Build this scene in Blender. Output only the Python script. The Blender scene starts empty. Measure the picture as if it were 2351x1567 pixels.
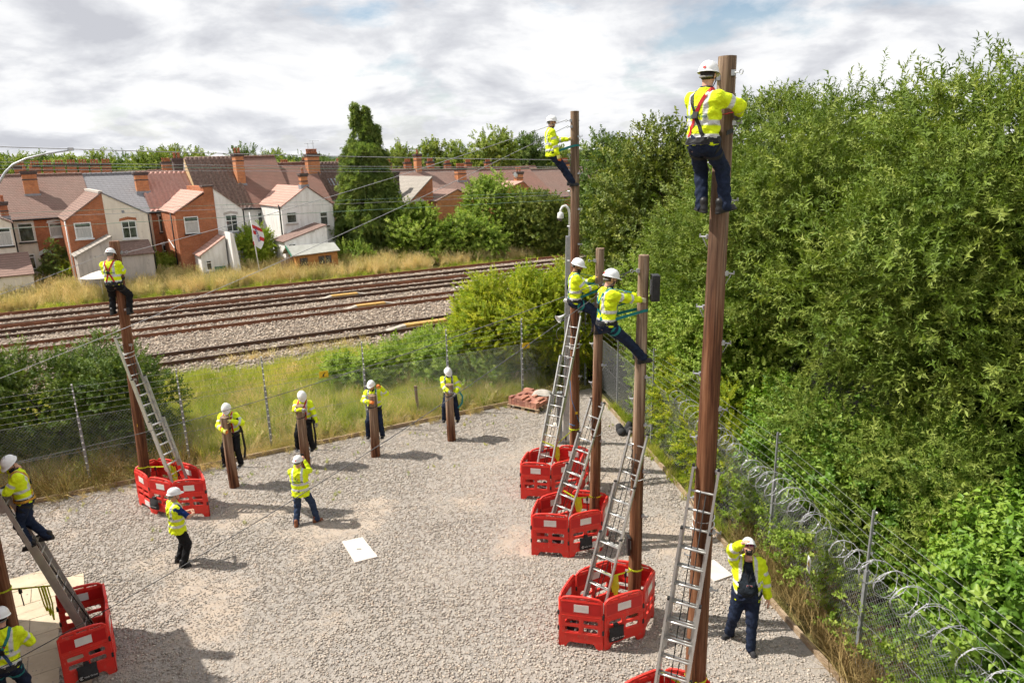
import bpy, bmesh, math, random
import numpy as np
from mathutils import Vector, Matrix
from mathutils.bvhtree import BVHTree
R = math.radians
SC = bpy.context.scene
COL = SC.collection
random.seed(7)
RNG = np.random.default_rng(11)

# ------------------------------------------------------------------ camera
cam = bpy.data.cameras.new('camera')
camo = bpy.data.objects.new('camera', cam)
COL.objects.link(camo)
PITCH, ROLL = math.atan(428 / 1620), R(-1.45)
_F = Vector((0, math.cos(PITCH), -math.sin(PITCH)))
_X = Vector((1, 0, 0))
_U = _X.cross(_F)
_R2 = _X * math.cos(ROLL) + _U * math.sin(ROLL)
_U2 = -_X * math.sin(ROLL) + _U * math.cos(ROLL)
camo.matrix_world = Matrix(((_R2.x, _U2.x, -_F.x, 0), (_R2.y, _U2.y, -_F.y, 0), (_R2.z, _U2.z, -_F.z, 8.1), (0, 0, 0, 1)))
cam.sensor_width = 36
cam.lens = 36 * 1620 / 2351
cam.clip_start = 0.05
cam.clip_end = 3000
SC.camera = camo

# ------------------------------------------------------------------ sky and sun
SUN = Vector((-0.985, 0.16, 0)).normalized() * math.cos(R(52)) + Vector((0, 0, math.sin(R(52))))
world = bpy.data.worlds.new('World')
SC.world = world
world.use_nodes = True
nt = world.node_tree
nt.nodes.clear()
def wn(t, **k):
    n = nt.nodes.new(t)
    for a, b in k.items():
        setattr(n, a, b)
    return n
def wmath(op, a, b=None):
    n = wn('ShaderNodeMath', operation=op)
    for i, v in enumerate((a, b)):
        if v is None:
            continue
        if isinstance(v, (int, float)):
            n.inputs[i].default_value = v
        else:
            nt.links.new(v, n.inputs[i])
    return n.outputs[0]
sky = wn('ShaderNodeTexSky', sky_type='NISHITA', sun_disc=False, sun_elevation=R(52), sun_rotation=math.atan2(SUN.x, SUN.y), altitude=100, dust_density=1.2)
tc = wn('ShaderNodeTexCoord')
sx = wn('ShaderNodeSeparateXYZ')
nt.links.new(tc.outputs['Generated'], sx.inputs[0])
zc = wmath('ADD', wmath('MAXIMUM', sx.outputs[2], 0.0), 0.30)
cv = wn('ShaderNodeCombineXYZ')
nt.links.new(wmath('DIVIDE', sx.outputs[0], zc), cv.inputs[0])
nt.links.new(wmath('DIVIDE', sx.outputs[1], zc), cv.inputs[1])
def wnoise(scale, detail, rough, off, dist=0.0):
    n = wn('ShaderNodeTexNoise')
    mp = wn('ShaderNodeMapping')
    mp.inputs['Location'].default_value = off
    nt.links.new(cv.outputs[0], mp.inputs[0])
    nt.links.new(mp.outputs[0], n.inputs['Vector'])
    n.inputs['Scale'].default_value = scale
    n.inputs['Detail'].default_value = detail
    n.inputs['Roughness'].default_value = rough
    n.inputs['Distortion'].default_value = dist
    return n.outputs[0]
def wramp(fac, stops):
    r = wn('ShaderNodeValToRGB')
    el = r.color_ramp.elements
    while len(el) < len(stops):
        el.new(0.5)
    for e, (p, c) in zip(el, stops):
        e.position = p
        e.color = (*c, 1) if len(c) == 3 else c
    nt.links.new(fac, r.inputs[0])
    return r.outputs[0]
cov0 = wramp(wnoise(1.25, 8, 0.58, (12.85, 3.9, 0), 0.2), [(0.335, (0, 0, 0)), (0.44, (1, 1, 1))])
lowf = wmath('SUBTRACT', 1.0, wmath('MULTIPLY', sx.outputs[2], 5.5))
cover = wmath('MINIMUM', wmath('MAXIMUM', cov0, lowf), 1.0)
# cloud body and its relief: thick parts grey below, edges towards the sun white
_d1 = wnoise(2.2, 10, 0.56, (30.2, 6.3, 0), 0.25)
_d2 = wnoise(2.2, 10, 0.56, (30.2 - 0.13, 6.3 + 0.09, 0), 0.25)
shade = wmath('ADD', wmath('MULTIPLY', wmath('SUBTRACT', _d1, _d2), 2.1), wmath('SUBTRACT', 1.04, _d1))
ccol = wramp(shade, [(0.22, (0.50, 0.51, 0.55)), (0.44, (0.64, 0.65, 0.68)), (0.57, (0.77, 0.775, 0.79)), (0.76, (0.87, 0.87, 0.865))])
cscale = wn('ShaderNodeMixRGB', blend_type='MULTIPLY')
cscale.inputs[0].default_value = 1
cscale.inputs[2].default_value = (10.2, 10.2, 10.2, 1)
nt.links.new(ccol, cscale.inputs[1])
skyb = wn('ShaderNodeMixRGB', blend_type='MULTIPLY')
skyb.inputs[0].default_value = 1
skyb.inputs[2].default_value = (1.15, 1.15, 1.1, 1)
nt.links.new(sky.outputs[0], skyb.inputs[1])
mixs = wn('ShaderNodeMixRGB')
nt.links.new(cover, mixs.inputs[0])
nt.links.new(skyb.outputs[0], mixs.inputs[1])
nt.links.new(cscale.outputs[0], mixs.inputs[2])
bg = wn('ShaderNodeBackground')
bg.inputs['Strength'].default_value = 0.088
nt.links.new(mixs.outputs[0], bg.inputs[0])
wo = wn('ShaderNodeOutputWorld')
nt.links.new(bg.outputs[0], wo.inputs[0])
sl = bpy.data.lights.new('sun', 'SUN')
sl.energy = 5.0
sl.angle = R(0.5)
sl.color = (1.0, 0.945, 0.86)
slo = bpy.data.objects.new('sun', sl)
slo.rotation_euler = SUN.to_track_quat('Z', 'Y').to_euler()
COL.objects.link(slo)
SC.view_settings.view_transform = 'Standard'
SC.view_settings.look = 'None'
SC.view_settings.exposure = 0.46
SC.view_settings.gamma = 1
SC.view_settings.use_curve_mapping = False
SC.render.engine = 'CYCLES'
SC.cycles.use_denoising = True
SC.cycles.max_bounces = 4
SC.cycles.diffuse_bounces = 2
SC.cycles.glossy_bounces = 2
SC.cycles.transmission_bounces = 3
SC.cycles.transparent_max_bounces = 6
SC.cycles.caustics_reflective = False
SC.cycles.caustics_refractive = False
SC.cycles.sample_clamp_indirect = 8
SC.cycles.use_adaptive_sampling = True
SC.cycles.adaptive_threshold = 0.04
SC.cycles.adaptive_min_samples = 16
world.cycles.sampling_method = 'NONE'   # even cloud sky: found by the surfaces' own rays

# ------------------------------------------------------------------ materials
MATS = {}
class NB:
    """small node builder"""
    def __init__(s, name):
        s.m = bpy.data.materials.new(name)
        s.m.use_nodes = True
        s.t = s.m.node_tree
        s.t.nodes.clear()
        s.out = s.n('ShaderNodeOutputMaterial')
    def n(s, typ, **k):
        nd = s.t.nodes.new(typ)
        for a, b in k.items():
            setattr(nd, a, b)
        return nd
    def put(s, sock, v):
        if v is None:
            return
        if hasattr(v, 'is_output'):
            s.t.links.new(v, sock)
        elif isinstance(v, (tuple, list)) and len(v) == 3 and sock.type == 'RGBA':
            sock.default_value = (*v, 1)
        else:
            sock.default_value = v
    def pos(s):
        return s.n('ShaderNodeNewGeometry').outputs['Position']
    def obj(s):
        return s.n('ShaderNodeTexCoord').outputs['Object']
    def mapv(s, v, scale=(1, 1, 1), loc=(0, 0, 0), rot=(0, 0, 0)):
        m = s.n('ShaderNodeMapping')
        s.put(m.inputs[0], v)
        m.inputs['Scale'].default_value = scale
        m.inputs['Location'].default_value = loc
        m.inputs['Rotation'].default_value = rot
        return m.outputs[0]
    def noise(s, v, scale, detail=4, rough=0.55, dist=0.0):
        n = s.n('ShaderNodeTexNoise')
        s.put(n.inputs['Vector'], v)
        n.inputs['Scale'].default_value = scale
        n.inputs['Detail'].default_value = detail
        n.inputs['Roughness'].default_value = rough
        n.inputs['Distortion'].default_value = dist
        return n.outputs[0]
    def ramp(s, f, stops, interp='LINEAR'):
        r = s.n('ShaderNodeValToRGB')
        r.color_ramp.interpolation = interp
        el = r.color_ramp.elements
        while len(el) < len(stops):
            el.new(0.5)
        for e, (p, c) in zip(el, stops):
            e.position = p
            e.color = (c, c, c, 1) if isinstance(c, (int, float)) else (*c, 1)
        s.put(r.inputs[0], f)
        return r.outputs[0]
    def mix(s, f, a, b, mode='MIX'):
        m = s.n('ShaderNodeMixRGB', blend_type=mode)
        s.put(m.inputs[0], f)
        s.put(m.inputs[1], a)
        s.put(m.inputs[2], b)
        return m.outputs[0]
    def math(s, op, a, b=None, c=None):
        m = s.n('ShaderNodeMath', operation=op)
        for i, v in enumerate((a, b, c)):
            if v is not None:
                s.put(m.inputs[i], v)
        return m.outputs[0]
    def attr(s, name, typ='GEOMETRY'):
        a = s.n('ShaderNodeAttribute', attribute_name=name, attribute_type=typ)
        return a
    def bump(s, h, strength=0.3, dist=0.02, normal=None):
        b = s.n('ShaderNodeBump')
        b.inputs['Strength'].default_value = strength
        b.inputs['Distance'].default_value = dist
        s.put(b.inputs['Height'], h)
        if normal is not None:
            s.put(b.inputs['Normal'], normal)
        return b.outputs[0]
    def bsdf(s, col, rough=0.6, metal=0.0, spec=0.4, normal=None, **k):
        p = s.n('ShaderNodeBsdfPrincipled')
        s.put(p.inputs['Base Color'], col)
        s.put(p.inputs['Roughness'], rough)
        s.put(p.inputs['Metallic'], metal)
        p.inputs['Specular IOR Level'].default_value = spec
        if normal is not None:
            s.put(p.inputs['Normal'], normal)
        for a, b in k.items():
            s.put(p.inputs[a], b)
        return p.outputs[0]
    def done(s, sh):
        s.t.links.new(sh, s.out.inputs[0])
        MATS[s.m.name] = s.m
        return s.m

def plain(name, col, rough=0.6, metal=0.0, spec=0.4, col2=None, scale=8, detail=5, amt=(0.35, 0.65), bump=0.0, bscale=None, stretch=(1, 1, 1), local=False):
    b = NB(name)
    v = b.obj() if local else b.pos()
    v = b.mapv(v, stretch)
    c = col
    nf = b.noise(v, scale, detail, 0.6)
    if col2 is None:
        col2 = tuple(x * 0.78 for x in col)
    c = b.mix(b.ramp(nf, [(amt[0], 0.0), (amt[1], 1.0)]), col, col2)
    nr = None
    if bump:
        nr = b.bump(b.noise(v, bscale or scale * 3, 4, 0.6), bump, 0.02)
    rr = b.math('MULTIPLY_ADD', nf, 0.25, rough - 0.12)
    return b.done(b.bsdf(c, rr, metal, spec, nr))

# ------------------------------------------------------------------ mesh helpers
def setk(o, label=None, cat=None, group=None, kind=None):
    for k, v in (('label', label), ('category', cat), ('group', group), ('kind', kind)):
        if v is not None:
            o[k] = v
    return o

def link_mesh(name, me, mats, parent=None, smooth=False):
    if mats is not None:
        for m in (mats if isinstance(mats, (list, tuple)) else [mats]):
            me.materials.append(m)
    if smooth:
        me.polygons.foreach_set('use_smooth', [True] * len(me.polygons))
    o = bpy.data.objects.new(name, me)
    COL.objects.link(o)
    if parent is not None:
        o.parent = parent
    return o

def empty(name, loc=(0, 0, 0), rz=0.0, label=None, cat=None, group=None, kind=None):
    o = bpy.data.objects.new(name, None)
    o.empty_display_size = 0.2
    o.location = loc
    o.rotation_euler = (0, 0, rz)
    COL.objects.link(o)
    return setk(o, label, cat, group, kind)

def frame_from(d, hint=(0, 0, 1)):
    d = Vector(d).normalized()
    h = Vector(hint)
    if abs(d.dot(h.normalized())) > 0.97:
        h = Vector((1, 0, 0)) if abs(d.x) < 0.9 else Vector((0, 1, 0))
    a = h.cross(d).normalized()
    b = d.cross(a).normalized()
    return a, b, d

class MB:
    def __init__(s):
        s.v, s.f, s.mi = [], [], []
        s.cur = 0
    def face(s, idx):
        s.f.append(tuple(idx))
        s.mi.append(s.cur)
    def add(s, vs, fs):
        k = len(s.v)
        s.v.extend([tuple(x) for x in vs])
        for f in fs:
            s.face([i + k for i in f])
        return s
    def quad(s, a, b, c, d):
        return s.add((a, b, c, d), ((0, 1, 2, 3),))
    def poly(s, pts):
        return s.add(pts, (tuple(range(len(pts))),))
    def box(s, c, sz, m=None):
        hx, hy, hz = sz[0] / 2, sz[1] / 2, sz[2] / 2
        vs = [Vector((x, y, z)) for x in (-hx, hx) for y in (-hy, hy) for z in (-hz, hz)]
        c = Vector(c)
        vs = [(m @ v if m is not None else v) + c for v in vs]
        return s.add(vs, ((0, 1, 3, 2), (4, 6, 7, 5), (0, 4, 5, 1), (2, 3, 7, 6), (0, 2, 6, 4), (1, 5, 7, 3)))
    def bx(s, x0, x1, y0, y1, z0, z1):
        return s.box(((x0 + x1) / 2, (y0 + y1) / 2, (z0 + z1) / 2), (x1 - x0, y1 - y0, z1 - z0))
    def bar(s, a, b, w, h, hint=(0, 0, 1)):
        """box beam from a to b; w across, h along the hint side"""
        a, b = Vector(a), Vector(b)
        x, y, d = frame_from(b - a, hint)
        vs = []
        for p in (a, b):
            for sx_, sy_ in ((-1, -1), (1, -1), (1, 1), (-1, 1)):
                vs.append(p + x * sx_ * w / 2 + y * sy_ * h / 2)
        return s.add(vs, ((3, 2, 1, 0), (4, 5, 6, 7), (0, 1, 5, 4), (1, 2, 6, 5), (2, 3, 7, 6), (3, 0, 4, 7)))
    def tube(s, pts, rad, n=8, cap=True, closed=False):
        pts = [Vector(p) for p in pts]
        m = len(pts)
        rads = rad if isinstance(rad, (list, tuple)) else [rad] * m
        rings = []
        pa = None
        for i, p in enumerate(pts):
            if closed:
                d = pts[(i + 1) % m] - pts[i - 1]
            else:
                d = pts[min(i + 1, m - 1)] - pts[max(i - 1, 0)]
            d.normalize()
            if pa is None:
                a, b, _ = frame_from(d)
            else:
                a = (pa - d * pa.dot(d)).normalized()
                b = d.cross(a)
            pa = a
            rings.append([p + (a * math.cos(t) + b * math.sin(t)) * rads[i] for t in [2 * math.pi * j / n for j in range(n)]])
        k = len(s.v)
        for r_ in rings:
            s.v.extend([tuple(q) for q in r_])
        for i in range(m if closed else m - 1):
            i2 = (i + 1) % m
            for j in range(n):
                j2 = (j + 1) % n
                s.face((k + i * n + j, k + i * n + j2, k + i2 * n + j2, k + i2 * n + j))
        if cap and not closed:
            s.face([k + j for j in range(n)][::-1])
            s.face([k + (m - 1) * n + j for j in range(n)])
        return s
    def lathe(s, prof, c=(0, 0, 0), n=16, m=None):
        """prof: list of (r, z)"""
        k = len(s.v)
        c = Vector(c)
        for r_, z in prof:
            for j in range(n):
                t = 2 * math.pi * j / n
                p = Vector((r_ * math.cos(t), r_ * math.sin(t), z))
                s.v.append(tuple((m @ p if m is not None else p) + c))
        for i in range(len(prof) - 1):
            for j in range(n):
                j2 = (j + 1) % n
                s.face((k + i * n + j, k + i * n + j2, k + (i + 1) * n + j2, k + (i + 1) * n + j))
        if prof[0][0] > 1e-4:
            s.face([k + j for j in range(n)][::-1])
        if prof[-1][0] > 1e-4:
            s.face([k + (len(prof) - 1) * n + j for j in range(n)])
        return s
    def prism(s, poly2, y0, y1, fn=None):
        """poly2: (x,z) outline; extruded along y"""
        n = len(poly2)
        vs = [(x, y0, z) for x, z in poly2] + [(x, y1, z) for x, z in poly2]
        fs = [tuple(range(n)), tuple(range(2 * n - 1, n - 1, -1))]
        fs += [(i, i + n, (i + 1) % n + n, (i + 1) % n) for i in range(n)]
        if fn:
            vs = [fn(Vector(v)) for v in vs]
        return s.add(vs, fs)
    def mesh(s, name):
        me = bpy.data.meshes.new(name)
        me.from_pydata(s.v, [], s.f)
        me.polygons.foreach_set('material_index', s.mi)
        bm = bmesh.new()
        bm.from_mesh(me)
        bmesh.ops.recalc_face_normals(bm, faces=bm.faces)
        bm.to_mesh(me)
        bm.free()
        return me
    def build(s, name, mats, parent=None, smooth=False):
        return link_mesh(name, s.mesh(name), mats, parent, smooth)

def shade_auto(o, ang=40):
    me = o.data
    me.polygons.foreach_set('use_smooth', [True] * len(me.polygons))
    bm = bmesh.new()
    bm.from_mesh(me)
    ca = R(ang)
    for e in bm.edges:
        if len(e.link_faces) == 2 and e.calc_face_angle(0) > ca:
            e.smooth = False
    bm.to_mesh(me)
    bm.free()
    return o

def np_mesh(name, V, F):
    """fast mesh from numpy; F (n,3) or (n,4)"""
    me = bpy.data.meshes.new(name)
    V = np.asarray(V, dtype=np.float32)
    F = np.asarray(F, dtype=np.int32)
    k = F.shape[1]
    me.vertices.add(len(V))
    me.vertices.foreach_set('co', V.ravel())
    me.loops.add(F.size)
    me.loops.foreach_set('vertex_index', F.ravel())
    me.polygons.add(len(F))
    me.polygons.foreach_set('loop_start', np.arange(0, F.size, k, dtype=np.int32))
    me.update(calc_edges=True)
    me.validate()
    return me

def copy_tree(o, parent=None, **kw):
    c = o.copy()
    COL.objects.link(c)
    c.parent = parent
    for k, v in kw.items():
        c[k] = v
    for ch in list(o.children):
        copy_tree(ch, c)
    return c

# ---- scattering: point mesh + geometry nodes, for foliage, grass and stones
def proto(name, me, mat_):
    me.materials.append(mat_)
    return bpy.data.objects.new(name, me)

def scatter(name, P, rot, scl, idx, protos, parent=None):
    P = np.asarray(P, dtype=np.float32)
    n = len(P)
    me = bpy.data.meshes.new(name)
    me.vertices.add(n)
    me.vertices.foreach_set('co', P.ravel())
    a = me.attributes.new('rot', 'FLOAT_VECTOR', 'POINT')
    a.data.foreach_set('vector', np.asarray(rot, dtype=np.float32).ravel())
    a = me.attributes.new('scl', 'FLOAT', 'POINT')
    a.data.foreach_set('value', np.asarray(scl, dtype=np.float32))
    a = me.attributes.new('idx', 'INT', 'POINT')
    a.data.foreach_set('value', np.asarray(idx, dtype=np.int32))
    o = bpy.data.objects.new(name, me)
    COL.objects.link(o)
    if parent is not None:
        o.parent = parent
    g = bpy.data.node_groups.new('scatter_' + name, 'GeometryNodeTree')
    g.interface.new_socket('Geometry', in_out='INPUT', socket_type='NodeSocketGeometry')
    g.interface.new_socket('Geometry', in_out='OUTPUT', socket_type='NodeSocketGeometry')
    N = g.nodes
    gi, go = N.new('NodeGroupInput'), N.new('NodeGroupOutput')
    iop = N.new('GeometryNodeInstanceOnPoints')
    g.links.new(gi.outputs[0], iop.inputs['Points'])
    join = N.new('GeometryNodeJoinGeometry')
    for pr in reversed(protos):
        oi = N.new('GeometryNodeObjectInfo')
        oi.inputs['Object'].default_value = pr
        oi.inputs['As Instance'].default_value = False
        ti = N.new('GeometryNodeGeometryToInstance')
        g.links.new(oi.outputs['Geometry'], ti.inputs[0])
        g.links.new(ti.outputs[0], join.inputs[0])
    g.links.new(join.outputs[0], iop.inputs['Instance'])
    iop.inputs['Pick Instance'].default_value = True
    def na(nm, typ):
        nd = N.new('GeometryNodeInputNamedAttribute')
        nd.data_type = typ
        nd.inputs['Name'].default_value = nm
        return nd.outputs['Attribute']
    g.links.new(na('idx', 'INT'), iop.inputs['Instance Index'])
    er = N.new('FunctionNodeEulerToRotation')
    g.links.new(na('rot', 'FLOAT_VECTOR'), er.inputs[0])
    g.links.new(er.outputs[0], iop.inputs['Rotation'])
    g.links.new(na('scl', 'FLOAT'), iop.inputs['Scale'])
    g.links.new(iop.outputs[0], go.inputs[0])
    md = o.modifiers.new('scatter', 'NODES')
    md.node_group = g
    return o

def eulers(D, roll=None):
    """Euler XYZ turning +Z onto directions D (n,3), with random roll about it"""
    D = np.asarray(D, float)
    D = D / np.linalg.norm(D, axis=1, keepdims=True)
    n = len(D)
    if roll is None:
        roll = RNG.uniform(0, 2 * np.pi, n)
    # R = Rz(az) Ry(pol) Rz(roll)
    az = np.arctan2(D[:, 1], D[:, 0])
    po = np.arccos(np.clip(D[:, 2], -1, 1))
    ca, sa, cp, sp, cr, sr = np.cos(az), np.sin(az), np.cos(po), np.sin(po), np.cos(roll), np.sin(roll)
    r00 = ca * cp * cr - sa * sr
    r10 = sa * cp * cr + ca * sr
    r20 = -sp * cr
    r21 = sp * sr
    r22 = cp
    ry = np.arcsin(np.clip(-r20, -1, 1))
    rx = np.arctan2(r21, r22)
    rz = np.arctan2(r10, r00)
    return np.stack([rx, ry, rz], 1)

def vnoise(P, scale, seed=0):
    """cheap smooth value noise in 2d/3d, 0..1"""
    P = np.asarray(P, float) * scale
    if P.shape[1] == 2:
        P = np.concatenate([P, np.zeros((len(P), 1))], 1)
    i = np.floor(P).astype(int)
    f = P - i
    f = f * f * (3 - 2 * f)
    def h(a, b, c):
        x = (a * 374761393 + b * 668265263 + c * 2147483647 + seed * 1274126177) & 0x7fffffff
        x = ((x ^ (x >> 13)) * 1274126177) & 0x7fffffff
        return ((x ^ (x >> 16)) & 0xffff) / 65535.0
    r = 0
    for dx in (0, 1):
        for dy in (0, 1):
            for dz in (0, 1):
                w = (f[:, 0] if dx else 1 - f[:, 0]) * (f[:, 1] if dy else 1 - f[:, 1]) * (f[:, 2] if dz else 1 - f[:, 2])
                r = r + w * h(i[:, 0] + dx, i[:, 1] + dy, i[:, 2] + dz)
    return r
# ------------------------------------------------------------------ material library
def leafmat(name, cols, trans=0.35, rough=0.45, spec=0.35, tt=(1.15, 1.25, 0.5)):
    """leaf: colour varies per sprig (instance random) and along leaf"""
    b = NB(name)
    rnd = b.math('FRACT', b.math('MULTIPLY_ADD', b.n('ShaderNodeObjectInfo').outputs['Random'], 0.6, b.attr('tint').outputs['Fac']))
    n = len(cols)
    c = b.ramp(rnd, [((i + 0.5) / n, k) for i, k in enumerate(cols)])
    v = b.noise(b.pos(), 0.55, 3, 0.6)
    c = b.mix(b.ramp(v, [(0.35, 0.0), (0.65, 1.0)]), c, b.mix(1.0, c, (0.72, 0.80, 0.74), 'MULTIPLY'))
    bs = b.bsdf(c, rough + 0.18, 0, spec * 0.5)
    tr = b.n('ShaderNodeBsdfTranslucent')
    b.put(tr.inputs[0], b.mix(1.0, c, tt, 'MULTIPLY'))
    mx = b.n('ShaderNodeMixShader')
    mx.inputs[0].default_value = trans
    b.t.links.new(bs, mx.inputs[1])
    b.t.links.new(tr.outputs[0], mx.inputs[2])
    return b.done(mx.outputs[0])

leafmat('willow_leaf', [(0.13, 0.19, 0.026), (0.205, 0.27, 0.04), (0.325, 0.37, 0.08), (0.15, 0.21, 0.03)], 0.22, 0.34, 0.4)
leafmat('pear_leaf', [(0.115, 0.155, 0.026), (0.185, 0.225, 0.04), (0.28, 0.30, 0.06)], 0.22, 0.3, 0.45)
leafmat('dogwood_leaf', [(0.12, 0.23, 0.025), (0.18, 0.31, 0.035), (0.26, 0.40, 0.055), (0.32, 0.43, 0.07)], 0.34, 0.28, 0.7)
leafmat('hedge_leaf', [(0.36, 0.42, 0.04), (0.50, 0.52, 0.05), (0.62, 0.58, 0.07), (0.28, 0.36, 0.04)], 0.5, 0.4, 0.4)
leafmat('dark_leaf', [(0.075, 0.125, 0.022), (0.125, 0.19, 0.03), (0.20, 0.26, 0.045)], 0.24, 0.3, 0.4)
leafmat('bramble_leaf', [(0.217, 0.311, 0.046), (0.319, 0.414, 0.075), (0.435, 0.503, 0.116)], 0.35, 0.45)
leafmat('conifer_leaf', [(0.19, 0.26, 0.085), (0.27, 0.345, 0.11), (0.37, 0.42, 0.14)], 0.32, 0.5, 0.3)
leafmat('far_leaf', [(0.203, 0.262, 0.054), (0.284, 0.344, 0.07), (0.378, 0.413, 0.097)], 0.3, 0.55)
leafmat('far_dark_leaf', [(0.115, 0.172, 0.049), (0.162, 0.227, 0.059), (0.23, 0.289, 0.081)], 0.25, 0.55)
leafmat('yellowgreen_leaf', [(0.29, 0.385, 0.046), (0.406, 0.473, 0.058), (0.522, 0.562, 0.081)], 0.4, 0.45)
leafmat('green_grass', [(0.27, 0.35, 0.045), (0.38, 0.42, 0.065), (0.52, 0.50, 0.11), (0.64, 0.54, 0.20)], 0.42, 0.6, 0.2)
leafmat('golden_grass', [(0.80, 0.62, 0.31), (0.90, 0.74, 0.42), (0.70, 0.55, 0.25), (0.55, 0.50, 0.18)], 0.35, 0.65, 0.2, (1.1, 1.0, 0.75))
leafmat('dry_stem', [(0.33, 0.224, 0.097), (0.418, 0.303, 0.132), (0.242, 0.157, 0.07)], 0.1, 0.8, 0.2)
plain('bark', (0.11, 0.085, 0.06), 0.9, col2=(0.05, 0.04, 0.03), scale=9, bump=0.6, stretch=(1, 1, 0.25))
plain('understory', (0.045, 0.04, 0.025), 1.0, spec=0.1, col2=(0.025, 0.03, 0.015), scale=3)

# stones
def stonemat(name, cols):
    b = NB(name)
    a = b.attr('tint').outputs['Fac']
    rnd = b.n('ShaderNodeObjectInfo').outputs['Random']
    f = b.math('FRACT', b.math('ADD', a, rnd))
    n = len(cols)
    c = b.ramp(f, [(i / (n - 1) * 0.98 + 0.01, k) for i, k in enumerate(cols)])
    c = b.mix(b.math('MULTIPLY', b.noise(b.pos(), 60, 3), 0.35), c, (0.24, 0.21, 0.18))
    return b.done(b.bsdf(c, 0.85, 0, 0.25))
stonemat('gravel_stone', [(0.278, 0.249, 0.218), (0.454, 0.4, 0.34), (0.576, 0.503, 0.418), (0.371, 0.332, 0.291), (0.514, 0.41, 0.327), (0.638, 0.566, 0.481), (0.33, 0.289, 0.254), (0.474, 0.42, 0.359)])
stonemat('ballast_stone', [(0.22, 0.16, 0.115), (0.44, 0.34, 0.255), (0.58, 0.475, 0.37), (0.30, 0.23, 0.175), (0.14, 0.105, 0.08), (0.66, 0.57, 0.47), (0.36, 0.27, 0.195)])

def ground_mat(name, cols, earth, cell, ecell=True):
    b = NB(name)
    p = b.pos()
    vo = b.n('ShaderNodeTexVoronoi')
    b.put(vo.inputs['Vector'], p)
    vo.inputs['Scale'].default_value = cell
    sep = b.n('ShaderNodeSeparateColor')
    b.put(sep.inputs[0], vo.outputs['Color'])
    n = len(cols)
    c = b.ramp(sep.outputs[0], [(i / (n - 1), k) for i, k in enumerate(cols)])
    big = b.noise(p, 0.8, 5, 0.6)
    c = b.mix(b.ramp(big, [(0.3, 0.0), (0.7, 0.55)]), c, (0.36, 0.315, 0.27))
    ef = b.attr('earth').outputs['Fac']
    ef = b.ramp(b.math('ADD', ef, b.math('MULTIPLY_ADD', b.noise(p, 5, 5, 0.65), 1.3, -0.65)), [(0.30, 0.0), (0.62, 1.0)])
    ec = b.mix(b.ramp(b.noise(p, 2.5, 6, 0.65), [(0.3, 0.0), (0.7, 1.0)]), earth, tuple(x * 0.72 for x in earth))
    c = b.mix(ef, c, ec)
    hh = b.math('MULTIPLY', vo.outputs['Distance'], b.math('SUBTRACT', 1.0, ef))
    nr = b.bump(hh, 0.5, 0.03)
    return b.done(b.bsdf(c, 0.92, 0, 0.2, nr))
ground_mat('gravel_bed', [(0.19, 0.175, 0.16), (0.30, 0.275, 0.25), (0.38, 0.345, 0.305), (0.24, 0.22, 0.20), (0.34, 0.30, 0.26)], (0.46, 0.38, 0.305), 30)
ground_mat('ballast_bed', [(0.08, 0.06, 0.045), (0.17, 0.135, 0.105), (0.24, 0.19, 0.15), (0.12, 0.095, 0.075)], (0.30, 0.25, 0.17), 18)
b = NB('verge_soil')
p = b.pos()
c = b.ramp(b.noise(p, 0.7, 6, 0.65), [(0.3, (0.10, 0.115, 0.03)), (0.5, (0.16, 0.15, 0.05)), (0.7, (0.26, 0.21, 0.09))])
b.done(b.bsdf(c, 0.95, 0, 0.1, b.bump(b.noise(p, 14, 4), 0.8, 0.05)))

# ------------------------------------------------------------------ ground, yard, ballast
CA, SA = math.cos(R(28)), math.sin(R(28))
def un(u, n, z=0.0):
    """railway frame (u along the line, n away from the yard) -> world"""
    return Vector((u * CA - n * SA, u * SA + n * CA, z))
def ground_h(x, y):
    n = -x * SA + y * CA
    u = x * CA + y * SA
    h = np.interp(n, [-60, 20.4, 22.5, 27.6, 28.6, 47.5, 48.5, 52, 56, 70, 120, 3000], [-0.06, -0.06, -0.02, 0.10, 0.02, 0.02, 0.10, 0.42, 0.30, 0.25, -1.0, -1.0])
    h = np.where(n > 47, h - np.clip((u - 22) / 20, 0, 1.5) * np.clip((n - 47) / 6, 0, 1), h)
    return h
def yard_right(y):
    return np.interp(y, [-20, 9.27, 11.11, 16.49, 22.07, 30], [10.2, 4.97, 4.65, 3.96, 3.04, 1.75])

def grid_mesh(name, xs, ys, hf):
    X, Y = np.meshgrid(xs, ys)
    V = np.stack([X.ravel(), Y.ravel(), hf(X.ravel(), Y.ravel())], 1)
    nx, ny = len(xs), len(ys)
    i = np.arange(nx * ny).reshape(ny, nx)
    F = np.stack([i[:-1, :-1].ravel(), i[:-1, 1:].ravel(), i[1:, 1:].ravel(), i[1:, :-1].ravel()], 1)
    return np_mesh(name, V, F), V
xs = np.concatenate([np.linspace(-2500, -120, 14), np.arange(-100, 100, 2.0), np.linspace(110, 2500, 14)])
ys = np.concatenate([np.linspace(-300, -20, 8), np.arange(-18, 130, 1.5), np.linspace(135, 2800, 16)])
me, V = grid_mesh('ground', xs, ys, ground_h)
setk(link_mesh('ground', me, MATS['verge_soil'], smooth=True), kind='structure')

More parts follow.
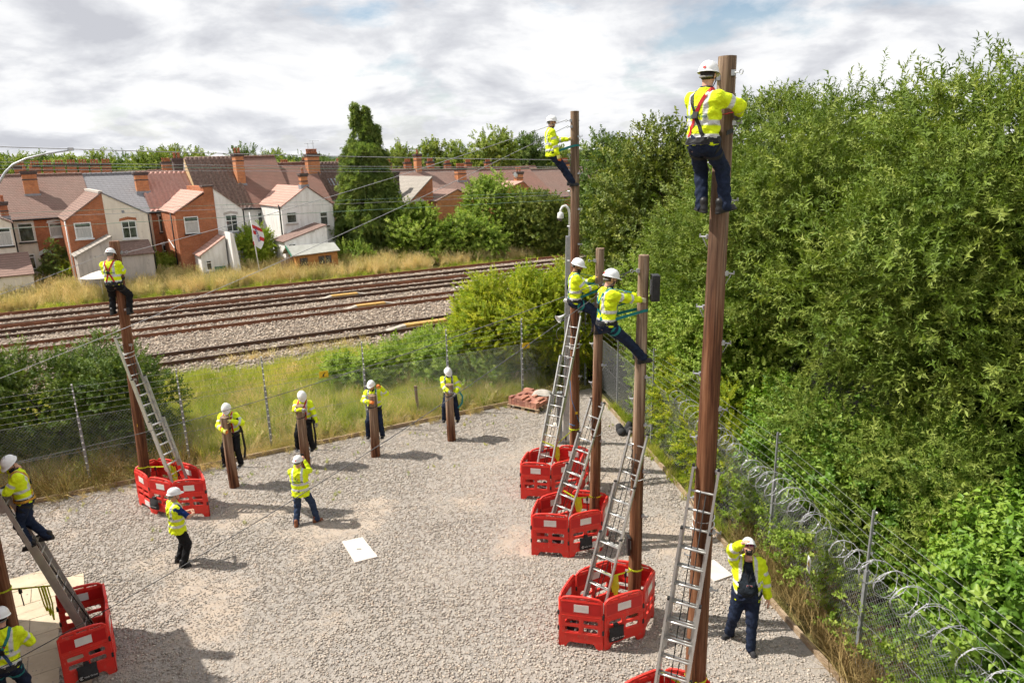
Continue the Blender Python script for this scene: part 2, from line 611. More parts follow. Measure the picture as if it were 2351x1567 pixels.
def earthmask(x, y):
    blobs = [(-6.6, 14.9, 1.3, 0.5, 0.9), (-4.6, 14.3, 1.6, 0.5, 0.8), (-6.2, 12.3, 2.6, 1.4, 0.38), (-1.8, 15.5, 2.6, 0.9, 0.5), (3.4, 13.6, 0.9, 1.6, 0.75), (-5.6, 10.2, 1.4, 1.6, 0.45),
             (-2.5, 11.5, 2.6, 1.0, 0.3), (0.9, 18.8, 0.7, 1.2, 0.6), (-11.0, 14.5, 2.0, 1.0, 0.5), (-9.0, 16.6, 2.6, 0.4, 0.7), (2.2, 16.5, 0.6, 2.4, 0.5), (0, 13.2, 0.8, 2.8, 0.42)]
    m = np.zeros_like(x, dtype=float)
    for bx_, by_, rx_, ry_, a in blobs:
        m = np.maximum(m, a * np.exp(-(((x - bx_) / rx_) ** 2 + ((y - by_) / ry_) ** 2)))
    m = m + 0.55 * np.clip((vnoise(np.stack([x, y], 1), 0.9, 3) - 0.62) / 0.25, 0, 1)
    return np.clip(m * 0.7, 0, 0.55)
# yard sheet: cut from a fine grid by its two edges
xs = np.arange(-16, 5.6, 0.2)
ys = np.arange(-4, 24.6, 0.2)
X, Y = np.meshgrid(xs, ys)
nx, ny = len(xs), len(ys)
lim_n = 19.78
Yc = np.minimum(Y, (lim_n + X * SA) / CA)
Xc = np.minimum(X, yard_right(Yc))
V = np.stack([Xc.ravel(), Yc.ravel(), np.zeros(X.size)], 1)
V[:, 2] = 0.012 * (vnoise(V[:, :2], 0.7, 5) - 0.5)
i = np.arange(nx * ny).reshape(ny, nx)
F = np.stack([i[:-1, :-1].ravel(), i[:-1, 1:].ravel(), i[1:, 1:].ravel(), i[1:, :-1].ravel()], 1)
A = V[F]
area = 0.5 * np.abs(np.cross(A[:, 2, :2] - A[:, 0, :2], A[:, 3, :2] - A[:, 1, :2]))
F = F[area > 1e-5]
me = np_mesh('gravel_yard', V, F)
at = me.attributes.new('earth', 'FLOAT', 'POINT')
at.data.foreach_set('value', earthmask(V[:, 0], V[:, 1]).astype(np.float32))
setk(link_mesh('gravel_yard', me, MATS['gravel_bed'], smooth=True), kind='structure')

# ballast bed
us = np.arange(-60, 90, 0.8)
ns = np.array([28.0, 28.5, 29.2, 30.0, 31.3, 32.8, 34.0, 35.6, 37.0, 38.6, 39.6, 41.0, 42.4, 44.0, 45.4, 46.5, 47.3, 47.9])
hs = np.array([0.0, 0.14, 0.24, 0.27, 0.26, 0.27, 0.24, 0.26, 0.26, 0.26, 0.26, 0.26, 0.25, 0.26, 0.24, 0.22, 0.2, 0.05])
U, N_ = np.meshgrid(us, ns)
Hh = np.repeat(hs[:, None], len(us), 1)
V = np.stack([(U * CA - N_ * SA).ravel(), (U * SA + N_ * CA).ravel(), Hh.ravel() + 0.03 * (vnoise(np.stack([U.ravel(), N_.ravel()], 1), 0.8, 2) - 0.5)], 1)
i = np.arange(len(us) * len(ns)).reshape(len(ns), len(us))
F = np.stack([i[:-1, :-1].ravel(), i[:-1, 1:].ravel(), i[1:, 1:].ravel(), i[1:, :-1].ravel()], 1)
me = np_mesh('railway_ballast', V, F)
at = me.attributes.new('earth', 'FLOAT', 'POINT')
at.data.foreach_set('value', np.clip(0.5 * np.exp(-((N_.ravel() - 31.3) / 0.6) ** 2) + 0.3 * np.exp(-((N_.ravel() - 43.6) / 0.5) ** 2), 0, 1).astype(np.float32))
setk(link_mesh('railway_ballast', me, MATS['ballast_bed'], smooth=True), kind='structure')

# scattered stones
def stone_cluster(seed, n, spread, size):
    rg = np.random.default_rng(seed)
    base = np.array([(1, 0, 0), (-1, 0, 0), (0, 1, 0), (0, -1, 0), (0, 0, 1), (0, 0, -0.4)], float)
    fc = [(0, 2, 4), (2, 1, 4), (1, 3, 4), (3, 0, 4), (2, 0, 5), (1, 2, 5), (3, 1, 5), (0, 3, 5)]
    Vs, Fs, T = [], [], []
    for k in range(n):
        v = base * rg.uniform(0.55, 1.3, (6, 1)) * np.array([1.0, rg.uniform(0.55, 0.95), rg.uniform(0.4, 0.75)]) * size * (0.55 + 1.1 * rg.random() ** 2)
        t = rg.uniform(0, 6.28)
        a = rg.uniform(-0.5, 0.5)
        v = v @ np.array([[1, 0, 0], [0, math.cos(a), -math.sin(a)], [0, math.sin(a), math.cos(a)]]) @ np.array([[math.cos(t), -math.sin(t), 0], [math.sin(t), math.cos(t), 0], [0, 0, 1]])
        v += np.array([rg.uniform(-spread, spread), rg.uniform(-spread, spread), size * rg.uniform(-0.1, 0.3)])
        Fs += [tuple(x + 6 * k for x in f) for f in fc]
        Vs.append(v)
        T += [rg.uniform(0, 1)] * 6
    me = np_mesh('stones', np.concatenate(Vs), np.array(Fs))
    a = me.attributes.new('tint', 'FLOAT', 'POINT')
    a.data.foreach_set('value', np.array(T, dtype=np.float32))
    return me
# patches of stones: full, thin and sparse
gp = [proto('stone_patch', stone_cluster(q, n_, 0.175, z_), MATS['gravel_stone']) for q, (n_, z_) in enumerate(((92, 0.0225), (88, 0.024), (96, 0.021), (80, 0.016), (76, 0.017), (70, 0.010)))]
gx, gy = np.meshgrid(np.arange(-14, 5.4, 0.33), np.arange(7.0, 24.4, 0.33))
P = np.stack([gx.ravel(), gy.ravel()], 1) + RNG.uniform(-0.03, 0.03, (gx.size, 2))
nn = -P[:, 0] * SA + P[:, 1] * CA
ok = (nn < 19.62) & (P[:, 0] < yard_right(P[:, 1]) - 0.12) & (P[:, 0] > -1.02 * P[:, 1] - 0.8)
P = P[ok]
P3 = np.concatenate([P, np.full((len(P), 1), 0.004)], 1)
em = earthmask(P[:, 0], P[:, 1]) + RNG.uniform(-0.12, 0.12, len(P))
idx = np.where(em < 0.32, RNG.integers(0, 3, len(P)), np.where(em < 0.6, RNG.integers(3, 5, len(P)), 5))
rot = np.zeros_like(P3)
rot[:, 2] = RNG.integers(0, 4, len(P3)) * math.pi / 2 + RNG.uniform(-0.1, 0.1, len(P3))
setk(scatter('gravel', P3, rot, RNG.uniform(0.95, 1.08, len(P3)), idx, gp), 'loose grey and buff gravel covering the training yard', 'gravel', kind='stuff')
bp = [proto('ballast_patch', stone_cluster(q + 20, 95, 0.42, 0.066), MATS['ballast_stone']) for q in range(5)] + [proto('ballast_patch', stone_cluster(30, 80, 0.42, 0.045), MATS['ballast_stone'])]
gu, gn = np.meshgrid(np.arange(-32, 36, 0.8), np.arange(28.7, 47.0, 0.8))
P = np.stack([gu.ravel(), gn.ravel()], 1) + RNG.uniform(-0.06, 0.06, (gu.size, 2))
z = np.interp(P[:, 1], ns, hs) + 0.015
P3 = np.stack([P[:, 0] * CA - P[:, 1] * SA, P[:, 0] * SA + P[:, 1] * CA, z], 1)
ok = (P3[:, 0] > -0.8 * P3[:, 1] - 2) & (P3[:, 0] < 8)
idx = np.where((P[:, 1] > 30.7) & (P[:, 1] < 31.8), 5, RNG.integers(0, 5, len(P)))
P3, idx = P3[ok], idx[ok]
rot = np.zeros_like(P3)
rot[:, 2] = R(28) + RNG.integers(0, 4, len(P3)) * math.pi / 2
setk(scatter('ballast_stones', P3, rot, RNG.uniform(0.97, 1.05, len(P3)), idx, bp), 'coarse brown ballast stones between the railway rails', 'ballast', kind='stuff')
# ------------------------------------------------------------------ hard-surface materials
plain('rail_side', (0.065, 0.036, 0.025), 0.85, col2=(0.11, 0.055, 0.032), scale=3)
plain('rail_rust', (0.25, 0.10, 0.05), 0.85, col2=(0.16, 0.065, 0.035), scale=2)
plain('rail_head', (0.30, 0.24, 0.20), 0.42, metal=0.6, col2=(0.22, 0.16, 0.12), scale=1)
plain('concrete', (0.40, 0.34, 0.27), 0.9, col2=(0.33, 0.29, 0.24), scale=6, bump=0.2)
plain('paving', (0.55, 0.46, 0.33), 0.9, col2=(0.46, 0.38, 0.27), scale=3, bump=0.15, bscale=40)
plain('pale_concrete', (0.66, 0.61, 0.55), 0.85, col2=(0.55, 0.50, 0.44), scale=4, bump=0.1)
plain('yellow_board', (0.52, 0.31, 0.07), 0.7, col2=(0.38, 0.23, 0.08), scale=6)
plain('grey_board', (0.42, 0.38, 0.32), 0.85, col2=(0.32, 0.28, 0.23), scale=6)
plain('galvanised', (0.50, 0.51, 0.52), 0.45, metal=0.75, col2=(0.40, 0.41, 0.43), scale=12)
plain('post_steel', (0.30, 0.31, 0.32), 0.55, metal=0.4, col2=(0.22, 0.23, 0.24), scale=10)
plain('mesh_wire', (0.30, 0.31, 0.30), 0.5, metal=0.45, col2=(0.27, 0.27, 0.27), scale=10)
plain('razor_wire', (0.42, 0.43, 0.44), 0.5, metal=0.4, col2=(0.5, 0.5, 0.52), scale=10)
plain('aluminium', (0.66, 0.655, 0.63), 0.38, metal=0.7, col2=(0.54, 0.53, 0.51), scale=10)
plain('aluminium_shaded', (0.50, 0.465, 0.42), 0.45, metal=0.6, col2=(0.40, 0.37, 0.34), scale=7)  # left-edge ladder: its shade is put into this darker, browner aluminium
plain('black_plastic', (0.016, 0.016, 0.018), 0.45, col2=(0.03, 0.03, 0.03), scale=20)
plain('black_fabric', (0.02, 0.02, 0.022), 0.85, col2=(0.035, 0.035, 0.037), scale=30, bump=0.3)
plain('white_plastic', (0.78, 0.78, 0.75), 0.35, col2=(0.70, 0.70, 0.67), scale=6)
plain('white_paint', (0.80, 0.80, 0.78), 0.5, col2=(0.74, 0.73, 0.70), scale=5)
plain('print_black', (0.02, 0.02, 0.02), 0.6)
plain('print_white', (0.8, 0.8, 0.8), 0.6)
plain('print_green', (0.02, 0.16, 0.14), 0.6)
plain('print_red', (0.65, 0.03, 0.03), 0.6)
plain('reflector_white', (0.80, 0.79, 0.75), 0.45, col2=(0.72, 0.71, 0.68), scale=9)
b = NB('barrier_red')
_c = b.mix(b.ramp(b.noise(b.pos(), 4, 5, 0.6), [(0.35, 0.0), (0.65, 1.0)]), (0.78, 0.032, 0.022), (0.66, 0.040, 0.026))
_c = b.mix(b.ramp(b.noise(b.pos(), 11, 7, 0.72), [(0.56, 0.0), (0.72, 0.55)]), _c, (0.42, 0.24, 0.17))
_c = b.mix(b.ramp(b.noise(b.mapv(b.pos(), (30, 30, 6)), 1.0, 4, 0.6), [(0.66, 0.0), (0.72, 0.5)]), _c, (0.80, 0.32, 0.26))
b.done(b.bsdf(_c, b.math('MULTIPLY_ADD', b.noise(b.pos(), 9, 4), 0.4, 0.28), 0, 0.45))
plain('barrier_band', (0.60, 0.012, 0.012), 0.35, col2=(0.52, 0.012, 0.012), scale=8)
plain('strap_yellow', (0.68, 0.80, 0.03), 0.65, col2=(0.58, 0.68, 0.03), scale=12)
plain('sign_yellow', (0.80, 0.52, 0.02), 0.5)
plain('rope_black', (0.025, 0.025, 0.025), 0.8)
plain('cable_grey', (0.10, 0.10, 0.10), 0.6)
plain('cable_green', (0.17, 0.28, 0.21), 0.5)
plain('cable_steel', (0.33, 0.33, 0.34), 0.5)
plain('timber', (0.40, 0.30, 0.20), 0.85, col2=(0.27, 0.19, 0.12), scale=3, stretch=(3, 3, 12), bump=0.3)
plain('pallet_wood', (0.50, 0.38, 0.25), 0.85, col2=(0.38, 0.28, 0.18), scale=5)
plain('new_brick', (0.46, 0.20, 0.13), 0.85, col2=(0.36, 0.15, 0.10), scale=7, bump=0.2)
plain('sack_paper', (0.46, 0.42, 0.37), 0.8, col2=(0.36, 0.33, 0.29), scale=8)
plain('dull_red_plastic', (0.6, 0.03, 0.02), 0.5)

def pole_material():
    b = NB('pole_wood')
    v = b.obj()
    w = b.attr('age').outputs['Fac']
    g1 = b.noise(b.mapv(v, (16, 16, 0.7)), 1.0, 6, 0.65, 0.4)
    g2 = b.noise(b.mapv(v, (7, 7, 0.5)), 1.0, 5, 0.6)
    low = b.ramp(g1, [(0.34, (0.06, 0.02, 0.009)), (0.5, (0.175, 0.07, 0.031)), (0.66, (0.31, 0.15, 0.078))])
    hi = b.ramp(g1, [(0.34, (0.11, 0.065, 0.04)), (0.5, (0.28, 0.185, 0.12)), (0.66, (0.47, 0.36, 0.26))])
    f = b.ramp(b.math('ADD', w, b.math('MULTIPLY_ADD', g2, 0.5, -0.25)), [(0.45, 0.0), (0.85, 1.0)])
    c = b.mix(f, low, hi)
    crk = b.ramp(b.noise(b.mapv(v, (34, 34, 0.45)), 1.0, 3, 0.5), [(0.33, 0.45), (0.40, 1.0)])
    c = b.mix(1.0, c, crk, 'MULTIPLY')
    st = b.ramp(b.noise(b.mapv(v, (5, 5, 0.28)), 1.0, 5, 0.65, 0.5), [(0.42, 0.0), (0.62, 0.75)])
    c = b.mix(st, c, b.mix(1.0, c, (0.30, 0.26, 0.24), 'MULTIPLY'))
    return b.done(b.bsdf(c, 0.75, 0, 0.3, b.bump(g1, 0.5, 0.012)))
pole_material()

# ------------------------------------------------------------------ text helper
_TX = {}
def text_mesh(body, size, align='CENTER', bold=0.0):
    key = (body, size, align, bold)
    if key in _TX:
        return _TX[key]
    cu = bpy.data.curves.new('lettering', 'FONT')
    cu.body = body
    cu.size = size
    cu.align_x = align
    cu.align_y = 'CENTER'
    cu.offset = bold
    cu.resolution_u = 3
    o = bpy.data.objects.new('lettering', cu)
    COL.objects.link(o)
    dg = bpy.context.evaluated_depsgraph_get()
    me = bpy.data.meshes.new_from_object(o.evaluated_get(dg))
    bpy.data.objects.remove(o)
    _TX[key] = me
    return me

def outline_mesh(name, outer, holes, depth, bev=0.0):
    """filled 2D outline with holes, extruded; XY plane"""
    cu = bpy.data.curves.new(name, 'CURVE')
    cu.dimensions = '2D'
    cu.fill_mode = 'BOTH'
    cu.extrude = depth / 2 - bev
    cu.bevel_depth = bev
    cu.bevel_resolution = 1
    for pts in [outer] + holes:
        sp = cu.splines.new('POLY')
        sp.points.add(len(pts) - 1)
        for q, (x, y) in zip(sp.points, pts):
            q.co = (x, y, 0, 1)
        sp.use_cyclic_u = True
    o = bpy.data.objects.new(name, cu)
    COL.objects.link(o)
    dg = bpy.context.evaluated_depsgraph_get()
    me = bpy.data.meshes.new_from_object(o.evaluated_get(dg))
    bpy.data.objects.remove(o)
    return me
def rrect(x0, x1, y0, y1, r, n=3):
    pts = []
    for cx, cy, a0 in ((x1 - r, y1 - r, 0), (x0 + r, y1 - r, 90), (x0 + r, y0 + r, 180), (x1 - r, y0 + r, 270)):
        for k in range(n + 1):
            a = R(a0 + 90 * k / n)
            pts.append((cx + r * math.cos(a), cy + r * math.sin(a)))
    return pts

# ------------------------------------------------------------------ railway
RAILP = [(-0.065, 0), (0.065, 0), (0.065, 0.014), (0.022, 0.035), (0.022, 0.125), (0.037, 0.14), (0.037, 0.18), (-0.037, 0.18), (-0.037, 0.14), (-0.022, 0.125), (-0.022, 0.035), (-0.065, 0.014)]
def rail(name, n, u0, u1, z, parent, side, head=True):
    m = MB()
    k = len(RAILP)
    vs = [un(uu, n + a, z + b_) for uu in (u0, u1) for a, b_ in RAILP]
    for i in range(k):
        m.cur = 1 if (i == 6 and head) else 0
        m.add([vs[i], vs[(i + 1) % k], vs[k + (i + 1) % k], vs[k + i]], ((0, 1, 2, 3),))
    m.cur = 0
    m.poly(vs[:k]).poly(vs[k:])
    return m.build(name, [MATS[side], MATS['rail_head']], parent)
TR = [(30.42, 31.98, 'nearest', 'rail_side'), (36.27, 37.75, 'second nearest', 'rail_rust'), (39.95, 41.35, 'third', 'rail_side'), (43.0, 44.55, 'farthest', 'rail_side')]
TLAB = ['nearest railway track with bare concrete sleepers beside the white ballast shoulder', 'second railway track from the yard, brown rails deep in ballast', 'third railway track from the yard with dark brown rails', 'farthest railway track with an old rusty rail lying against it']
clipme = MB().box((0, 0, 0), (0.09, 0.05, 0.035)).mesh('rail_clip')
clipme.materials.append(MATS['rail_rust'])
slp = MB()
slp.prism([(-0.13, 0), (0.13, 0), (0.10, 0.1), (-0.10, 0.1)], -1.25, 1.25)
slpm = slp.mesh('sleeper')
slpm.materials.append(MATS['concrete'])
for k, (n0, n1, wd, side) in enumerate(TR):
    t = empty('railway_track', un(0, (n0 + n1) / 2, 0), R(28), TLAB[k], 'railway track', 'tracks of the railway line')
    for n in (n0, n1):
        o = rail('rail', n, -45, 75, 0.275, None, 'rail_rust' if k == 1 else side)
        o.parent = t
        o.matrix_parent_inverse = t.matrix_basis.inverted() if False else (Matrix.Translation(t.location) @ Matrix.Rotation(R(28), 4, 'Z')).inverted()
    if k == 0:
        for j in range(46):
            s = bpy.data.objects.new('sleeper', slpm)
            COL.objects.link(s)
            s.parent = t
            s.location = (-14 + j * 0.7, 0, 0.168 + random.uniform(-0.015, 0.01))
    mbc = MB()
    for j in range(100):
        for n in (n0, n1):
            for sg in (-0.09, 0.09):
                mbc.box((-22 + j * 0.7, n - (n0 + n1) / 2 + sg, 0.30), (0.1, 0.06, 0.04))
    setk(mbc.build('rail_clips', MATS['rail_rust'], t), kind='stuff')
rail('loose_rail', 46.62, -45, 75, 0.25, None, 'rail_rust', False)
setk(bpy.data.objects['loose_rail'], 'single rusty rail along the foot of the far grass verge', 'rail')
rail('loose_rail', 42.66, -45, 75, 0.27, None, 'rail_rust', False)
setk(bpy.data.objects['loose_rail.001'], 'rusty spare rail lying close beside the farthest track', 'rail')
for (n, u0, u1, lab) in ((31.2, 9.9, 14.0, 'nearest yellow ramp board between the rails of the nearest track'), (37.0, 9.5, 12.5, 'yellow ramp board between the rails of the second track'), (40.65, 9.1, 12.0, 'farthest yellow ramp board with grey ends on the third track')):
    L = u1 - u0
    t = empty('track_ramp', un((u0 + u1) / 2, n, 0.27), R(28), lab, 'ramp board', 'yellow ramps between the rails')
    for a, b_ in ((-0.5, -0.27), (0.5, 0.27)):
        m = MB()
        m.add([(a * L, -0.2, 0.02), (a * L, 0.2, 0.02), (b_ * L, 0.2, 0.18), (b_ * L, -0.2, 0.18), (a * L, -0.2, 0), (a * L, 0.2, 0), (b_ * L, 0.2, 0), (b_ * L, -0.2, 0)], ((0, 1, 2, 3), (0, 3, 7, 4), (1, 5, 6, 2)))
        m.build('ramp_end', MATS['grey_board'], t)
    for q in range(3):
        MB().bx((-0.265 + 0.178 * q) * L, (-0.095 + 0.178 * q) * L, -0.2, 0.2, 0, 0.185).build('board', MATS['yellow_board'], t)

# overhead line wires (plane n, u/z of two points on each)
WLAB = {'O1': 'thick grey overhead wire highest above the railway', 'O2a': 'upper carrier wire over the second track', 'O2b': 'green upper carrier wire over the third track', 'O2c': 'upper carrier wire over the farthest track',
        'O3a': 'green contact wire lowest in front of the terrace over the second track', 'O3b': 'contact wire over the third track', 'O3c': 'contact wire over the farthest track'}
for key, n, a, b_, rr, mt in (('O1', 36, (-4.16, 8.92), (25.52, 7.65), 0.017, 'cable_steel'), ('O2a', 37, (-4.38, 8.33), (26.23, 7.27), 0.011, 'cable_steel'), ('O2b', 40.6, (-4.83, 8.2), (28.78, 7.07), 0.014, 'cable_green'),
                              ('O2c', 43.7, (-5.23, 8.04), (30.98, 6.81), 0.011, 'cable_steel'), ('O3a', 37, (-4.84, 5.67), (26.25, 5.44), 0.010, 'cable_green'), ('O3b', 40.6, (-5.23, 5.91), (28.8, 5.51), 0.009, 'cable_steel'), ('O3c', 43.7, (-5.59, 5.97), (30.99, 5.5), 0.009, 'cable_green')):
    pts = []
    for j in range(13):
        t = -0.7 + 2.4 * j / 12
        sag = 0.35 * (t - 0.5) ** 2 if key in ('O2a', 'O2b', 'O2c', 'O1') else 0
        pts.append(un(a[0] + (b_[0] - a[0]) * t, n, a[1] + (b_[1] - a[1]) * t + sag - 0.09))
    setk(MB().tube(pts, rr, 5).build('overhead_wire', MATS[mt], None, True), WLAB[key], 'wire', 'overhead wires of the railway')
# curved bracket arm of the mast at the left
t = empty('overhead_mast', un(-4.75, 36, 0), R(28), 'curved grey steel arm of a railway mast at the left edge', 'mast')
inv = (Matrix.Translation(t.location) @ Matrix.Rotation(R(28), 4, 'Z')).inverted()
loc = lambda u, z: inv @ un(u, 36, z)
MB().tube([loc(-6.5, 0.2), loc(-6.1, 3.5), loc(-5.3, 6.2), loc(-4.75, 7.12), loc(-4.42, 7.53), loc(-4.15, 7.92), loc(-3.84, 8.21), loc(-3.35, 8.44), loc(-2.72, 8.60), loc(-1.75, 8.74)], [0.09, 0.08, 0.075, 0.07, 0.055, 0.05, 0.045, 0.04, 0.035, 0.03], 8).build('arm', MATS['galvanised'], t, True)
MB().box(loc(-1.72, 8.78), (0.22, 0.1, 0.13)).build('clamp', MATS['galvanised'], t)

# ------------------------------------------------------------------ poles
def pole(name, base, top, r0, r1, label, steps, group='wooden climbing poles in the yard', age=(0.0, 1.0), step_az=-35):
    base, top = Vector(base), Vector(top)
    t = empty(name, base, 0, label, 'pole', group)
    d = top - base
    n, seg = 20, 26
    m = MB()
    rg = random.Random(hash(label) & 0xffff)
    ph = [rg.uniform(0, 6.28) for _ in range(4)]
    k0 = 0
    ages = []
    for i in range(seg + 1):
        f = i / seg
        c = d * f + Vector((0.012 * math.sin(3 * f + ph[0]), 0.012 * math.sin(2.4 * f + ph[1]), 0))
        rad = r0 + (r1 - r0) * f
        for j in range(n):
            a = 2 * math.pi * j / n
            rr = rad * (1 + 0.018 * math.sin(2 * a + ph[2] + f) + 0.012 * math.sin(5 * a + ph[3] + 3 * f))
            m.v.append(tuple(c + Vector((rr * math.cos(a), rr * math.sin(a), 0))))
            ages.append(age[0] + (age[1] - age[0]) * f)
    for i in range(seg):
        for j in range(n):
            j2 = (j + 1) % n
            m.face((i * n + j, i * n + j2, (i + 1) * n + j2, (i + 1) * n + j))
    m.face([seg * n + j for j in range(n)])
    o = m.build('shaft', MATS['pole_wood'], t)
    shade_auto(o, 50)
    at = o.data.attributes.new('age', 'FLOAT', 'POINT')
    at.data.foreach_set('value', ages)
    for (z, side) in steps:
        f = z / d.z
        c = d * f
        rad = r0 + (r1 - r0) * f
        a = R(step_az + (180 if side else 0))
        e = Vector((math.cos(a), math.sin(a), 0))
        mm = MB()
        mm.tube([c + e * (rad - 0.01), c + e * (rad + 0.10)], 0.009, 6)
        mm.tube([c + e * (rad + 0.095) - Vector((0, 0, 0.01)), c + e * (rad + 0.095) + Vector((0, 0, 0.03))], 0.009, 6)
        mm.tube([c + e * (rad + 0.01) - Vector((0, 0, 0.12)), c + e * (rad + 0.07)], 0.006, 5)
        mm.box(c + e * (rad + 0.002), (0.05, 0.05, 0.05))
        mm.build('step', MATS['galvanised'], t)
    return t
def band(t, z, base, top, r0, r1, mat_='white_plastic', rr=0.008, name='wire_tie'):
    base, top = Vector(base), Vector(top)
    f = z / (top.z - base.z)
    c = (top - base) * f
    rad = r0 + (r1 - r0) * f + 0.008
    MB().tube([c + Vector((rad * math.cos(a), rad * math.sin(a), 0.02 * math.sin(a + 1))) for a in [2 * math.pi * j / 16 for j in range(16)]], rr, 5, closed=True).build(name, MATS[mat_], t, True)
def eyebolt(t, z, base, top, r0, r1, az, name='wire_bracket'):
    base, top = Vector(base), Vector(top)
    f = z / (top.z - base.z)
    c = (top - base) * f
    rad = r0 + (r1 - r0) * f
    e = Vector((math.cos(R(az)), math.sin(R(az)), 0))
    s_ = Vector((-e.y, e.x, 0))
    m = MB()
    m.box(c + e * (rad + 0.004), (0.05, 0.05, 0.06))
    m.tube([c - e * (rad + 0.03), c + e * (rad + 0.09)], 0.007, 6)
    m.tube([c + e * (rad + 0.12) + (e * math.cos(a) + Vector((0, 0, 1)) * math.sin(a)) * 0.025 for a in [2 * math.pi * j / 10 for j in range(10)]], 0.006, 5, closed=True)
    m.build(name, MATS['galvanised'], t)
    return base + c + e * (rad + 0.155)

PL = dict(base=(-9.15, 16.01, 0), top=(-8.9, 16.01, 6.44), r0=0.125, r1=0.105)
PB = dict(base=(1.57, 17.28, 0), top=(1.60, 17.28, 9.05), r0=0.135, r1=0.10)
P1 = dict(base=(1.72, 13.97, 0), top=(1.78, 13.97, 6.27), r0=0.12, r1=0.085)
P2 = dict(base=(2.10, 11.11, 0), top=(2.11, 11.11, 6.52), r0=0.12, r1=0.083)
PG = dict(base=(2.42, 8.22, 0), top=(2.42, 8.22, 9.08), r0=0.145, r1=0.098)
PN = dict(base=(-9.0, 10.85, 0), top=(-8.95, 10.9, 5.2), r0=0.125, r1=0.105)
def stp(z0, z1, dz=0.42):
    k, out = 0, []
    z = z0
    while z < z1:
        out.append((z, k % 2))
        z += dz
        k += 1
    return out
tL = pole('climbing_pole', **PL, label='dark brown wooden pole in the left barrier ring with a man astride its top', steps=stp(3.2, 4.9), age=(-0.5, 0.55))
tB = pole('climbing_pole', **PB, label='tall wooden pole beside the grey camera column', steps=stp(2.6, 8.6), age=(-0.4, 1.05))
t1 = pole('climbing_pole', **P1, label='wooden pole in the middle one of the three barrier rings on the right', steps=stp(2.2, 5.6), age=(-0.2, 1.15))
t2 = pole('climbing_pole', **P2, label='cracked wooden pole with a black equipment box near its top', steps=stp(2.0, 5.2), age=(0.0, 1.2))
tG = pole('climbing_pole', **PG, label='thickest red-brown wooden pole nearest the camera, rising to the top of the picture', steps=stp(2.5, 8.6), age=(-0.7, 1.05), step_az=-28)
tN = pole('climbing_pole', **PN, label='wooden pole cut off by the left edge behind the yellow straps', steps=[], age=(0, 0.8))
for t, p_, zs in ((tL, PL, (3.75, 3.85)), (tB, PB, (3.35, 3.45)), (t1, P1, (2.35,)), (t2, P2, (2.7,)), (tG, PG, (3.42, 3.52))):
    for z in zs:
        band(t, z, **p_)
eL1 = eyebolt(tL, 6.18, **PL, az=10)
eL2 = eyebolt(tL, 6.15, **PL, az=190)
eB1 = eyebolt(tB, 8.84, **PB, az=200)
eB2 = eyebolt(tB, 8.70, **PB, az=215)
e21 = eyebolt(t2, 6.28, **P2, az=200)
e11 = eyebolt(t1, 6.03, **P1, az=190)
eG1 = eyebolt(tG, 8.86, **PG, az=195)
eyebolt(tG, 8.9, **PG, az=-60)
MB().box((0.05, -0.135, 1.62), (0.06, 0.006, 0.07)).build('number_tag', MATS['sign_yellow'], tB)
MB().box((0.09, -0.10, 2.05), (0.06, 0.006, 0.07)).build('number_tag', MATS['sign_yellow'], tL)
MB().tube([(-0.12, -0.1, 2.6), (-0.08, -0.14, 2.0), (0.12, -0.12, 1.35), (0.14, 0.0, 1.3), (-0.02, -0.16, 1.28), (-0.14, -0.06, 1.3)], 0.007, 5).build('blue_rope', plain('rope_blue', (0.05, 0.25, 0.55), 0.7), tB, True)
# short training posts
SPOST = []
for k, (bx_, by_, tx, hz, lab) in enumerate(((-7.25, 16.7, -7.27, 1.92, 'short training post farthest left, nearest the red barrier ring'), (-5.72, 17.79, -5.69, 1.79, 'short training post behind the man with his back turned'),
                                           (-3.92, 18.4, -3.88, 1.82, 'short training post held by the man raising an orange glove'), (-1.86, 19.43, -1.85, 1.73, 'short training post farthest right, nearest the brick pallet'))):
    q = dict(base=(bx_, by_, 0), top=(tx, by_, hz), r0=0.125, r1=0.115)
    SPOST.append((pole('training_post', **q, label=lab, steps=[(0.5, 0), (0.5, 1), (0.25, 0)], group='short wooden training posts', age=(0.25, 1.15), step_az=20), q))
    band(SPOST[-1][0], hz - 0.32, **q, mat_='rope_black', rr=0.014, name='lanyard_loop')

# drop wires
def dropwire(a, b, sag, rr, label, mt='cable_grey'):
    a, b = Vector(a), Vector(b)
    pts = []
    for j in range(17):
        t = j / 16
        pts.append(a + (b - a) * t - Vector((0, 0, 4 * sag * t * (1 - t))))
    setk(MB().tube(pts, rr, 5).build('drop_wire', MATS[mt], None, True), label, 'wire', 'drop wires strung between the poles')
dropwire(eL1, eB1, 0.12, 0.0065, 'grey wire from the left pole top up to the tall pole top', 'cable_steel')
dropwire(eB2, (-13.3, 13.2, 3.0), 0.25, 0.0065, 'thin wire from the tall pole sloping down across the tracks to the lower left', 'cable_steel')
dropwire(eL2, (-13.6, 11.5, 4.6), 0.1, 0.0065, 'wire dropping from the left pole top to the left edge', 'cable_steel')
dropwire(e21, (-14.3, 13.6, 1.6), 0.5, 0.0065, 'dark wire from the pole with the black box across to the left fence')
dropwire(e21, (-9.9, 6.6, 0.7), 0.45, 0.0065, 'dark wire crossing low over the gravel towards the lower left corner')

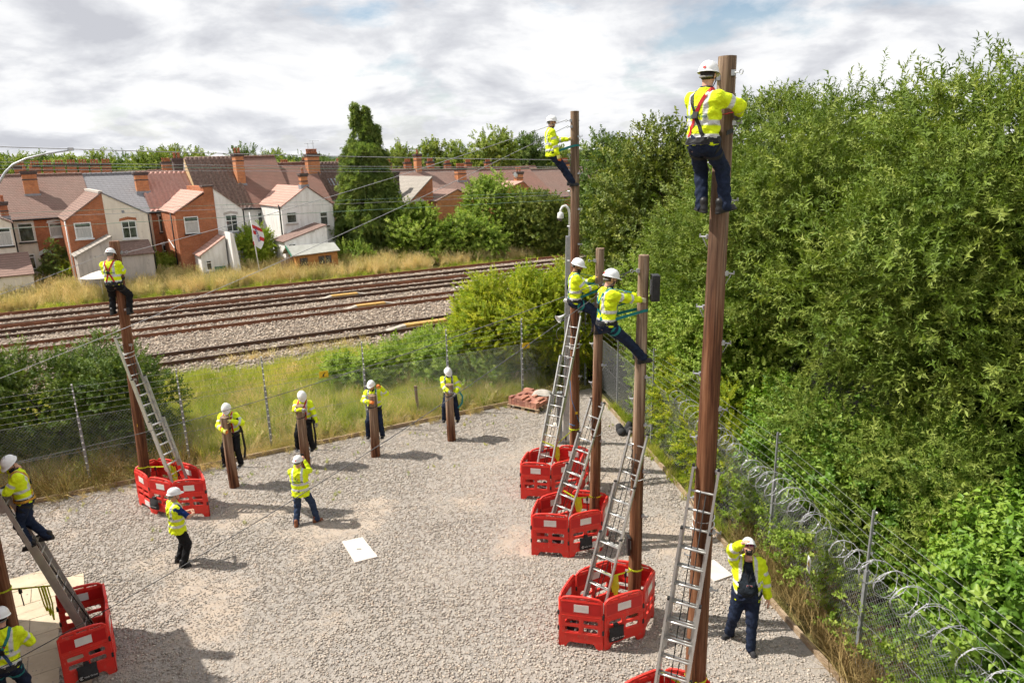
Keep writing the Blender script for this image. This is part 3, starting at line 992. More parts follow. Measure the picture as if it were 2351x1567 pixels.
# ------------------------------------------------------------------ ladders
def ladder(label, foot, top, lat, L1, tops, mt, w=0.40, rope=True):
    """foot/top world points of the climbing axis; lat = sideways direction; tops = upper ends of the three sections"""
    foot, top = Vector(foot), Vector(top)
    ax = (top - foot).normalized()
    lt = Vector(lat)
    lt = (lt - ax * lt.dot(ax)).normalized()
    nm = ax.cross(lt)
    if nm.dot(Vector((0, 0, 1))) < 0:
        nm = -nm
        lt = -lt
    t = empty('extension_ladder', foot, 0, label, 'ladder', 'aluminium extension ladders')
    M = Matrix((lt, nm, ax)).transposed().to_4x4()
    t.matrix_basis = Matrix.Translation(foot) @ M
    m_al = MATS[mt]
    bots = [0.0] + [tp - L1 for tp in tops[1:]]
    for s in range(len(tops)):
        ww = w - 0.045 * s
        off = -0.068 * s
        for sd in (-1, 1):
            m = MB()
            m.bx(sd * ww / 2 - 0.015, sd * ww / 2 + 0.015, off - 0.032, off + 0.032, bots[s], tops[s])
            o = m.build('stile', m_al, t)
            c_ = MB()
            c_.bx(sd * ww / 2 - 0.016, sd * ww / 2 + 0.016, off - 0.033, off + 0.033, tops[s] - 0.002, tops[s] + 0.025)
            if s == 0:
                c_.bx(sd * ww / 2 - 0.02, sd * ww / 2 + 0.02, off - 0.04, off + 0.04, -0.03, 0.05)
            c_.build('end_cap', MATS['black_plastic'], o)
        z = math.ceil((bots[s] + 0.06) / 0.25) * 0.25
        while z < tops[s] - 0.08:
            MB().tube([(-ww / 2, off, z), (ww / 2, off, z)], 0.0155, 6).build('rung', m_al, t, True)
            z += 0.25
    s = len(tops) - 1
    ww, off = w - 0.045 * s, -0.068 * s
    MB().tube([(-ww / 2, off, tops[s] - 0.03), (-ww / 3, off - 0.07, tops[s] - 0.03), (0, off - 0.1, tops[s] - 0.03), (ww / 3, off - 0.07, tops[s] - 0.03), (ww / 2, off, tops[s] - 0.03)], 0.016, 6).build('pole_grip', m_al, t, True)
    if rope:
        m = MB()
        m.tube([(0.02, off + 0.03, tops[s] - 0.3), (0.03, off + 0.05, tops[s] * 0.5), (0.0, 0.08, 0.25)], 0.007, 5)
        m.tube([(-0.05, off + 0.03, tops[s] - 0.35), (-0.06, off + 0.04, tops[s] * 0.45), (-0.03, 0.08, 0.2)], 0.007, 5)
        m.build('rope', MATS['rope_black'], t, True)
    MB().box((w / 2 - 0.045 + 0.014, -0.062, tops[0] * 0.45), (0.006, 0.045, 0.12)).build('blue_sticker', MATS['rope_blue'], t)
    return t
ladder('aluminium ladder leaning on the left pole inside the left barrier ring', (-7.86, 15.5, 0), (-8.98, 15.93, 4.24), (0.35, 0.9, 0), 2.3, (2.35, 3.4, 4.45), 'aluminium')
ladder('farthest aluminium ladder leaning on the tall pole beside the camera column', (0.56, 15.75, 0), (1.52, 17.08, 4.2), (0.75, -0.55, 0), 2.4, (2.5, 3.5, 4.55), 'aluminium')
ladder('aluminium ladder in the middle one of the three barrier rings on the right', (0.68, 13.2, 0), (1.68, 13.8, 3.12), (0.8, -0.5, 0), 1.95, (1.9, 2.6, 3.35), 'aluminium')
ladder('aluminium ladder leaning on the pole with the black box, yellow lettering on its stile', (1.12, 10.42, 0), (2.02, 10.97, 3.52), (0.8, -0.5, 0), 2.1, (1.9, 2.8, 3.72), 'aluminium')
ladder('nearest aluminium ladder leaning on the thick pole at the bottom of the picture', (1.78, 7.62, 0), (2.34, 8.0, 4.25), (0.9, -0.35, 0), 2.5, (2.55, 3.5, 4.32), 'aluminium')
ladder('grey ladder in shade at the left edge carrying a climbing man', (-7.36, 10.64, 0), (-9.05, 10.30, 5.9), (-0.45, 0.89, 0), 3.2, (2.2, 3.2, 6.1), 'aluminium_shaded', 0.42)
# yellow lettering on a stile
# ------------------------------------------------------------------ lashing straps
def ribbon(pts, w, th, up=(0, 0, 1)):
    m = MB()
    pts = [Vector(p) for p in pts]
    for i in range(len(pts) - 1):
        if (pts[i + 1] - pts[i]).length > 1e-4:
            m.bar(pts[i], pts[i + 1], th, w, up)
    return m
def strap(label, la, lb, pole_p, z, hang):
    """from ladder stiles la, lb to the pole at height z, with a hanging tail"""
    base, top = Vector(pole_p['base']), Vector(pole_p['top'])
    c = base + (top - base) * (z / top.z)
    rad = pole_p['r0'] + 0.006
    la, lb = Vector(la), Vector(lb)
    t = empty('lashing_strap', lb, 0, label, 'strap', 'yellow straps lashing the ladders')
    I = Matrix.Translation(-lb)
    q = lambda v: I @ Vector(v)
    e = (c - lb)
    e.z = 0
    e.normalize()
    s_ = Vector((-e.y, e.x, 0))
    loop = [c + (-e * math.cos(a) + s_ * math.sin(a)) * rad for a in [R(-75 + 30 * k) for k in range(-4, 10)]]
    ribbon([q(la), q(lb), q(c - e * rad)], 0.03, 0.004).build('tension_band', MATS['strap_yellow'], t)
    ribbon([q(v) for v in loop], 0.03, 0.004).build('pole_loop', MATS['strap_yellow'], t)
    m = MB()
    for k in range(3):
        o = Vector((0.03 * k - 0.03, 0.02 * k, 0))
        m2 = ribbon([q(lb + o), q(lb + o + Vector((0.03, 0, -hang * 0.5))), q(lb + o + Vector((0.05, 0.01, -hang * (0.7 + 0.15 * k)))), q(lb + o + Vector((0.085, 0.0, -hang * 0.5))), q(lb + o + Vector((0.06, 0, -0.02)))], 0.026, 0.004, (1, 0, 0.2))
        m.add(m2.v, m2.f)
    m.build('loose_tail', MATS['strap_yellow'], t)
    m = MB()
    p = lb.lerp(c, 0.55)
    m.tube([q(p), q(p + Vector((0, 0, -0.1))), q(p + Vector((0.01, 0, -0.35)))], 0.01, 5)
    m.box(q(p + Vector((0, 0, -0.06))), (0.04, 0.04, 0.09))
    m.build('hook', MATS['black_plastic'], t)
strap('yellow strap tying the left ladder to the left pole', (-8.25, 15.85, 1.25), (-8.2, 15.5, 1.15), PL, 0.95, 0.5)
strap('yellow strap tying the farthest ladder to the tall pole', (0.68, 16.1, 1.3), (0.98, 16.0, 1.2), PB, 1.15, 0.45)
strap('yellow strap knotted on the middle ladder and looped round its pole', (1.0, 13.45, 1.3), (1.25, 13.3, 1.2), P1, 0.92, 0.45)
strap('yellow strap knotted between the black-box pole and its ladder', (1.33, 10.7, 1.2), (1.6, 10.55, 1.15), P2, 0.95, 0.45)
strap('yellow strap on the nearest ladder at the bottom edge', (1.84, 7.95, 1.42), (2.14, 7.75, 1.35), PG, 1.1, 0.4)
strap('long yellow straps trailing from the left edge pole to the dull grey ladder', (-7.8, 10.72, 1.15), (-8.25, 10.75, 1.1), PN, 1.0, 0.7)

# ------------------------------------------------------------------ red barriers
outer = [(-0.372, 0), (-0.27, 0), (-0.235, 0.075), (-0.20, 0.105), (0.20, 0.105), (0.235, 0.075), (0.27, 0), (0.372, 0), (0.365, 0.55), (0.36, 0.90), (0.30, 0.955), (0.18, 0.975), (0, 0.98), (-0.18, 0.975), (-0.30, 0.955), (-0.36, 0.90), (-0.365, 0.55)]
holes = [rrect(-0.29, -0.11, 0.905, 0.94, 0.015), rrect(-0.085, 0.085, 0.912, 0.95, 0.015), rrect(0.11, 0.29, 0.905, 0.94, 0.015)]
for z0, z1 in ((0.45, 0.545), (0.30, 0.405)):
    holes += [rrect(-0.285, -0.035, z0, z1, 0.03), rrect(0.03, 0.285, z0, z1, 0.03)]
pm = outline_mesh('barrier_panel', outer, holes, 0.036, 0.006)
pm.transform(Matrix.Rotation(R(90), 4, 'X'))
pm.materials.clear()
pm.materials.append(MATS['barrier_red'])
bandm = MB()
bandm.bx(-0.335, 0.335, -0.021, 0.021, 0.665, 0.865)
bandm = bandm.mesh('band')
bandm.materials.append(MATS['barrier_band'])
ribm = MB()
for z in (0.615, 0.885, 0.575, 0.275):
    ribm.bx(-0.345, 0.345, -0.023, 0.023, z - 0.006, z + 0.006)
for x in (-0.33, 0.0, 0.33):
    ribm.bx(x - 0.008, x + 0.008, -0.0225, 0.0225, 0.28, 0.60)
ribm = ribm.mesh('ribs')
ribm.materials.append(MATS['barrier_red'])
plm = MB().bx(-0.125, 0.125, -0.024, 0.024, 0.695, 0.835).mesh('reflector')
plm.materials.append(MATS['reflector_white'])
hgm = MB().bx(0.355, 0.388, -0.028, 0.028, 0.60, 0.68).bx(0.355, 0.388, -0.028, 0.028, 0.30, 0.38).mesh('hinge')
hgm.materials.append(MATS['black_plastic'])
def barrier_ring(verts, label, edges=None, lowplate=()):
    cx = sum(v[0] for v in verts) / len(verts)
    cy = sum(v[1] for v in verts) / len(verts)
    t = empty('barrier_ring', (cx, cy, 0), 0, label, 'barrier', 'red barrier rings round the poles')
    n = len(verts)
    for i in (edges if edges is not None else range(n)):
        a, b_ = Vector((*verts[i], 0)), Vector((*verts[(i + 1) % n], 0))
        d = b_ - a
        o = bpy.data.objects.new('barrier_panel', pm)
        COL.objects.link(o)
        o.parent = t
        o.location = (a + b_) / 2 - Vector((cx, cy, 0))
        o.rotation_euler = (0, 0, math.atan2(d.y, d.x))
        o.scale = (d.length / 0.755, 1, 1)
        for nm, mm in (('band', bandm), ('ribs', ribm), ('reflector', plm), ('hinge', hgm)):
            c_ = bpy.data.objects.new(nm, mm)
            COL.objects.link(c_)
            c_.parent = o
        if i in lowplate:
            c_ = bpy.data.objects.new('reflector', plm)
            COL.objects.link(c_)
            c_.parent = o
            c_.location = (0.14, 0, -0.57)
    return t
barrier_ring([(0.68, 10.33), (1.41, 10.16), (2.12, 10.46), (2.43, 11.07), (1.71, 11.38), (1.01, 10.99)], 'red barrier ring in front, nearest of the three standing in a row on the right')
barrier_ring([(0.31, 13.14), (1.07, 13.01), (1.77, 13.25), (2.0, 13.92), (1.22, 14.15), (0.5, 13.85)], 'middle one of the three red barrier rings in a row on the right', None, (1,))
barrier_ring([(0.13, 15.65), (0.85, 15.5), (1.58, 15.78), (1.85, 16.4), (1.12, 16.62), (0.36, 16.36)], 'farthest of the three red barrier rings in a row on the right', None, (2,))
barrier_ring([(-9.28, 15.88), (-8.7, 15.39), (-8.0, 15.10), (-7.27, 15.17), (-7.70, 15.82), (-8.36, 16.2), (-9.0, 16.45)], 'red barrier ring round the left pole, behind the man in the yellow vest', None, (0,))
barrier_ring([(-7.28, 9.55), (-6.69, 9.95), (-7.0, 10.5), (-7.38, 11.08), (-8.05, 10.76), (-7.75, 10.1)], 'red barrier ring in the lower left corner round the dull grey ladder foot', (0, 1, 2, 3))
barrier_ring([(1.38, 8.24), (1.42, 7.45), (2.1, 7.15), (2.75, 7.6), (2.66, 8.3), (2.07, 8.58)], 'red barrier ring cut off by the bottom edge round the thick pole')

# black sandbags hung on barriers, with their print
def kmark(parent, mt, s):
    """round mark with a K and a small diamond"""
    m = MB()
    for k in range(14):
        a0, a1 = R(40 + k * 20), R(40 + (k + 1) * 20)
        m.quad((0.8 * s * math.cos(a0), 0.8 * s * math.sin(a0), 0), (s * math.cos(a0), s * math.sin(a0), 0), (s * math.cos(a1), s * math.sin(a1), 0), (0.8 * s * math.cos(a1), 0.8 * s * math.sin(a1), 0))
    m.bx(-0.35 * s, -0.15 * s, -0.5 * s, 0.5 * s, 0, 0.0005)
    m.quad((-0.12 * s, 0.02 * s, 0), (0.25 * s, 0.5 * s, 0), (0.45 * s, 0.5 * s, 0), (0.05 * s, 0, 0))
    m.quad((-0.12 * s, -0.02 * s, 0), (0.05 * s, 0, 0), (0.45 * s, -0.5 * s, 0), (0.25 * s, -0.5 * s, 0))
    return m
def sandbag(loc, rz, label, lean=0.0):
    t = empty('sandbag', loc, rz, label, 'sandbag', 'black sandbags on the barriers')
    m = MB()
    nx_, nz_ = 8, 8
    for sgn in (-1, 1):
        k = len(m.v)
        for i in range(nz_ + 1):
            for j in range(nx_ + 1):
                x, z = j / nx_ * 2 - 1, i / nz_
                th = (1 - abs(x) ** 3) * (0.055 * math.sin(math.pi * min(1, z * 0.9 + 0.08)) * (1.3 - z)) + 0.004
                m.v.append((x * 0.14 * (1 + 0.04 * math.sin(7 * z)), sgn * th - 0.03, -0.25 + z * 0.27))
        for i in range(nz_):
            for j in range(nx_):
                a = k + i * (nx_ + 1) + j
                m.face((a, a + 1, a + nx_ + 2, a + nx_ + 1))
    bag = m.build('bag', MATS['black_fabric'], t, True)
    MB().box((0, 0.0, 0.03), (0.08, 0.06, 0.05)).build('handle', MATS['black_fabric'], t)
    o = link_mesh('lettering', text_mesh('Kelly Group', 0.038).copy(), MATS['print_white'], t)
    o.matrix_basis = Matrix.Translation((0.035, -0.088, -0.16)) @ Matrix.Rotation(R(90), 4, 'X')
    o = kmark(t, None, 0.03).build('emblem', MATS['print_white'], t)
    o.matrix_basis = Matrix.Translation((-0.095, -0.084, -0.16)) @ Matrix.Rotation(R(90), 4, 'X')
    return t
sandbag((1.62, 10.22, 0.42), R(23), 'black sandbag hung on the nearest of the three right barrier rings')
sandbag((1.42, 13.10, 0.40), R(19), 'black sandbag on the middle barrier ring beside a low white reflector')
sandbag((-8.58, 15.30, 0.42), R(-24), 'black sandbag on the left barrier ring behind the man in the vest')
sandbag((-6.98, 9.70, 0.34), R(34), 'black sandbag on the lower left barrier ring')
# ------------------------------------------------------------------ fences
def chain_link(name, A, B, h, parent, off, z0=0.05, sp=0.085, r=0.0017):
    """woven diamond wire between two posts, in parent's frame"""
    A, B = Vector(A), Vector(B)
    d = B - A
    L = d.length
    e = d / L
    nrm = Vector((-e.y, e.x, 0))
    Vs, Fs = [], []
    k = 0
    stp_ = sp * 1.0
    for sgn in (1, -1):
        x = -h if sgn > 0 else 0.0
        while x < (L if sgn > 0 else L + h):
            # line: s = x + sgn*z
            zs, ze = 0.0, h
            if sgn > 0:
                zs, ze = max(0, -x), min(h, L - x)
            else:
                zs, ze = max(0, x - L), min(h, x)
            if ze - zs > 0.02:
                p0 = A + e * (x + sgn * zs) + Vector((0, 0, z0 + zs)) + nrm * (0.0025 * sgn)
                p1 = A + e * (x + sgn * ze) + Vector((0, 0, z0 + ze)) + nrm * (0.0025 * sgn)
                dd = (p1 - p0).normalized()
                s1 = dd.cross(nrm)
                for p in (p0, p1):
                    for c_, q in ((s1, 1), (s1 * -0.5 + nrm * 0.87, 1), (s1 * -0.5 - nrm * 0.87, 1)):
                        Vs.append(p + c_ * r)
                Fs += [(k, k + 1, k + 4, k + 3), (k + 1, k + 2, k + 5, k + 4), (k + 2, k, k + 3, k + 5)]
                k += 6
            x += stp_
    o = link_mesh(name, np_mesh(name, np.array([v[:] for v in Vs]), np.array(Fs)), MATS['mesh_wire'], parent)
    o['kind'] = 'stuff'
    return o
def fence(label, pts, h, top, parent_loc, wr_=0.0017, insul='white_plastic'):
    t = empty('chain_link_fence', parent_loc, 0, label, 'fence')
    O = Vector(parent_loc)
    P = [Vector((*p, 0)) - O for p in pts]
    P = [Vector((p.x, p.y, 0)) for p in P]
    for i, p in enumerate(P):
        e = (P[min(i + 1, len(P) - 1)] - P[max(i - 1, 0)]).normalized()
        nrm = Vector((-e.y, e.x, 0))
        m = MB()
        m.bar(p + Vector((0, 0, -0.05)), p + Vector((0, 0, h)), 0.065, 0.05, nrm)
        m.bar(p + Vector((0, 0, h - 0.1)), p + Vector((0, 0, top)), 0.032, 0.03, nrm)
        o = m.build('post', MATS['post_steel'], t)
        mi = MB()
        z = 0.25
        while z < top:
            mi.lathe([(0.0, -0.022), (0.018, -0.014), (0.022, 0), (0.018, 0.014), (0, 0.022)], p - nrm * 0.05 + Vector((0, 0, z)), 7)
            z += 0.17 if z > h - 0.3 else 0.19
        setk(mi.build('insulators', MATS[insul], o, True), kind='stuff')
    for i in range(len(P) - 1):
        chain_link('wire_mesh', P[i], P[i + 1], h, t, 0, r=wr_)
    for z in (0.1, h * 0.5, h):
        m = MB()
        m.tube([p + Vector((0, 0, z + 0.03)) for p in P], 0.004, 4)
        m.build('line_wire', MATS['mesh_wire'], t, True)
    z = h + 0.17
    while z < top:
        nr = Vector((-(P[1] - P[0]).normalized().y, (P[1] - P[0]).normalized().x, 0))
        m = MB().tube([p - nr * 0.05 + Vector((0, 0, z)) for p in P], 0.0032, 4)
        m.build('electric_wire', MATS['mesh_wire'], t, True)
        z += 0.17
    return t
FB = [un(u, 20.28) for u in (-7.6, -4.72, -1.85, 0.55, 2.75, 5.65, 8.4, 11.15, 13.75)]
tb = fence('chain-link fence with steel posts along the railway grass bank', [(p.x, p.y) for p in FB], 1.85, 2.78, (-4.0, 20.8, 0))
yr = lambda y: float(yard_right(y)) + 0.36
FR = [(yr(y) + dx_, y) for y, dx_ in ((3.3, 0), (6.4, 0), (9.55, 0.08), (12.65, 0.26), (15.75, 0.1), (18.85, 0), (21.95, 0), (24.3, 0))]
tr = fence('chain-link fence with razor wire coil under the willow on the right', FR, 1.8, 2.82, (5.0, 12.0, 0), 0.0026)
# razor coil
m = MB()
mbarb = MB()
pts = []
O = Vector((5.0, 12.0, 0))
rg = random.Random(4)
ph = 0.0
y = 3.5
while y < 17.4:
    a = ph
    rad = 0.23 + 0.05 * math.sin(y * 1.7) + rg.uniform(-0.012, 0.012)
    c_ = Vector((yr(y) + 0.06, y, 1.86 + 0.05 * math.sin(y * 2.3))) - O
    pts.append(c_ + Vector((math.cos(a) * rad, 0.12 * math.sin(a * 0.5), math.sin(a) * rad)))
    ph += 2 * math.pi / 20
    y += 0.19 / 20
m.tube(pts, 0.005, 5)
m.build('razor_coil', MATS['razor_wire'], tr, True)
for i in range(2, len(pts) - 2, 2):
    d = (pts[i + 1] - pts[i - 1]).normalized()
    a, b_, _ = frame_from(d)
    mbarb.add([pts[i] + a * 0.02, pts[i] + d * 0.018, pts[i] - a * 0.02, pts[i] - d * 0.018], ((0, 1, 2, 3),))
setk(mbarb.build('razor_barbs', MATS['razor_wire'], tr), kind='stuff')
# small second coil in the far corner
m = MB()
pts = []
for i in range(60):
    a = i * 2 * math.pi / 18
    q = un(12.6 + i * 0.02, 20.2, 2.0) - O
    pts.append(q + Vector((0.25 * math.cos(a), 0.1 * math.cos(a), 0.28 * math.sin(a))))
m.tube(pts, 0.008, 5)
m.build('razor_coil', MATS['razor_wire'], tr, True)
# fence signs
def plate(label, loc, rz, w, h, mt, group):
    t = empty('warning_sign', loc, rz, label, 'sign', group)
    MB().bx(-w / 2, w / 2, -0.004, 0.004, -h / 2, h / 2).build('plate', MATS[mt], t)
    return t
for k, (x, y, z, lab) in enumerate(((-5.58, 19.92, 1.98, 'yellow warning sign on the fence above the second training post'), (0.47, 23.02, 1.86, 'yellow warning sign on the back fence under the hedge'))):
    t = plate(lab, (x, y, z), R(28), 0.27, 0.2, 'sign_yellow', 'yellow signs on the back fence')
    m = MB()
    m.add([(-0.05, -0.006, -0.06), (0.02, -0.006, -0.06), (-0.02, -0.006, 0.02)], ((0, 1, 2),))
    m.quad((-0.02, -0.006, 0.0), (0.05, -0.006, 0.06), (0.06, -0.006, 0.05), (0.0, -0.006, -0.02))
    m.quad((-0.09, -0.006, -0.07), (0.09, -0.006, -0.07), (0.09, -0.006, -0.08), (-0.09, -0.006, -0.08))
    m.build('pictogram', MATS['print_black'], t)
for x, y, z, lab in ((yr(10.75) - 0.05, 10.75, 1.15, 'white warning sign with yellow triangle hung on the right fence'), (yr(15.4) - 0.05, 15.4, 1.42, 'small white sign on the right fence behind the thick pole')):
    t = plate(lab, (x, y, z), R(-97), 0.16, 0.27, 'white_paint', 'white signs on the right fence')
    m = MB().add([(-0.065, -0.007, -0.02), (0.065, -0.007, -0.02), (0, -0.007, 0.10)], ((0, 1, 2),))
    m.build('triangle', MATS['sign_yellow'], t)
    m = MB().quad((-0.008, -0.0085, 0.0), (0.012, -0.0085, 0.03), (0.006, -0.0085, 0.07), (-0.012, -0.0085, 0.04))
    m.quad((-0.06, -0.0085, -0.05), (0.06, -0.0085, -0.05), (0.06, -0.0085, -0.06), (-0.06, -0.0085, -0.06))
    m.quad((-0.06, -0.0085, -0.08), (0.04, -0.0085, -0.08), (0.04, -0.0085, -0.09), (-0.06, -0.0085, -0.09))
    m.build('pictogram', MATS['print_black'], t)

# ------------------------------------------------------------------ timber edging
def edging(label, pts, step):
    t = empty('timber_edging', (*pts[0], 0), 0, label, 'edging')
    O = Vector((*pts[0], 0))
    for (a, b_) in zip(pts[:-1], pts[1:]):
        A, B = Vector((*a, 0)) - O, Vector((*b_, 0)) - O
        n = max(1, round((B - A).length / step))
        for i in range(n):
            p, q = A.lerp(B, i / n), A.lerp(B, (i + 1) / n)
            g = (q - p).normalized() * 0.008
            dz = random.uniform(-0.008, 0.012)
            MB().bar(p + g + Vector((0, 0, 0.045 + dz)), q - g + Vector((random.uniform(-0.01, 0.01), 0.008, 0.045 + random.uniform(-0.008, 0.012))), 0.055, 0.13).build('board', MATS['timber'], t)
    return t
edging('timber edging boards between the gravel and the railway bank', [tuple(un(u, 19.83)[:2]) for u in (-8, -2, 4, 8.6, 13.1)], 2.4)
edging('timber edging boards along the foot of the right fence', [(float(yard_right(y)) + 0.03, y) for y in (7.0, 9.27, 11.11, 13.8, 16.49, 19.2, 22.4)], 2.4)
st = pole('marker_post', (-3.12, 21.75, 0), (-3.15, 21.75, 0.95), 0.05, 0.05, 'thin square-topped timber post standing in grass beyond the mesh', [], 'marker posts', (0.9, 1.2))

# ------------------------------------------------------------------ paving, cover slabs
t = empty('paving_slabs', (-9.24, 13.38, 0), math.atan2(-0.85, 0.53), kind='structure')
rg = random.Random(2)
for r_ in range(13):
    off = 0.0 if r_ % 2 else 0.45
    x0 = r_ * 0.605
    y = 0.0 - off
    while y > -4.0:
        ya, yb = max(y - 0.9, -4.0), min(y, 0)
        if yb - ya > 0.1:
            MB().bx(x0 + 0.006, x0 + 0.599, ya + 0.006, yb - 0.006, -0.03, 0.02 + rg.uniform(-0.003, 0.005)).build('slab', MATS['paving'], t)
        y -= 0.9
t.rotation_euler = (0, 0, math.atan2(-0.85, 0.53))
def flat_slab(pts, lab, mt='pale_concrete'):
    c = Vector((sum(p[0] for p in pts) / 4, sum(p[1] for p in pts) / 4, 0))
    o = MB()
    v = [Vector((*p, 0)) - c for p in pts]
    o.add([p + Vector((0, 0, z)) for z in (-0.02, 0.035) for p in v], ((3, 2, 1, 0), (4, 5, 6, 7), (0, 1, 5, 4), (1, 2, 6, 5), (2, 3, 7, 6), (3, 0, 4, 7)))
    t = o.build('cover_slab', MATS[mt])
    t.location = c
    setk(t, lab, 'cover slab', 'pale concrete slabs let into the gravel')
    return t
cs = flat_slab([(-3.83, 13.82), (-3.41, 13.98), (-2.93, 13.18), (-3.37, 12.98)], 'pale rectangular concrete slab lying alone in the middle of the gravel')
m = MB().bx(-0.05, 0.05, -0.012, 0.012, 0.036, 0.04)
m.build('lifting_slot', MATS['print_black'], cs)
flat_slab([(3.62, 12.55), (4.0, 12.75), (4.22, 12.2), (3.8, 12.0)], 'pale concrete slab beside the thick pole near the right fence')
flat_slab([(1.2, 20.5), (1.55, 20.75), (1.75, 20.0), (1.4, 19.75)], 'pale concrete slab at the foot of the camera column')

# ------------------------------------------------------------------ brick pallet
pr = math.atan2(-0.59, 0.87)
t = empty('pallet', (0.6, 22.2, 0), pr, 'wooden pallet under the stack of red bricks', 'pallet')
for y in (-0.52, -0.26, 0, 0.26, 0.52):
    MB().bx(-0.6, 0.6, y - 0.05, y + 0.05, 0.12, 0.142).build('deck_board', MATS['pallet_wood'], t)
for y in (-0.5, 0, 0.5):
    MB().bx(-0.6, 0.6, y - 0.05, y + 0.05, 0.0, 0.02).build('base_board', MATS['pallet_wood'], t)
    for x in (-0.54, 0, 0.54):
        MB().bx(x - 0.06, x + 0.06, y - 0.05, y + 0.05, 0.02, 0.12).build('block', MATS['pallet_wood'], t)
t = empty('brick_stack', (0.6, 22.2, 0.142), pr, 'stack of red bricks on the pallet by the back fence', 'bricks')
bm_ = [MB().box((0, 0, 0), (0.102, 0.213, 0.064)).mesh('brick') for _ in range(3)]
for k, mb_ in enumerate(bm_):
    mb_.materials.append(plain('stack_brick_%d' % k, [(0.47, 0.21, 0.14), (0.40, 0.17, 0.12), (0.52, 0.27, 0.19)][k], 0.85, col2=[(0.38, 0.16, 0.11), (0.32, 0.15, 0.12), (0.44, 0.21, 0.15)][k], scale=9))
rg = random.Random(5)
for lz in range(4):
    for ix in range(10):
        for iy in range(5):
            if lz == 3 and (rg.random() < 0.35 or ix > 6):
                continue
            if lz == 2 and ix > 8 and rg.random() < 0.6:
                continue
            o = bpy.data.objects.new('brick', bm_[rg.randrange(3)])
            COL.objects.link(o)
            o.parent = t
            o.location = (-0.5 + ix * 0.108 + rg.uniform(-0.004, 0.004), -0.44 + iy * 0.218 + rg.uniform(-0.006, 0.006), 0.033 + lz * 0.066)
            o.rotation_euler = (0, 0, rg.uniform(-0.04, 0.04))
m = MB()
nx_, ny_ = 10, 8
for i in range(nx_ + 1):
    for j in range(ny_ + 1):
        x, y = i / nx_ * 2 - 1, j / ny_ * 2 - 1
        m.v.append((x * 0.33, y * 0.22, 0.13 * (1 - abs(x) ** 4) * (1 - abs(y) ** 3) + 0.01 * math.sin(5 * x + 3 * y)))
for i in range(nx_):
    for j in range(ny_):
        a = i * (ny_ + 1) + j
        m.face((a, a + 1, a + ny_ + 2, a + ny_ + 1))
o = m.build('cement_sack', MATS['sack_paper'], None, True)
o.location = (0.98, 22.32, 0.142 + 0.235)
o.rotation_euler = (0, 0, pr + 0.3)
setk(o, 'grey paper sack lying on the brick stack', 'sack')

# ------------------------------------------------------------------ camera column
t = empty('camera_column', (1.49, 19.05, 0), 0, 'grey steel column with swan-neck dome camera and loudspeaker', 'camera column')
MB().bx(-0.12, 0.12, -0.09, 0.09, 0, 0.02).build('base_plate', MATS['galvanised'], t)
m = MB()
m.bar((0.0, 0, 0.02), (0.11, 0, 5.95), 0.16, 0.16, (0, 1, 0))
m.build('column', MATS['galvanised'], t)
MB().bx(-0.26, -0.10, -0.12, 0.06, 0.0, 1.55).build('cabinet', MATS['post_steel'], t)
q = [(0.13, 0, 5.95), (0.13, 0, 6.55), (0.10, 0, 6.68), (0.03, 0, 6.76), (-0.05, 0, 6.74), (-0.10, 0, 6.66), (-0.11, 0, 6.58)]
MB().tube(q, 0.032, 8).build('swan_neck', MATS['white_plastic'], t, True)
dm = MB().lathe([(0.03, 0.1), (0.075, 0.075), (0.085, 0.0), (0.09, -0.05), (0.085, -0.07)], (-0.11, 0, 6.5), 14).build('dome_housing', MATS['white_plastic'], t, True)
MB().lathe([(0.075, 0), (0.07, -0.04), (0.045, -0.07), (0.0, -0.08)], (-0.11, 0, 6.43), 14).build('dome_lens', plain('smoked_dome', (0.10, 0.08, 0.07), 0.12, spec=0.7), dm, True)
hr = Matrix.Rotation(R(-118), 4, 'Y') @ Matrix.Rotation(R(25), 4, 'X')
MB().lathe([(0.025, -0.09), (0.035, -0.02), (0.055, 0.05), (0.10, 0.12), (0.125, 0.14), (0.115, 0.135), (0.05, 0.06), (0.0, 0.02)], (-0.10, -0.1, 3.76), 16, hr.to_3x3()).build('loudspeaker', MATS['white_plastic'], t, True)
MB().bar((0.05, -0.06, 3.85), (-0.04, -0.1, 3.8), 0.03, 0.03).build('speaker_bracket', MATS['galvanised'], t)
m = MB().tube([(0.12, -0.12, 4.18), (-0.03, -0.2, 4.24)], 0.05, 10)
m.build('bullet_camera', MATS['white_plastic'], t, True)
MB().lathe([(0.042, 0), (0.0, 0.008)], (-0.032, -0.2, 4.24), 10, Matrix.Rotation(R(-100), 3, 'Y')).build('lens', MATS['black_plastic'], t)
MB().lathe([(0.05, -0.03), (0.065, 0.0), (0.05, 0.05), (0, 0.07)], (0.15, -0.11, 4.13), 12).build('small_dome', MATS['white_plastic'], t, True)

# black equipment boxes
t = empty('equipment_box', (2.28, 11.03, 5.80), 0, 'black ribbed box bolted near the top of a wooden pole', 'equipment box')
o = MB().bx(-0.055, 0.075, -0.10, 0.10, 0, 0.42).build('case', MATS['black_plastic'], t)
bv = o.modifiers.new('round', 'BEVEL')
bv.width = 0.015
bv.segments = 2
MB().bx(-0.03, 0.05, -0.115, -0.10, 0.03, 0.39).build('lid', MATS['black_plastic'], t)
MB().bx(-0.07, -0.055, -0.03, 0.03, 0.1, 0.34).build('bracket', MATS['galvanised'], t)
t = empty('equipment_box', (1.955, 11.03, 1.28), 0, 'slim black box on the pole just above the nearest right barrier ring', 'equipment box')
MB().bx(-0.03, 0.02, -0.07, 0.07, 0, 0.34).build('case', MATS['black_plastic'], t)
MB().bx(0.02, 0.035, -0.02, 0.02, 0.1, 0.25).build('bracket', MATS['galvanised'], t)
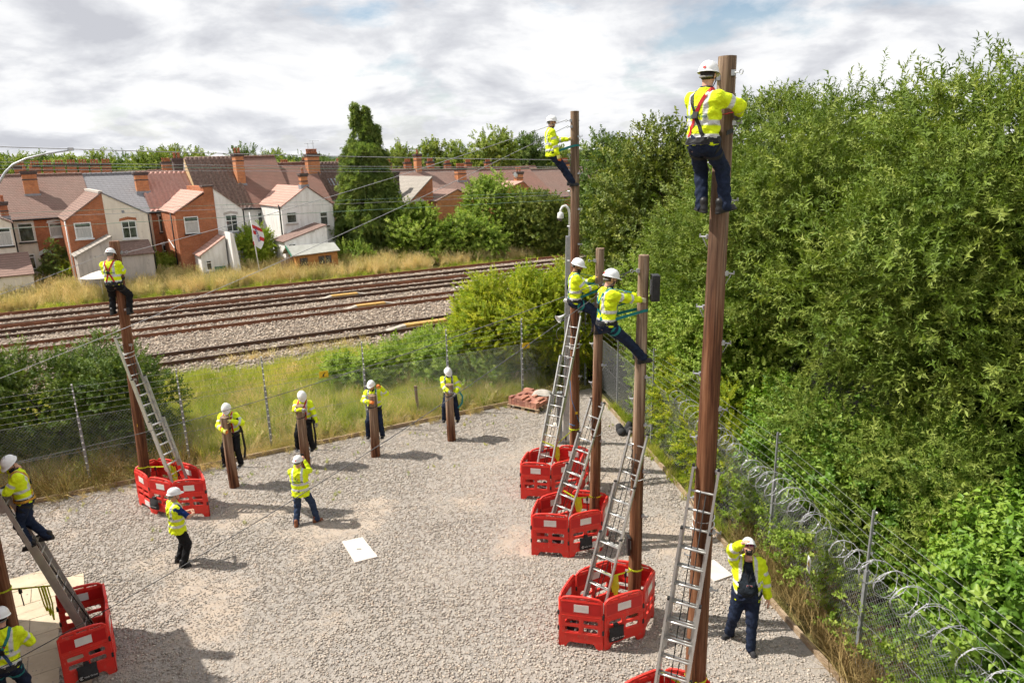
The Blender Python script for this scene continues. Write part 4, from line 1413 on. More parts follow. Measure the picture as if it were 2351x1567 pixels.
# crumpled black bag beyond the poles, small red litter
m = MB()
rg = random.Random(8)
for k in range(4):
    m.lathe([(0, 0), (0.12, 0.03), (0.14, 0.12), (0.08, 0.2 + 0.05 * k), (0, 0.22 + 0.05 * k)], (0.17 * (k % 2), 0.14 * (k // 2), 0), 7, Matrix.Rotation(rg.uniform(-0.5, 0.5), 3, 'Y'))
o = m.build('tool_bag', MATS['black_fabric'], None, True)
o.location = (3.2, 19.5, 0)
setk(o, 'crumpled black tool bag on the gravel by the right edging', 'tool bag')
# black bag inside the lower left ring
m = MB()
m.add([(-0.28, -0.2, 0), (0.28, -0.2, 0), (0.3, 0.2, 0), (-0.3, 0.2, 0), (-0.2, -0.05, 0.5), (0.16, -0.05, 0.42), (0.18, 0.06, 0.38), (-0.18, 0.06, 0.55)], ((0, 1, 5, 4), (1, 2, 6, 5), (2, 3, 7, 6), (3, 0, 4, 7), (4, 5, 6, 7), (3, 2, 1, 0)))
o = m.build('tool_bag', MATS['black_fabric'])
sb = o.modifiers.new('soft', 'SUBSURF')
sb.levels = sb.render_levels = 2
o.location = (-7.55, 10.6, 0)
o.rotation_euler = (0, 0, 0.5)
setk(o, 'black tool bag inside the lower left barrier ring', 'tool bag')
for k, (x, y, rz_, lab) in enumerate(((0.95, 10.62, 0.3, 'black tool bag inside the nearest right barrier ring'), (0.85, 13.5, 0.7, 'black tool bag inside the middle right barrier ring'), (0.72, 16.05, 1.2, 'black tool bag inside the farthest right barrier ring'))):
    c_ = bpy.data.objects.new('tool_bag', o.data)
    COL.objects.link(c_)
    c_.modifiers.new('soft', 'SUBSURF').levels = 2
    c_.scale = (0.6, 0.6, 0.6)
    c_.location = (x, y, 0)
    c_.rotation_euler = (0, 0, rz_)
    setk(c_, lab, 'tool bag')

# building the picture was taken from: throws the shade in the lower left corner
t = empty('brick_building', (-10.66, 11.6, 0), math.atan2(-0.78, 0.62), 'flat-roofed brick building beside the lower left corner of the yard', 'building')
plain('building_brick', (0.36, 0.16, 0.10), 0.9, col2=(0.28, 0.12, 0.08), scale=4)
MB().bx(0, 30, -9, 0, -0.1, 5.85).build('wall', MATS['building_brick'], t)
MB().bx(-0.12, 30.1, -9.1, 0.1, 5.85, 6.0).build('roof', MATS['concrete'], t)
# ------------------------------------------------------------------ houses: materials
def brick_mat(name, c1, c2, mortar):
    b = NB(name)
    v = b.obj()
    sp = b.n('ShaderNodeSeparateXYZ')
    b.put(sp.inputs[0], v)
    cb = b.n('ShaderNodeCombineXYZ')
    b.put(cb.inputs[0], b.math('ADD', sp.outputs[0], sp.outputs[1]))
    b.put(cb.inputs[1], sp.outputs[2])
    bt = b.n('ShaderNodeTexBrick')
    b.put(bt.inputs['Vector'], cb.outputs[0])
    bt.inputs['Scale'].default_value = 1
    bt.inputs['Brick Width'].default_value = 0.225
    bt.inputs['Row Height'].default_value = 0.075
    bt.inputs['Mortar Size'].default_value = 0.007
    b.put(bt.inputs['Color1'], c1)
    b.put(bt.inputs['Color2'], c2)
    b.put(bt.inputs['Mortar'], mortar)
    c = b.mix(b.ramp(b.noise(v, 1.3, 6, 0.65), [(0.35, 0.0), (0.7, 0.6)]), bt.outputs['Color'], tuple(x * 0.55 for x in c2))
    c = b.mix(b.ramp(b.noise(v, 5, 4, 0.6), [(0.45, 0.0), (0.75, 0.35)]), c, tuple(min(1, x * 1.5) for x in c1))
    return b.done(b.bsdf(c, 0.9, 0, 0.2, b.bump(bt.outputs['Fac'], -0.3, 0.01)))
brick_mat('red_brick', (0.48, 0.17, 0.075), (0.38, 0.125, 0.055), (0.36, 0.25, 0.18))
brick_mat('orange_brick', (0.62, 0.25, 0.10), (0.52, 0.19, 0.08), (0.42, 0.30, 0.22))
def render_mat(name, col, dirt, amt=0.6):
    b = NB(name)
    v = b.obj()
    st = b.noise(b.mapv(v, (3, 3, 0.5)), 1.2, 6, 0.65)
    c = b.mix(b.ramp(st, [(0.42, 0.0), (0.75, amt)]), col, dirt)
    c = b.mix(b.ramp(b.noise(v, 3.2, 5, 0.6), [(0.62, 0.0), (0.70, 0.55)]), c, tuple(x * 0.75 for x in dirt))
    return b.done(b.bsdf(c, 0.9, 0, 0.2, b.bump(b.noise(v, 40, 3), 0.15, 0.01)))
render_mat('white_render', (0.84, 0.82, 0.79), (0.48, 0.44, 0.39))
render_mat('cream_render', (0.78, 0.71, 0.60), (0.50, 0.43, 0.34), 0.5)
render_mat('tan_render', (0.56, 0.41, 0.23), (0.46, 0.33, 0.19), 0.4)
render_mat('grey_render', (0.50, 0.45, 0.41), (0.26, 0.24, 0.22), 0.8)
def tile_mat(name, c1, c2, c3, course=0.11, bw=0.17):
    b = NB(name)
    v = b.obj()
    sp = b.n('ShaderNodeSeparateXYZ')
    b.put(sp.inputs[0], v)
    fr = b.math('FRACT', b.math('DIVIDE', sp.outputs[2], course))
    cb = b.n('ShaderNodeCombineXYZ')
    b.put(cb.inputs[0], b.math('ADD', sp.outputs[0], sp.outputs[1]))
    b.put(cb.inputs[1], sp.outputs[2])
    bt = b.n('ShaderNodeTexBrick')
    b.put(bt.inputs['Vector'], cb.outputs[0])
    bt.inputs['Scale'].default_value = 1
    bt.inputs['Brick Width'].default_value = bw
    bt.inputs['Row Height'].default_value = course
    bt.inputs['Mortar Size'].default_value = 0.012
    b.put(bt.inputs['Color1'], c1)
    b.put(bt.inputs['Color2'], c2)
    b.put(bt.inputs['Mortar'], tuple(x * 0.45 for x in c2))
    c = b.mix(b.ramp(b.noise(v, 1.1, 6, 0.65), [(0.35, 0.0), (0.72, 0.75)]), bt.outputs['Color'], c3)
    return b.done(b.bsdf(c, 0.85, 0, 0.25, b.bump(fr, -0.8, 0.03)))
tile_mat('plain_tile', (0.30, 0.19, 0.155), (0.25, 0.155, 0.125), (0.20, 0.14, 0.115))
tile_mat('red_tile', (0.31, 0.165, 0.125), (0.25, 0.13, 0.10), (0.19, 0.12, 0.095))
tile_mat('salmon_tile', (0.52, 0.32, 0.26), (0.46, 0.27, 0.215), (0.40, 0.24, 0.195), 0.16, 0.25)
tile_mat('slate', (0.28, 0.275, 0.285), (0.25, 0.245, 0.255), (0.215, 0.21, 0.22), 0.13, 0.32)
tile_mat('pale_tile', (0.40, 0.36, 0.31), (0.33, 0.30, 0.26), (0.28, 0.25, 0.22))
plain('pantile_brown', (0.33, 0.235, 0.195), 0.8, col2=(0.19, 0.125, 0.10), scale=6, local=True)
plain('pantile_pink', (0.68, 0.39, 0.32), 0.7, col2=(0.58, 0.32, 0.26), scale=6, local=True)
plain('pantile_dark', (0.24, 0.155, 0.125), 0.8, col2=(0.14, 0.09, 0.075), scale=6, local=True)
plain('lead', (0.30, 0.31, 0.33), 0.6, col2=(0.22, 0.23, 0.25), scale=5)
plain('mortar', (0.55, 0.50, 0.45), 0.9)
plain('gutter', (0.02, 0.02, 0.02), 0.5)
plain('terracotta', (0.48, 0.17, 0.08), 0.8, col2=(0.34, 0.12, 0.06), scale=6)
plain('soot_brick', (0.12, 0.09, 0.08), 0.9, col2=(0.08, 0.06, 0.055), scale=8)
plain('upvc', (0.82, 0.82, 0.80), 0.35)
plain('curtain', (0.55, 0.54, 0.51), 0.9, col2=(0.35, 0.35, 0.33), scale=7, stretch=(6, 6, 0.3), local=True)
plain('shed_wood', (0.50, 0.23, 0.07), 0.7, col2=(0.42, 0.18, 0.05), scale=4, local=True)
plain('felt', (0.42, 0.42, 0.38), 0.9, col2=(0.35, 0.35, 0.31), scale=3)
plain('green_paint', (0.06, 0.22, 0.13), 0.6)
plain('brown_paint', (0.10, 0.045, 0.03), 0.6)
b = NB('window_glass')
c = b.ramp(b.noise(b.mapv(b.obj(), (2, 2, 1.2)), 1.5, 3, 0.6), [(0.35, (0.02, 0.022, 0.022)), (0.65, (0.10, 0.11, 0.105))])
b.done(b.bsdf(c, 0.08, 0, 0.9))

HA = R(36)
HU = Vector((math.cos(HA), math.sin(HA), 0))
HN = Vector((-math.sin(HA), math.cos(HA), 0))
HO = Vector((-25, 53, 0))
def hroot(name, s, z, label, cat='house', group='terraced houses beyond the railway', d=0.0):
    return empty(name, HO + HU * s + HN * d + Vector((0, 0, z)), HA, label, cat, group)

def slab_poly(m, pts, th):
    """thick sheet: polygon pts (counter-clockwise seen from outside), thickness downwards"""
    pts = [Vector(p) for p in pts]
    nrm = (pts[1] - pts[0]).cross(pts[2] - pts[0]).normalized()
    if nrm.z < 0:
        nrm = -nrm
    n = len(pts)
    lo = [p - nrm * th for p in pts]
    m.add(pts + lo, [tuple(range(n)), tuple(range(2 * n - 1, n - 1, -1))] + [(i, i + n, (i + 1) % n + n, (i + 1) % n) for i in range(n)])
    return m
def pantile_sheet(x0, x1, y0, z0, y1, z1, pitch=0.33, row=0.36):
    """stepped, rolled tiles on a slope rising from (y0,z0) to (y1,z1)"""
    L = math.hypot(y1 - y0, z1 - z0)
    ey, ez = (y1 - y0) / L, (z1 - z0) / L
    ny, nz = -ez, ey
    if nz < 0:
        ny, nz = -ny, -nz
    nr = max(1, round(L / row))
    nc = max(1, round((x1 - x0) / pitch))
    prof = [(0.0, 0.0), (0.18, 0.07), (0.36, 0.095), (0.54, 0.065), (0.70, 0.0), (0.85, -0.02)]
    xs_ = []
    for c_ in range(nc):
        for f, hh in prof:
            xs_.append((x0 + (x1 - x0) * (c_ + f) / nc, hh))
    xs_.append((x1, 0.0))
    V, F = [], []
    k = len(xs_)
    for r_ in range(nr):
        for e, lift in ((0, 0.085), (1, 0.008)):
            t = L * (r_ + e) / nr
            for x, hh in xs_:
                V.append((x, y0 + ey * t + ny * (hh + lift), z0 + ez * t + nz * (hh + lift)))
    for r_ in range(2 * nr - 1):
        for j in range(k - 1):
            a = r_ * k + j
            F.append((a, a + 1, a + k + 1, a + k))
    return np_mesh('tiles', np.array(V), np.array(F))

def main_block(t, w, eave, ridge, wallm, roofm, dep=8.0, pan=None, far=True):
    m = MB()
    pr_ = [(0, -0.6), (0, eave), (dep / 2, ridge), (dep, eave), (dep, -0.6)]
    m.add([(0.0, y, z) for y, z in pr_] + [(w, y, z) for y, z in pr_], [(0, 1, 2, 3, 4), (9, 8, 7, 6, 5), (0, 5, 6, 1), (3, 8, 9, 4), (0, 4, 9, 5)])
    m.build('wall', MATS[wallm], t)
    sl_ = (ridge - eave) / (dep / 2)
    m = MB()
    ov = 0.16
    slab_poly(m, [(-0.02, -ov, eave - ov * sl_ + 0.09), (w + 0.02, -ov, eave - ov * sl_ + 0.09), (w + 0.02, dep / 2, ridge + 0.09), (-0.02, dep / 2, ridge + 0.09)], 0.06)
    slab_poly(m, [(-0.02, dep + ov, eave - ov * sl_ + 0.09), (-0.02, dep / 2, ridge + 0.09), (w + 0.02, dep / 2, ridge + 0.09), (w + 0.02, dep + ov, eave - ov * sl_ + 0.09)], 0.06)
    rf = m.build('roof', MATS[roofm], t)
    if pan:
        o = link_mesh('tiles', pantile_sheet(-0.02, w + 0.02, -ov - 0.02, eave - ov * sl_ + 0.09, dep / 2, ridge + 0.1), MATS[pan], rf)
        o['kind'] = 'stuff'
    m = MB()
    n = max(2, round(w / 0.33))
    for j in range(n):
        m.tube([(w * j / n + 0.01, dep / 2, ridge + 0.1), (w * (j + 1) / n - 0.01, dep / 2, ridge + 0.115)], [0.10, 0.12], 8)
    setk(m.build('ridge_tiles', MATS[roofm], rf), kind='stuff')
    m = MB()
    m.tube([(0, -ov - 0.04, eave - ov * sl_ + 0.03), (w, -ov - 0.04, eave - ov * sl_ + 0.03)], 0.06, 6)
    m.build('gutter', MATS['gutter'], t)
    return rf
def chimney(t, x, y, z0, z1, w, dpt, pots, brick='orange_brick', rows=1):
    ch = MB().bx(x - w / 2, x + w / 2, y - dpt / 2, y + dpt / 2, z0, z1 - 0.24).build('chimney', MATS[brick], t)
    m = MB()
    m.bx(x - w / 2 - 0.05, x + w / 2 + 0.05, y - dpt / 2 - 0.05, y + dpt / 2 + 0.05, z1 - 0.24, z1 - 0.14)
    m.bx(x - w / 2 - 0.09, x + w / 2 + 0.09, y - dpt / 2 - 0.09, y + dpt / 2 + 0.09, z1 - 0.14, z1)
    m.bx(x - w / 2 - 0.02, x + w / 2 + 0.02, y - dpt / 2 - 0.02, y + dpt / 2 + 0.02, z1 - 0.62, z1 - 0.54)
    m.build('chimney_cap', MATS['soot_brick'], ch)
    MB().bx(x - w / 2 - 0.06, x + w / 2 + 0.06, y - dpt / 2 - 0.06, y + dpt / 2 + 0.06, z0 + 0.0, z0 + 0.42).build('flashing', MATS['lead'], ch)
    for j in range(pots):
        px_ = x + (j - (pots - 1) / 2) * (w * 0.9 / max(pots, 1))
        MB().lathe([(0.12, 0), (0.10, 0.1), (0.085, 0.32), (0.11, 0.36), (0.11, 0.42), (0.08, 0.42), (0.07, 0.2)], (px_, y, z1 - 0.01), 10).build('chimney_pot', MATS['terracotta'], ch, True)
    return ch
def window(t, x0, x1, z0, z1, y, arch=False, lights=1, trans=0.72, blind=None, sillm='upvc', glass='window_glass', openl=False):
    """in a wall facing -y at local y"""
    m = MB()
    f, pr2 = 0.065, 0.05
    m.bx(x0, x0 + f, y - pr2, y + 0.03, z0, z1)
    m.bx(x1 - f, x1, y - pr2, y + 0.03, z0, z1)
    m.bx(x0 + f, x1 - f, y - pr2, y + 0.03, z0, z0 + f)
    m.bx(x0 + f, x1 - f, y - pr2, y + 0.03, z1 - f, z1)
    zt = z0 + (z1 - z0) * trans
    m.bx(x0 + f, x1 - f, y - pr2 + 0.006, y + 0.03, zt - 0.025, zt + 0.025)
    for k in range(1, lights):
        xx = x0 + (x1 - x0) * k / lights
        m.bx(xx - 0.022, xx + 0.022, y - pr2 + 0.003, y + 0.03, z0 + f, z1 - f)
    w_ = m.build('window', MATS['upvc'], t)
    MB().bx(x0 + f, x1 - f, y - 0.03, y + 0.02, z0 + f, zt - 0.025).build('pane', MATS[blind or glass], w_)
    MB().bx(x0 + f, x1 - f, y - 0.03, y + 0.02, zt + 0.025, z1 - f).build('pane', MATS[glass], w_)
    MB().bx(x0 - 0.07, x1 + 0.07, y - 0.12, y + 0.02, z0 - 0.09, z0 - 0.005).build('sill', MATS[sillm], w_)
    if arch:
        m = MB()
        pts_ = [(x0 - 0.08, z1 + 0.0), (x0 - 0.05, z1 + 0.16), ((x0 + x1) / 2, z1 + 0.26), (x1 + 0.05, z1 + 0.16), (x1 + 0.08, z1 + 0.0), (x1, z1 + 0.005), ((x0 + x1) / 2, z1 + 0.08), (x0, z1 + 0.005)]
        m.prism(pts_, y - 0.02, y + 0.01)
        m.build('arch', MATS[arch], w_)
    return w_
def wing(t, poly, dep, wallm, roofm, runs, th=0.07, name='rear_wing'):
    """poly: front gable outline (x,z); runs: list of ((xe,ze),(xa,za), back_y_eave, back_y_apex)"""
    wl = MB().prism(poly, -dep, -0.004).build(name, MATS[wallm], t)
    for (xe, ze), (xa, za), be, ba in runs:
        m = MB()
        dx = 0.12 if xe > xa else -0.12
        sl_ = (ze - za) / (xe - xa)
        slab_poly(m, [(xe + dx, -dep - 0.06, ze + dx * sl_ + 0.09), (xa, -dep - 0.06, za + 0.09), (xa, ba, za + 0.09), (xe + dx, be, ze + dx * sl_ + 0.09)], th)
        m.build('wing_roof', MATS[roofm], wl)
    return wl
def downpipe(t, x, y, z0, z1, mt='gutter'):
    MB().tube([(x, y, z0), (x, y, z1)], 0.045, 6).build('downpipe', MATS[mt], t, True)
def leanto(t, x0, x1, y0, y1, zlow, zhigh, wallm, roofm, slope='y'):
    """outhouse against the wing; roof falls to the left (slope 'x') or to the front"""
    if slope == 'x':
        poly = [(x0, -0.6), (x1, -0.6), (x1, zhigh), (x0, zlow)]
        o = MB().prism(poly, y0, y1).build('outhouse', MATS[wallm], t)
        m = MB()
        slab_poly(m, [(x0 - 0.15, y0 - 0.1, zlow - 0.02), (x1, y0 - 0.1, zhigh + 0.06), (x1, y1, zhigh + 0.06), (x0 - 0.15, y1, zlow - 0.02)], 0.07)
        m.build('outhouse_roof', MATS[roofm], o)
    else:
        o = MB().bx(x0, x1, y0, y1, -0.6, zlow).build('outhouse', MATS[wallm], t)
        m = MB()
        slab_poly(m, [(x0 - 0.08, y0 - 0.15, zlow - 0.04), (x1 + 0.08, y0 - 0.15, zlow - 0.04), (x1 + 0.08, y1, zhigh), (x0 - 0.08, y1, zhigh)], 0.07)
        m.build('outhouse_roof', MATS[roofm], o)
    return o
Z0 = 0.3
e0 = lambda z: z - Z0     # absolute height -> house-local

# house A: cream, left edge
s0 = -14.0
t = hroot('terraced_house', s0, Z0, 'cream rendered house at the left edge with a curved tiled roof')
rf = main_block(t, 5.5, e0(4.78), e0(7.45), 'cream_render', 'plain_tile')
window(t, 4.55, 5.42, e0(3.25), e0(4.5), 0, trans=0.78, sillm='gutter')
window(t, 4.55, 5.2, e0(1.4), e0(2.45), 0, trans=0.78, sillm='gutter')
wg = wing(t, [(0.0, -0.6), (4.2, -0.6), (4.2, e0(4.75)), (1.5, e0(6.3)), (0, e0(5.4))], 3.0, 'cream_render', 'plain_tile', [((4.2, e0(4.75)), (1.5, e0(6.3)), 0.0, 2.3)])
window(t, 3.1, 4.1, e0(3.35), e0(4.5), -3.0, trans=0.75, sillm='gutter', blind='curtain')
chimney(t, 4.0, -1.2, e0(4.7), e0(6.0), 0.42, 0.42, 1, 'red_brick')
lt_ = leanto(t, 2.6, 4.7, -6.0, -3.0, e0(1.9), e0(2.9), 'cream_render', 'plain_tile', 'y')
downpipe(t, 4.32, -0.1, -0.3, e0(4.7))
# house B: brick
t = hroot('terraced_house', -8.5, Z0, 'red brick house with a brown tiled roof and half-gabled wing on the left')
rf = main_block(t, 3.68, e0(4.78), e0(7.42), 'red_brick', 'plain_tile')
chimney(t, 0.35, 2.3, e0(5.9), e0(7.85), 0.85, 0.5, 2)
window(t, 0.80, 1.85, e0(3.45), e0(4.40), 0, arch='upvc', trans=0.7, blind='curtain')
window(t, 0.75, 1.6, e0(0.9), e0(2.2), 0, trans=0.75)
MB().bx(0.02, 0.62, -0.06, 0.02, -0.5, e0(2.35)).build('door', MATS['brown_paint'], t)
MB().prism([(-0.05, e0(2.3)), (0.0, e0(2.55)), (0.33, e0(2.72)), (0.66, e0(2.55)), (0.71, e0(2.3)), (0.6, e0(2.3)), (0.33, e0(2.5)), (0.05, e0(2.3))], -0.08, 0.01).build('door_arch', MATS['upvc'], t)
wing(t, [(1.5, -0.6), (3.68, -0.6), (3.68, e0(6.36)), (1.5, e0(4.80))], 5.0, 'red_brick', 'plain_tile', [((1.5, e0(4.80)), (3.68, e0(6.36)), 0.0, 2.4)])
MB().bx(3.5, 3.75, -5.03, 2.4, e0(6.36), e0(6.52)).build('parapet', MATS['mortar'], t)
window(t, 1.86, 2.80, e0(3.62), e0(4.62), -5.0, trans=0.7, blind='curtain')
downpipe(t, 1.42, -4.9, -0.3, e0(4.75), 'white_paint')
leanto(t, 1.55, 3.6, -6.9, -5.0, e0(2.75), e0(3.75), 'grey_render', 'pale_tile', 'x')
# house C: white wing, slate
t = hroot('terraced_house', -4.82, Z0, 'house with a smooth grey slate roof and cream gabled wing')
rf = main_block(t, 3.52, e0(4.74), e0(7.36), 'cream_render', 'slate')
wing(t, [(0.0, -0.6), (2.45, -0.6), (2.45, e0(4.92)), (0.0, e0(6.36))], 5.0, 'cream_render', 'slate', [((2.45, e0(4.92)), (0.0, e0(6.36)), 0.0, 2.4)])
window(t, 0.82, 1.70, e0(3.40), e0(4.55), -5.0, lights=2, trans=0.62, arch='red_brick', sillm='upvc')
MB().box((1.05, -5.01, e0(5.15)), (0.16, 0.04, 0.16)).build('vent', MATS['lead'], t)
downpipe(t, 2.53, -4.9, -0.3, e0(4.85))
leanto(t, -0.1, 2.2, -6.5, -5.0, e0(2.55), e0(3.25), 'grey_render', 'pantile_dark')
# house D: brick, pink pantiles
t = hroot('terraced_house', -1.30, Z0, 'red brick house with bright pink pantiles and a brick half-gabled wing')
rf = main_block(t, 3.6, e0(4.72), e0(7.33), 'red_brick', 'salmon_tile', pan='pantile_pink')
chimney(t, 0.02, 2.0, e0(5.75), e0(7.55), 0.85, 0.55, 0)
chimney(t, 3.3, 5.0, e0(6.4), e0(8.5), 0.7, 0.6, 2, 'soot_brick')
window(t, 0.42, 1.42, e0(3.22), e0(4.45), 0, arch='upvc', trans=0.72, sillm='soot_brick')
window(t, 0.40, 1.38, e0(1.12), e0(2.32), 0, arch='upvc', lights=2, trans=0.6)
wing(t, [(0.62, -0.6), (3.28, -0.6), (3.28, e0(6.48)), (2.65, e0(6.48)), (2.65, e0(6.0)), (0.62, e0(4.84))], 5.0, 'red_brick', 'salmon_tile', [((0.62, e0(4.84)), (2.64, e0(6.1)), 0.0, 2.2)])
MB().bx(2.58, 3.34, -5.06, -4.2, e0(6.48), e0(6.58)).build('coping', MATS['soot_brick'], t)
window(t, 1.12, 2.05, e0(3.40), e0(4.55), -5.0, arch='red_brick', trans=0.72, blind='curtain', sillm='gutter')
leanto(t, 1.5, 3.2, -6.8, -5.0, e0(2.05), e0(3.15), 'white_render', 'salmon_tile', 'x')
downpipe(t, 0.5, -4.2, -0.3, e0(4.8))
MB().tube([(0.5, -3.9, e0(2.4)), (0.45, -2.6, e0(2.9))], 0.04, 6).build('waste_pipe', MATS['upvc'], t)
window(t, 1.75, 2.15, e0(1.0), e0(1.7), -6.8)
MB().bx(2.3, 3.0, -6.86, -6.8, -0.2, e0(1.2)).build('green_hatch', MATS['green_paint'], t)
# house E: big brown pantiles, white wing
t = hroot('terraced_house', 2.32, Z0, 'tall house with ribbed brown pantiles and peeling white wing')
rf = main_block(t, 3.65, e0(4.62), e0(8.36), 'white_render', 'pantile_brown', pan='pantile_brown')
m = MB().add([(-0.03, 0, e0(4.7)), (-0.03, 4, e0(8.46)), (-0.03, 4, e0(7.4)), (-0.03, 0, e0(4.6)), (0.03, 0, e0(4.7)), (0.03, 4, e0(8.46)), (0.03, 4, e0(7.4)), (0.03, 0, e0(4.6))], ((0, 1, 2, 3), (7, 6, 5, 4), (0, 4, 5, 1)))
m.build('side_wall', MATS['tan_render'], t)
wing(t, [(-0.36, -0.6), (1.45, -0.6), (1.45, e0(4.86)), (-0.36, e0(6.35))], 5.0, 'white_render', 'pantile_brown', [((1.45, e0(4.86)), (-0.36, e0(6.35)), 0.0, 2.0)])
window(t, 0.22, 1.05, e0(3.3), e0(4.5), -5.0, lights=2, trans=0.65, arch='grey_render', sillm='lead')
MB().prism([(-0.3, -0.6), (0.25, -0.6), (0.05, e0(2.2)), (-0.1, e0(3.45)), (-0.3, e0(3.5))], -7.8, -5.004).build('buttress_wall', MATS['white_render'], t)
downpipe(t, 1.55, -4.9, -0.3, e0(4.8))
# house F: tall red tile
t = hroot('terraced_house', 5.97, Z0, 'tall house with dark red plain tiles and a peeling white gable end')
rf = main_block(t, 3.5, e0(4.60), e0(8.36), 'white_render', 'red_tile')
chimney(t, -0.05, 2.2, e0(6.0), e0(8.75), 0.62, 0.95, 2, 'orange_brick')
window(t, 0.30, 1.12, e0(3.05), e0(4.22), 0, lights=2, trans=0.68, sillm='mortar')
window(t, 0.50, 1.12, e0(1.3), e0(2.3), 0, trans=0.6)
wg = wing(t, [(0.64, -0.6), (4.6, -0.6), (4.6, e0(4.75)), (2.69, e0(6.15)), (0.64, e0(4.8))], 5.0, 'white_render', 'red_tile', [((0.64, e0(4.8)), (2.69, e0(6.15)), 0.0, 1.6), ((4.6, e0(4.75)), (2.69, e0(6.15)), 0.0, 1.6)])
wg.children[0].data.materials[0] = MATS['salmon_tile']
chimney(t, 2.62, -4.6, e0(5.9), e0(7.15), 0.5, 0.5, 1, 'orange_brick')
window(t, 0.92, 1.70, e0(3.58), e0(4.40), -5.0, trans=0.78, sillm='mortar')
window(t, 3.48, 4.12, e0(3.2), e0(4.25), -5.0, trans=0.66, sillm='soot_brick')
MB().tube([(0.52, -4.9, -0.3), (0.52, -4.9, e0(4.6)), (0.44, -4.95, e0(4.95))], 0.055, 6).build('soil_pipe', MATS['gutter'], t, True)
MB().lathe([(0.0, -0.02), (0.14, 0.0), (0.2, 0.05), (0.19, 0.055), (0.0, 0.0)], (0.95, -5.15, e0(2.85)), 14, Matrix.Rotation(R(70), 3, 'X')).build('satellite_dish', MATS['white_plastic'], t, True)
ex = leanto(t, -0.2, 3.0, -7.4, -5.0, e0(2.55), e0(3.45), 'white_render', 'pantile_dark', 'x')
window(t, 0.0, 0.6, e0(1.45), e0(2.35), -7.4, lights=2, trans=0.7)
# house G
t = hroot('terraced_house', 9.47, Z0, 'house with mottled red-brown tiles between the white gable and the skylight roof')
rf = main_block(t, 3.2, e0(4.6), e0(7.75), 'white_render', 'red_tile')
chimney(t, 2.95, 3.2, e0(6.5), e0(8.6), 1.05, 0.7, 5, 'orange_brick')
# house H: dark pantiles with skylight
t = hroot('terraced_house', 12.67, Z0, 'tan rendered house with dark pantiles and a skylight, half behind the conifer')
rf = main_block(t, 3.6, e0(4.5), e0(7.7), 'tan_render', 'pantile_dark', pan='pantile_dark')
sl_ = (7.7 - 4.5) / 4
zz = lambda y: e0(4.5) + sl_ * y + 0.2
o = MB()
slab_poly(o, [(0.62, 1.55, zz(1.55)), (1.32, 1.55, zz(1.55)), (1.32, 2.25, zz(2.25)), (0.62, 2.25, zz(2.25))], 0.12)
sk = o.build('skylight', MATS['lead'], rf)
# rooftop aerials
def aerial(t, x, y, z, L):
    m = MB()
    m.tube([(x, y, z), (x, y, z + L)], 0.018, 5)
    m.tube([(x - 0.3, y, z + L - 0.05), (x + 0.55, y, z + L - 0.02)], 0.014, 5)
    for k in range(7):
        xx = x - 0.25 + k * 0.12
        m.tube([(xx, y - 0.16, z + L - 0.04), (xx, y + 0.16, z + L - 0.04)], 0.008, 4)
    m.build('aerial', MATS['galvanised'], t)
aerial(bpy.data.objects['terraced_house.003'], 3.3, 5.0, e0(8.4), 1.05)
aerial(bpy.data.objects['terraced_house.006'], 2.7, 3.2, e0(8.6), 0.9)
aerial(bpy.data.objects['terraced_house.006'], 3.2, 3.3, e0(8.6), 1.1)
# row goes on to the right of the conifer
zr = -0.7
e1 = lambda z: z - zr
t = hroot('terraced_house', 17.4, zr, 'brick house with a pale lichened wing roof right of the conifer')
main_block(t, 6.0, e1(4.3), e1(6.85), 'red_brick', 'plain_tile')
wing(t, [(0.2, -0.6), (2.65, -0.6), (2.65, e1(6.42)), (0.2, e1(4.35))], 4.0, 'red_brick', 'pale_tile', [((0.2, e1(4.35)), (2.65, e1(6.42)), 0.0, 3.2)])
chimney(t, 0.4, -1.6, e1(5.0), e1(7.0), 0.5, 0.5, 0, 'soot_brick')
window(t, 0.85, 1.65, e1(3.6), e1(4.5), -4.0, arch='mortar')
chimney(t, 5.7, 3.9, e1(6.2), e1(8.4), 0.55, 0.6, 1, 'orange_brick')
leanto(t, 3.1, 4.4, -7.5, -4.2, e1(2.0), e1(3.0), 'red_brick', 'pale_tile', 'x')
t = hroot('terraced_house', 23.4, zr, 'orange brick house with a bright sunlit side wall and flat-pitched wing')
main_block(t, 6.2, e1(4.2), e1(6.75), 'red_brick', 'plain_tile')
wing(t, [(-3.6, -0.6), (-0.4, -0.6), (-0.4, e1(4.5)), (0.9, e1(4.4)), (-0.4, e1(5.3)), (-3.6, e1(4.45))][:2] + [(0.5, -0.6), (0.5, e1(4.4)), (-1.5, e1(5.3)), (-3.6, e1(4.45))], 5.0, 'orange_brick', 'plain_tile', [((-3.6, e1(4.45)), (-1.5, e1(5.3)), 0, 1.5), ((0.5, e1(4.4)), (-1.5, e1(5.3)), 0, 1.5)])
chimney(t, 3.6, 2.5, e1(5.4), e1(7.0), 1.0, 0.6, 4, 'orange_brick')
t = hroot('terraced_house', 29.6, zr - 0.2, 'red-tiled house with a pink wing roof above the shrubs')
e2 = lambda z: z - zr + 0.2
main_block(t, 7.0, e2(4.1), e2(6.6), 'red_brick', 'red_tile')
wing(t, [(-2.4, -0.6), (2.4, -0.6), (2.4, e2(4.4)), (0.9, e2(5.6)), (-2.4, e2(4.6))], 3.0, 'red_brick', 'salmon_tile', [((-2.4, e2(4.6)), (0.9, e2(5.6)), 0, 2.3), ((2.4, e2(4.4)), (0.9, e2(5.6)), 0, 2.3)])
chimney(t, 1.4, -1.6, e2(4.9), e2(6.5), 0.75, 0.5, 2, 'orange_brick')
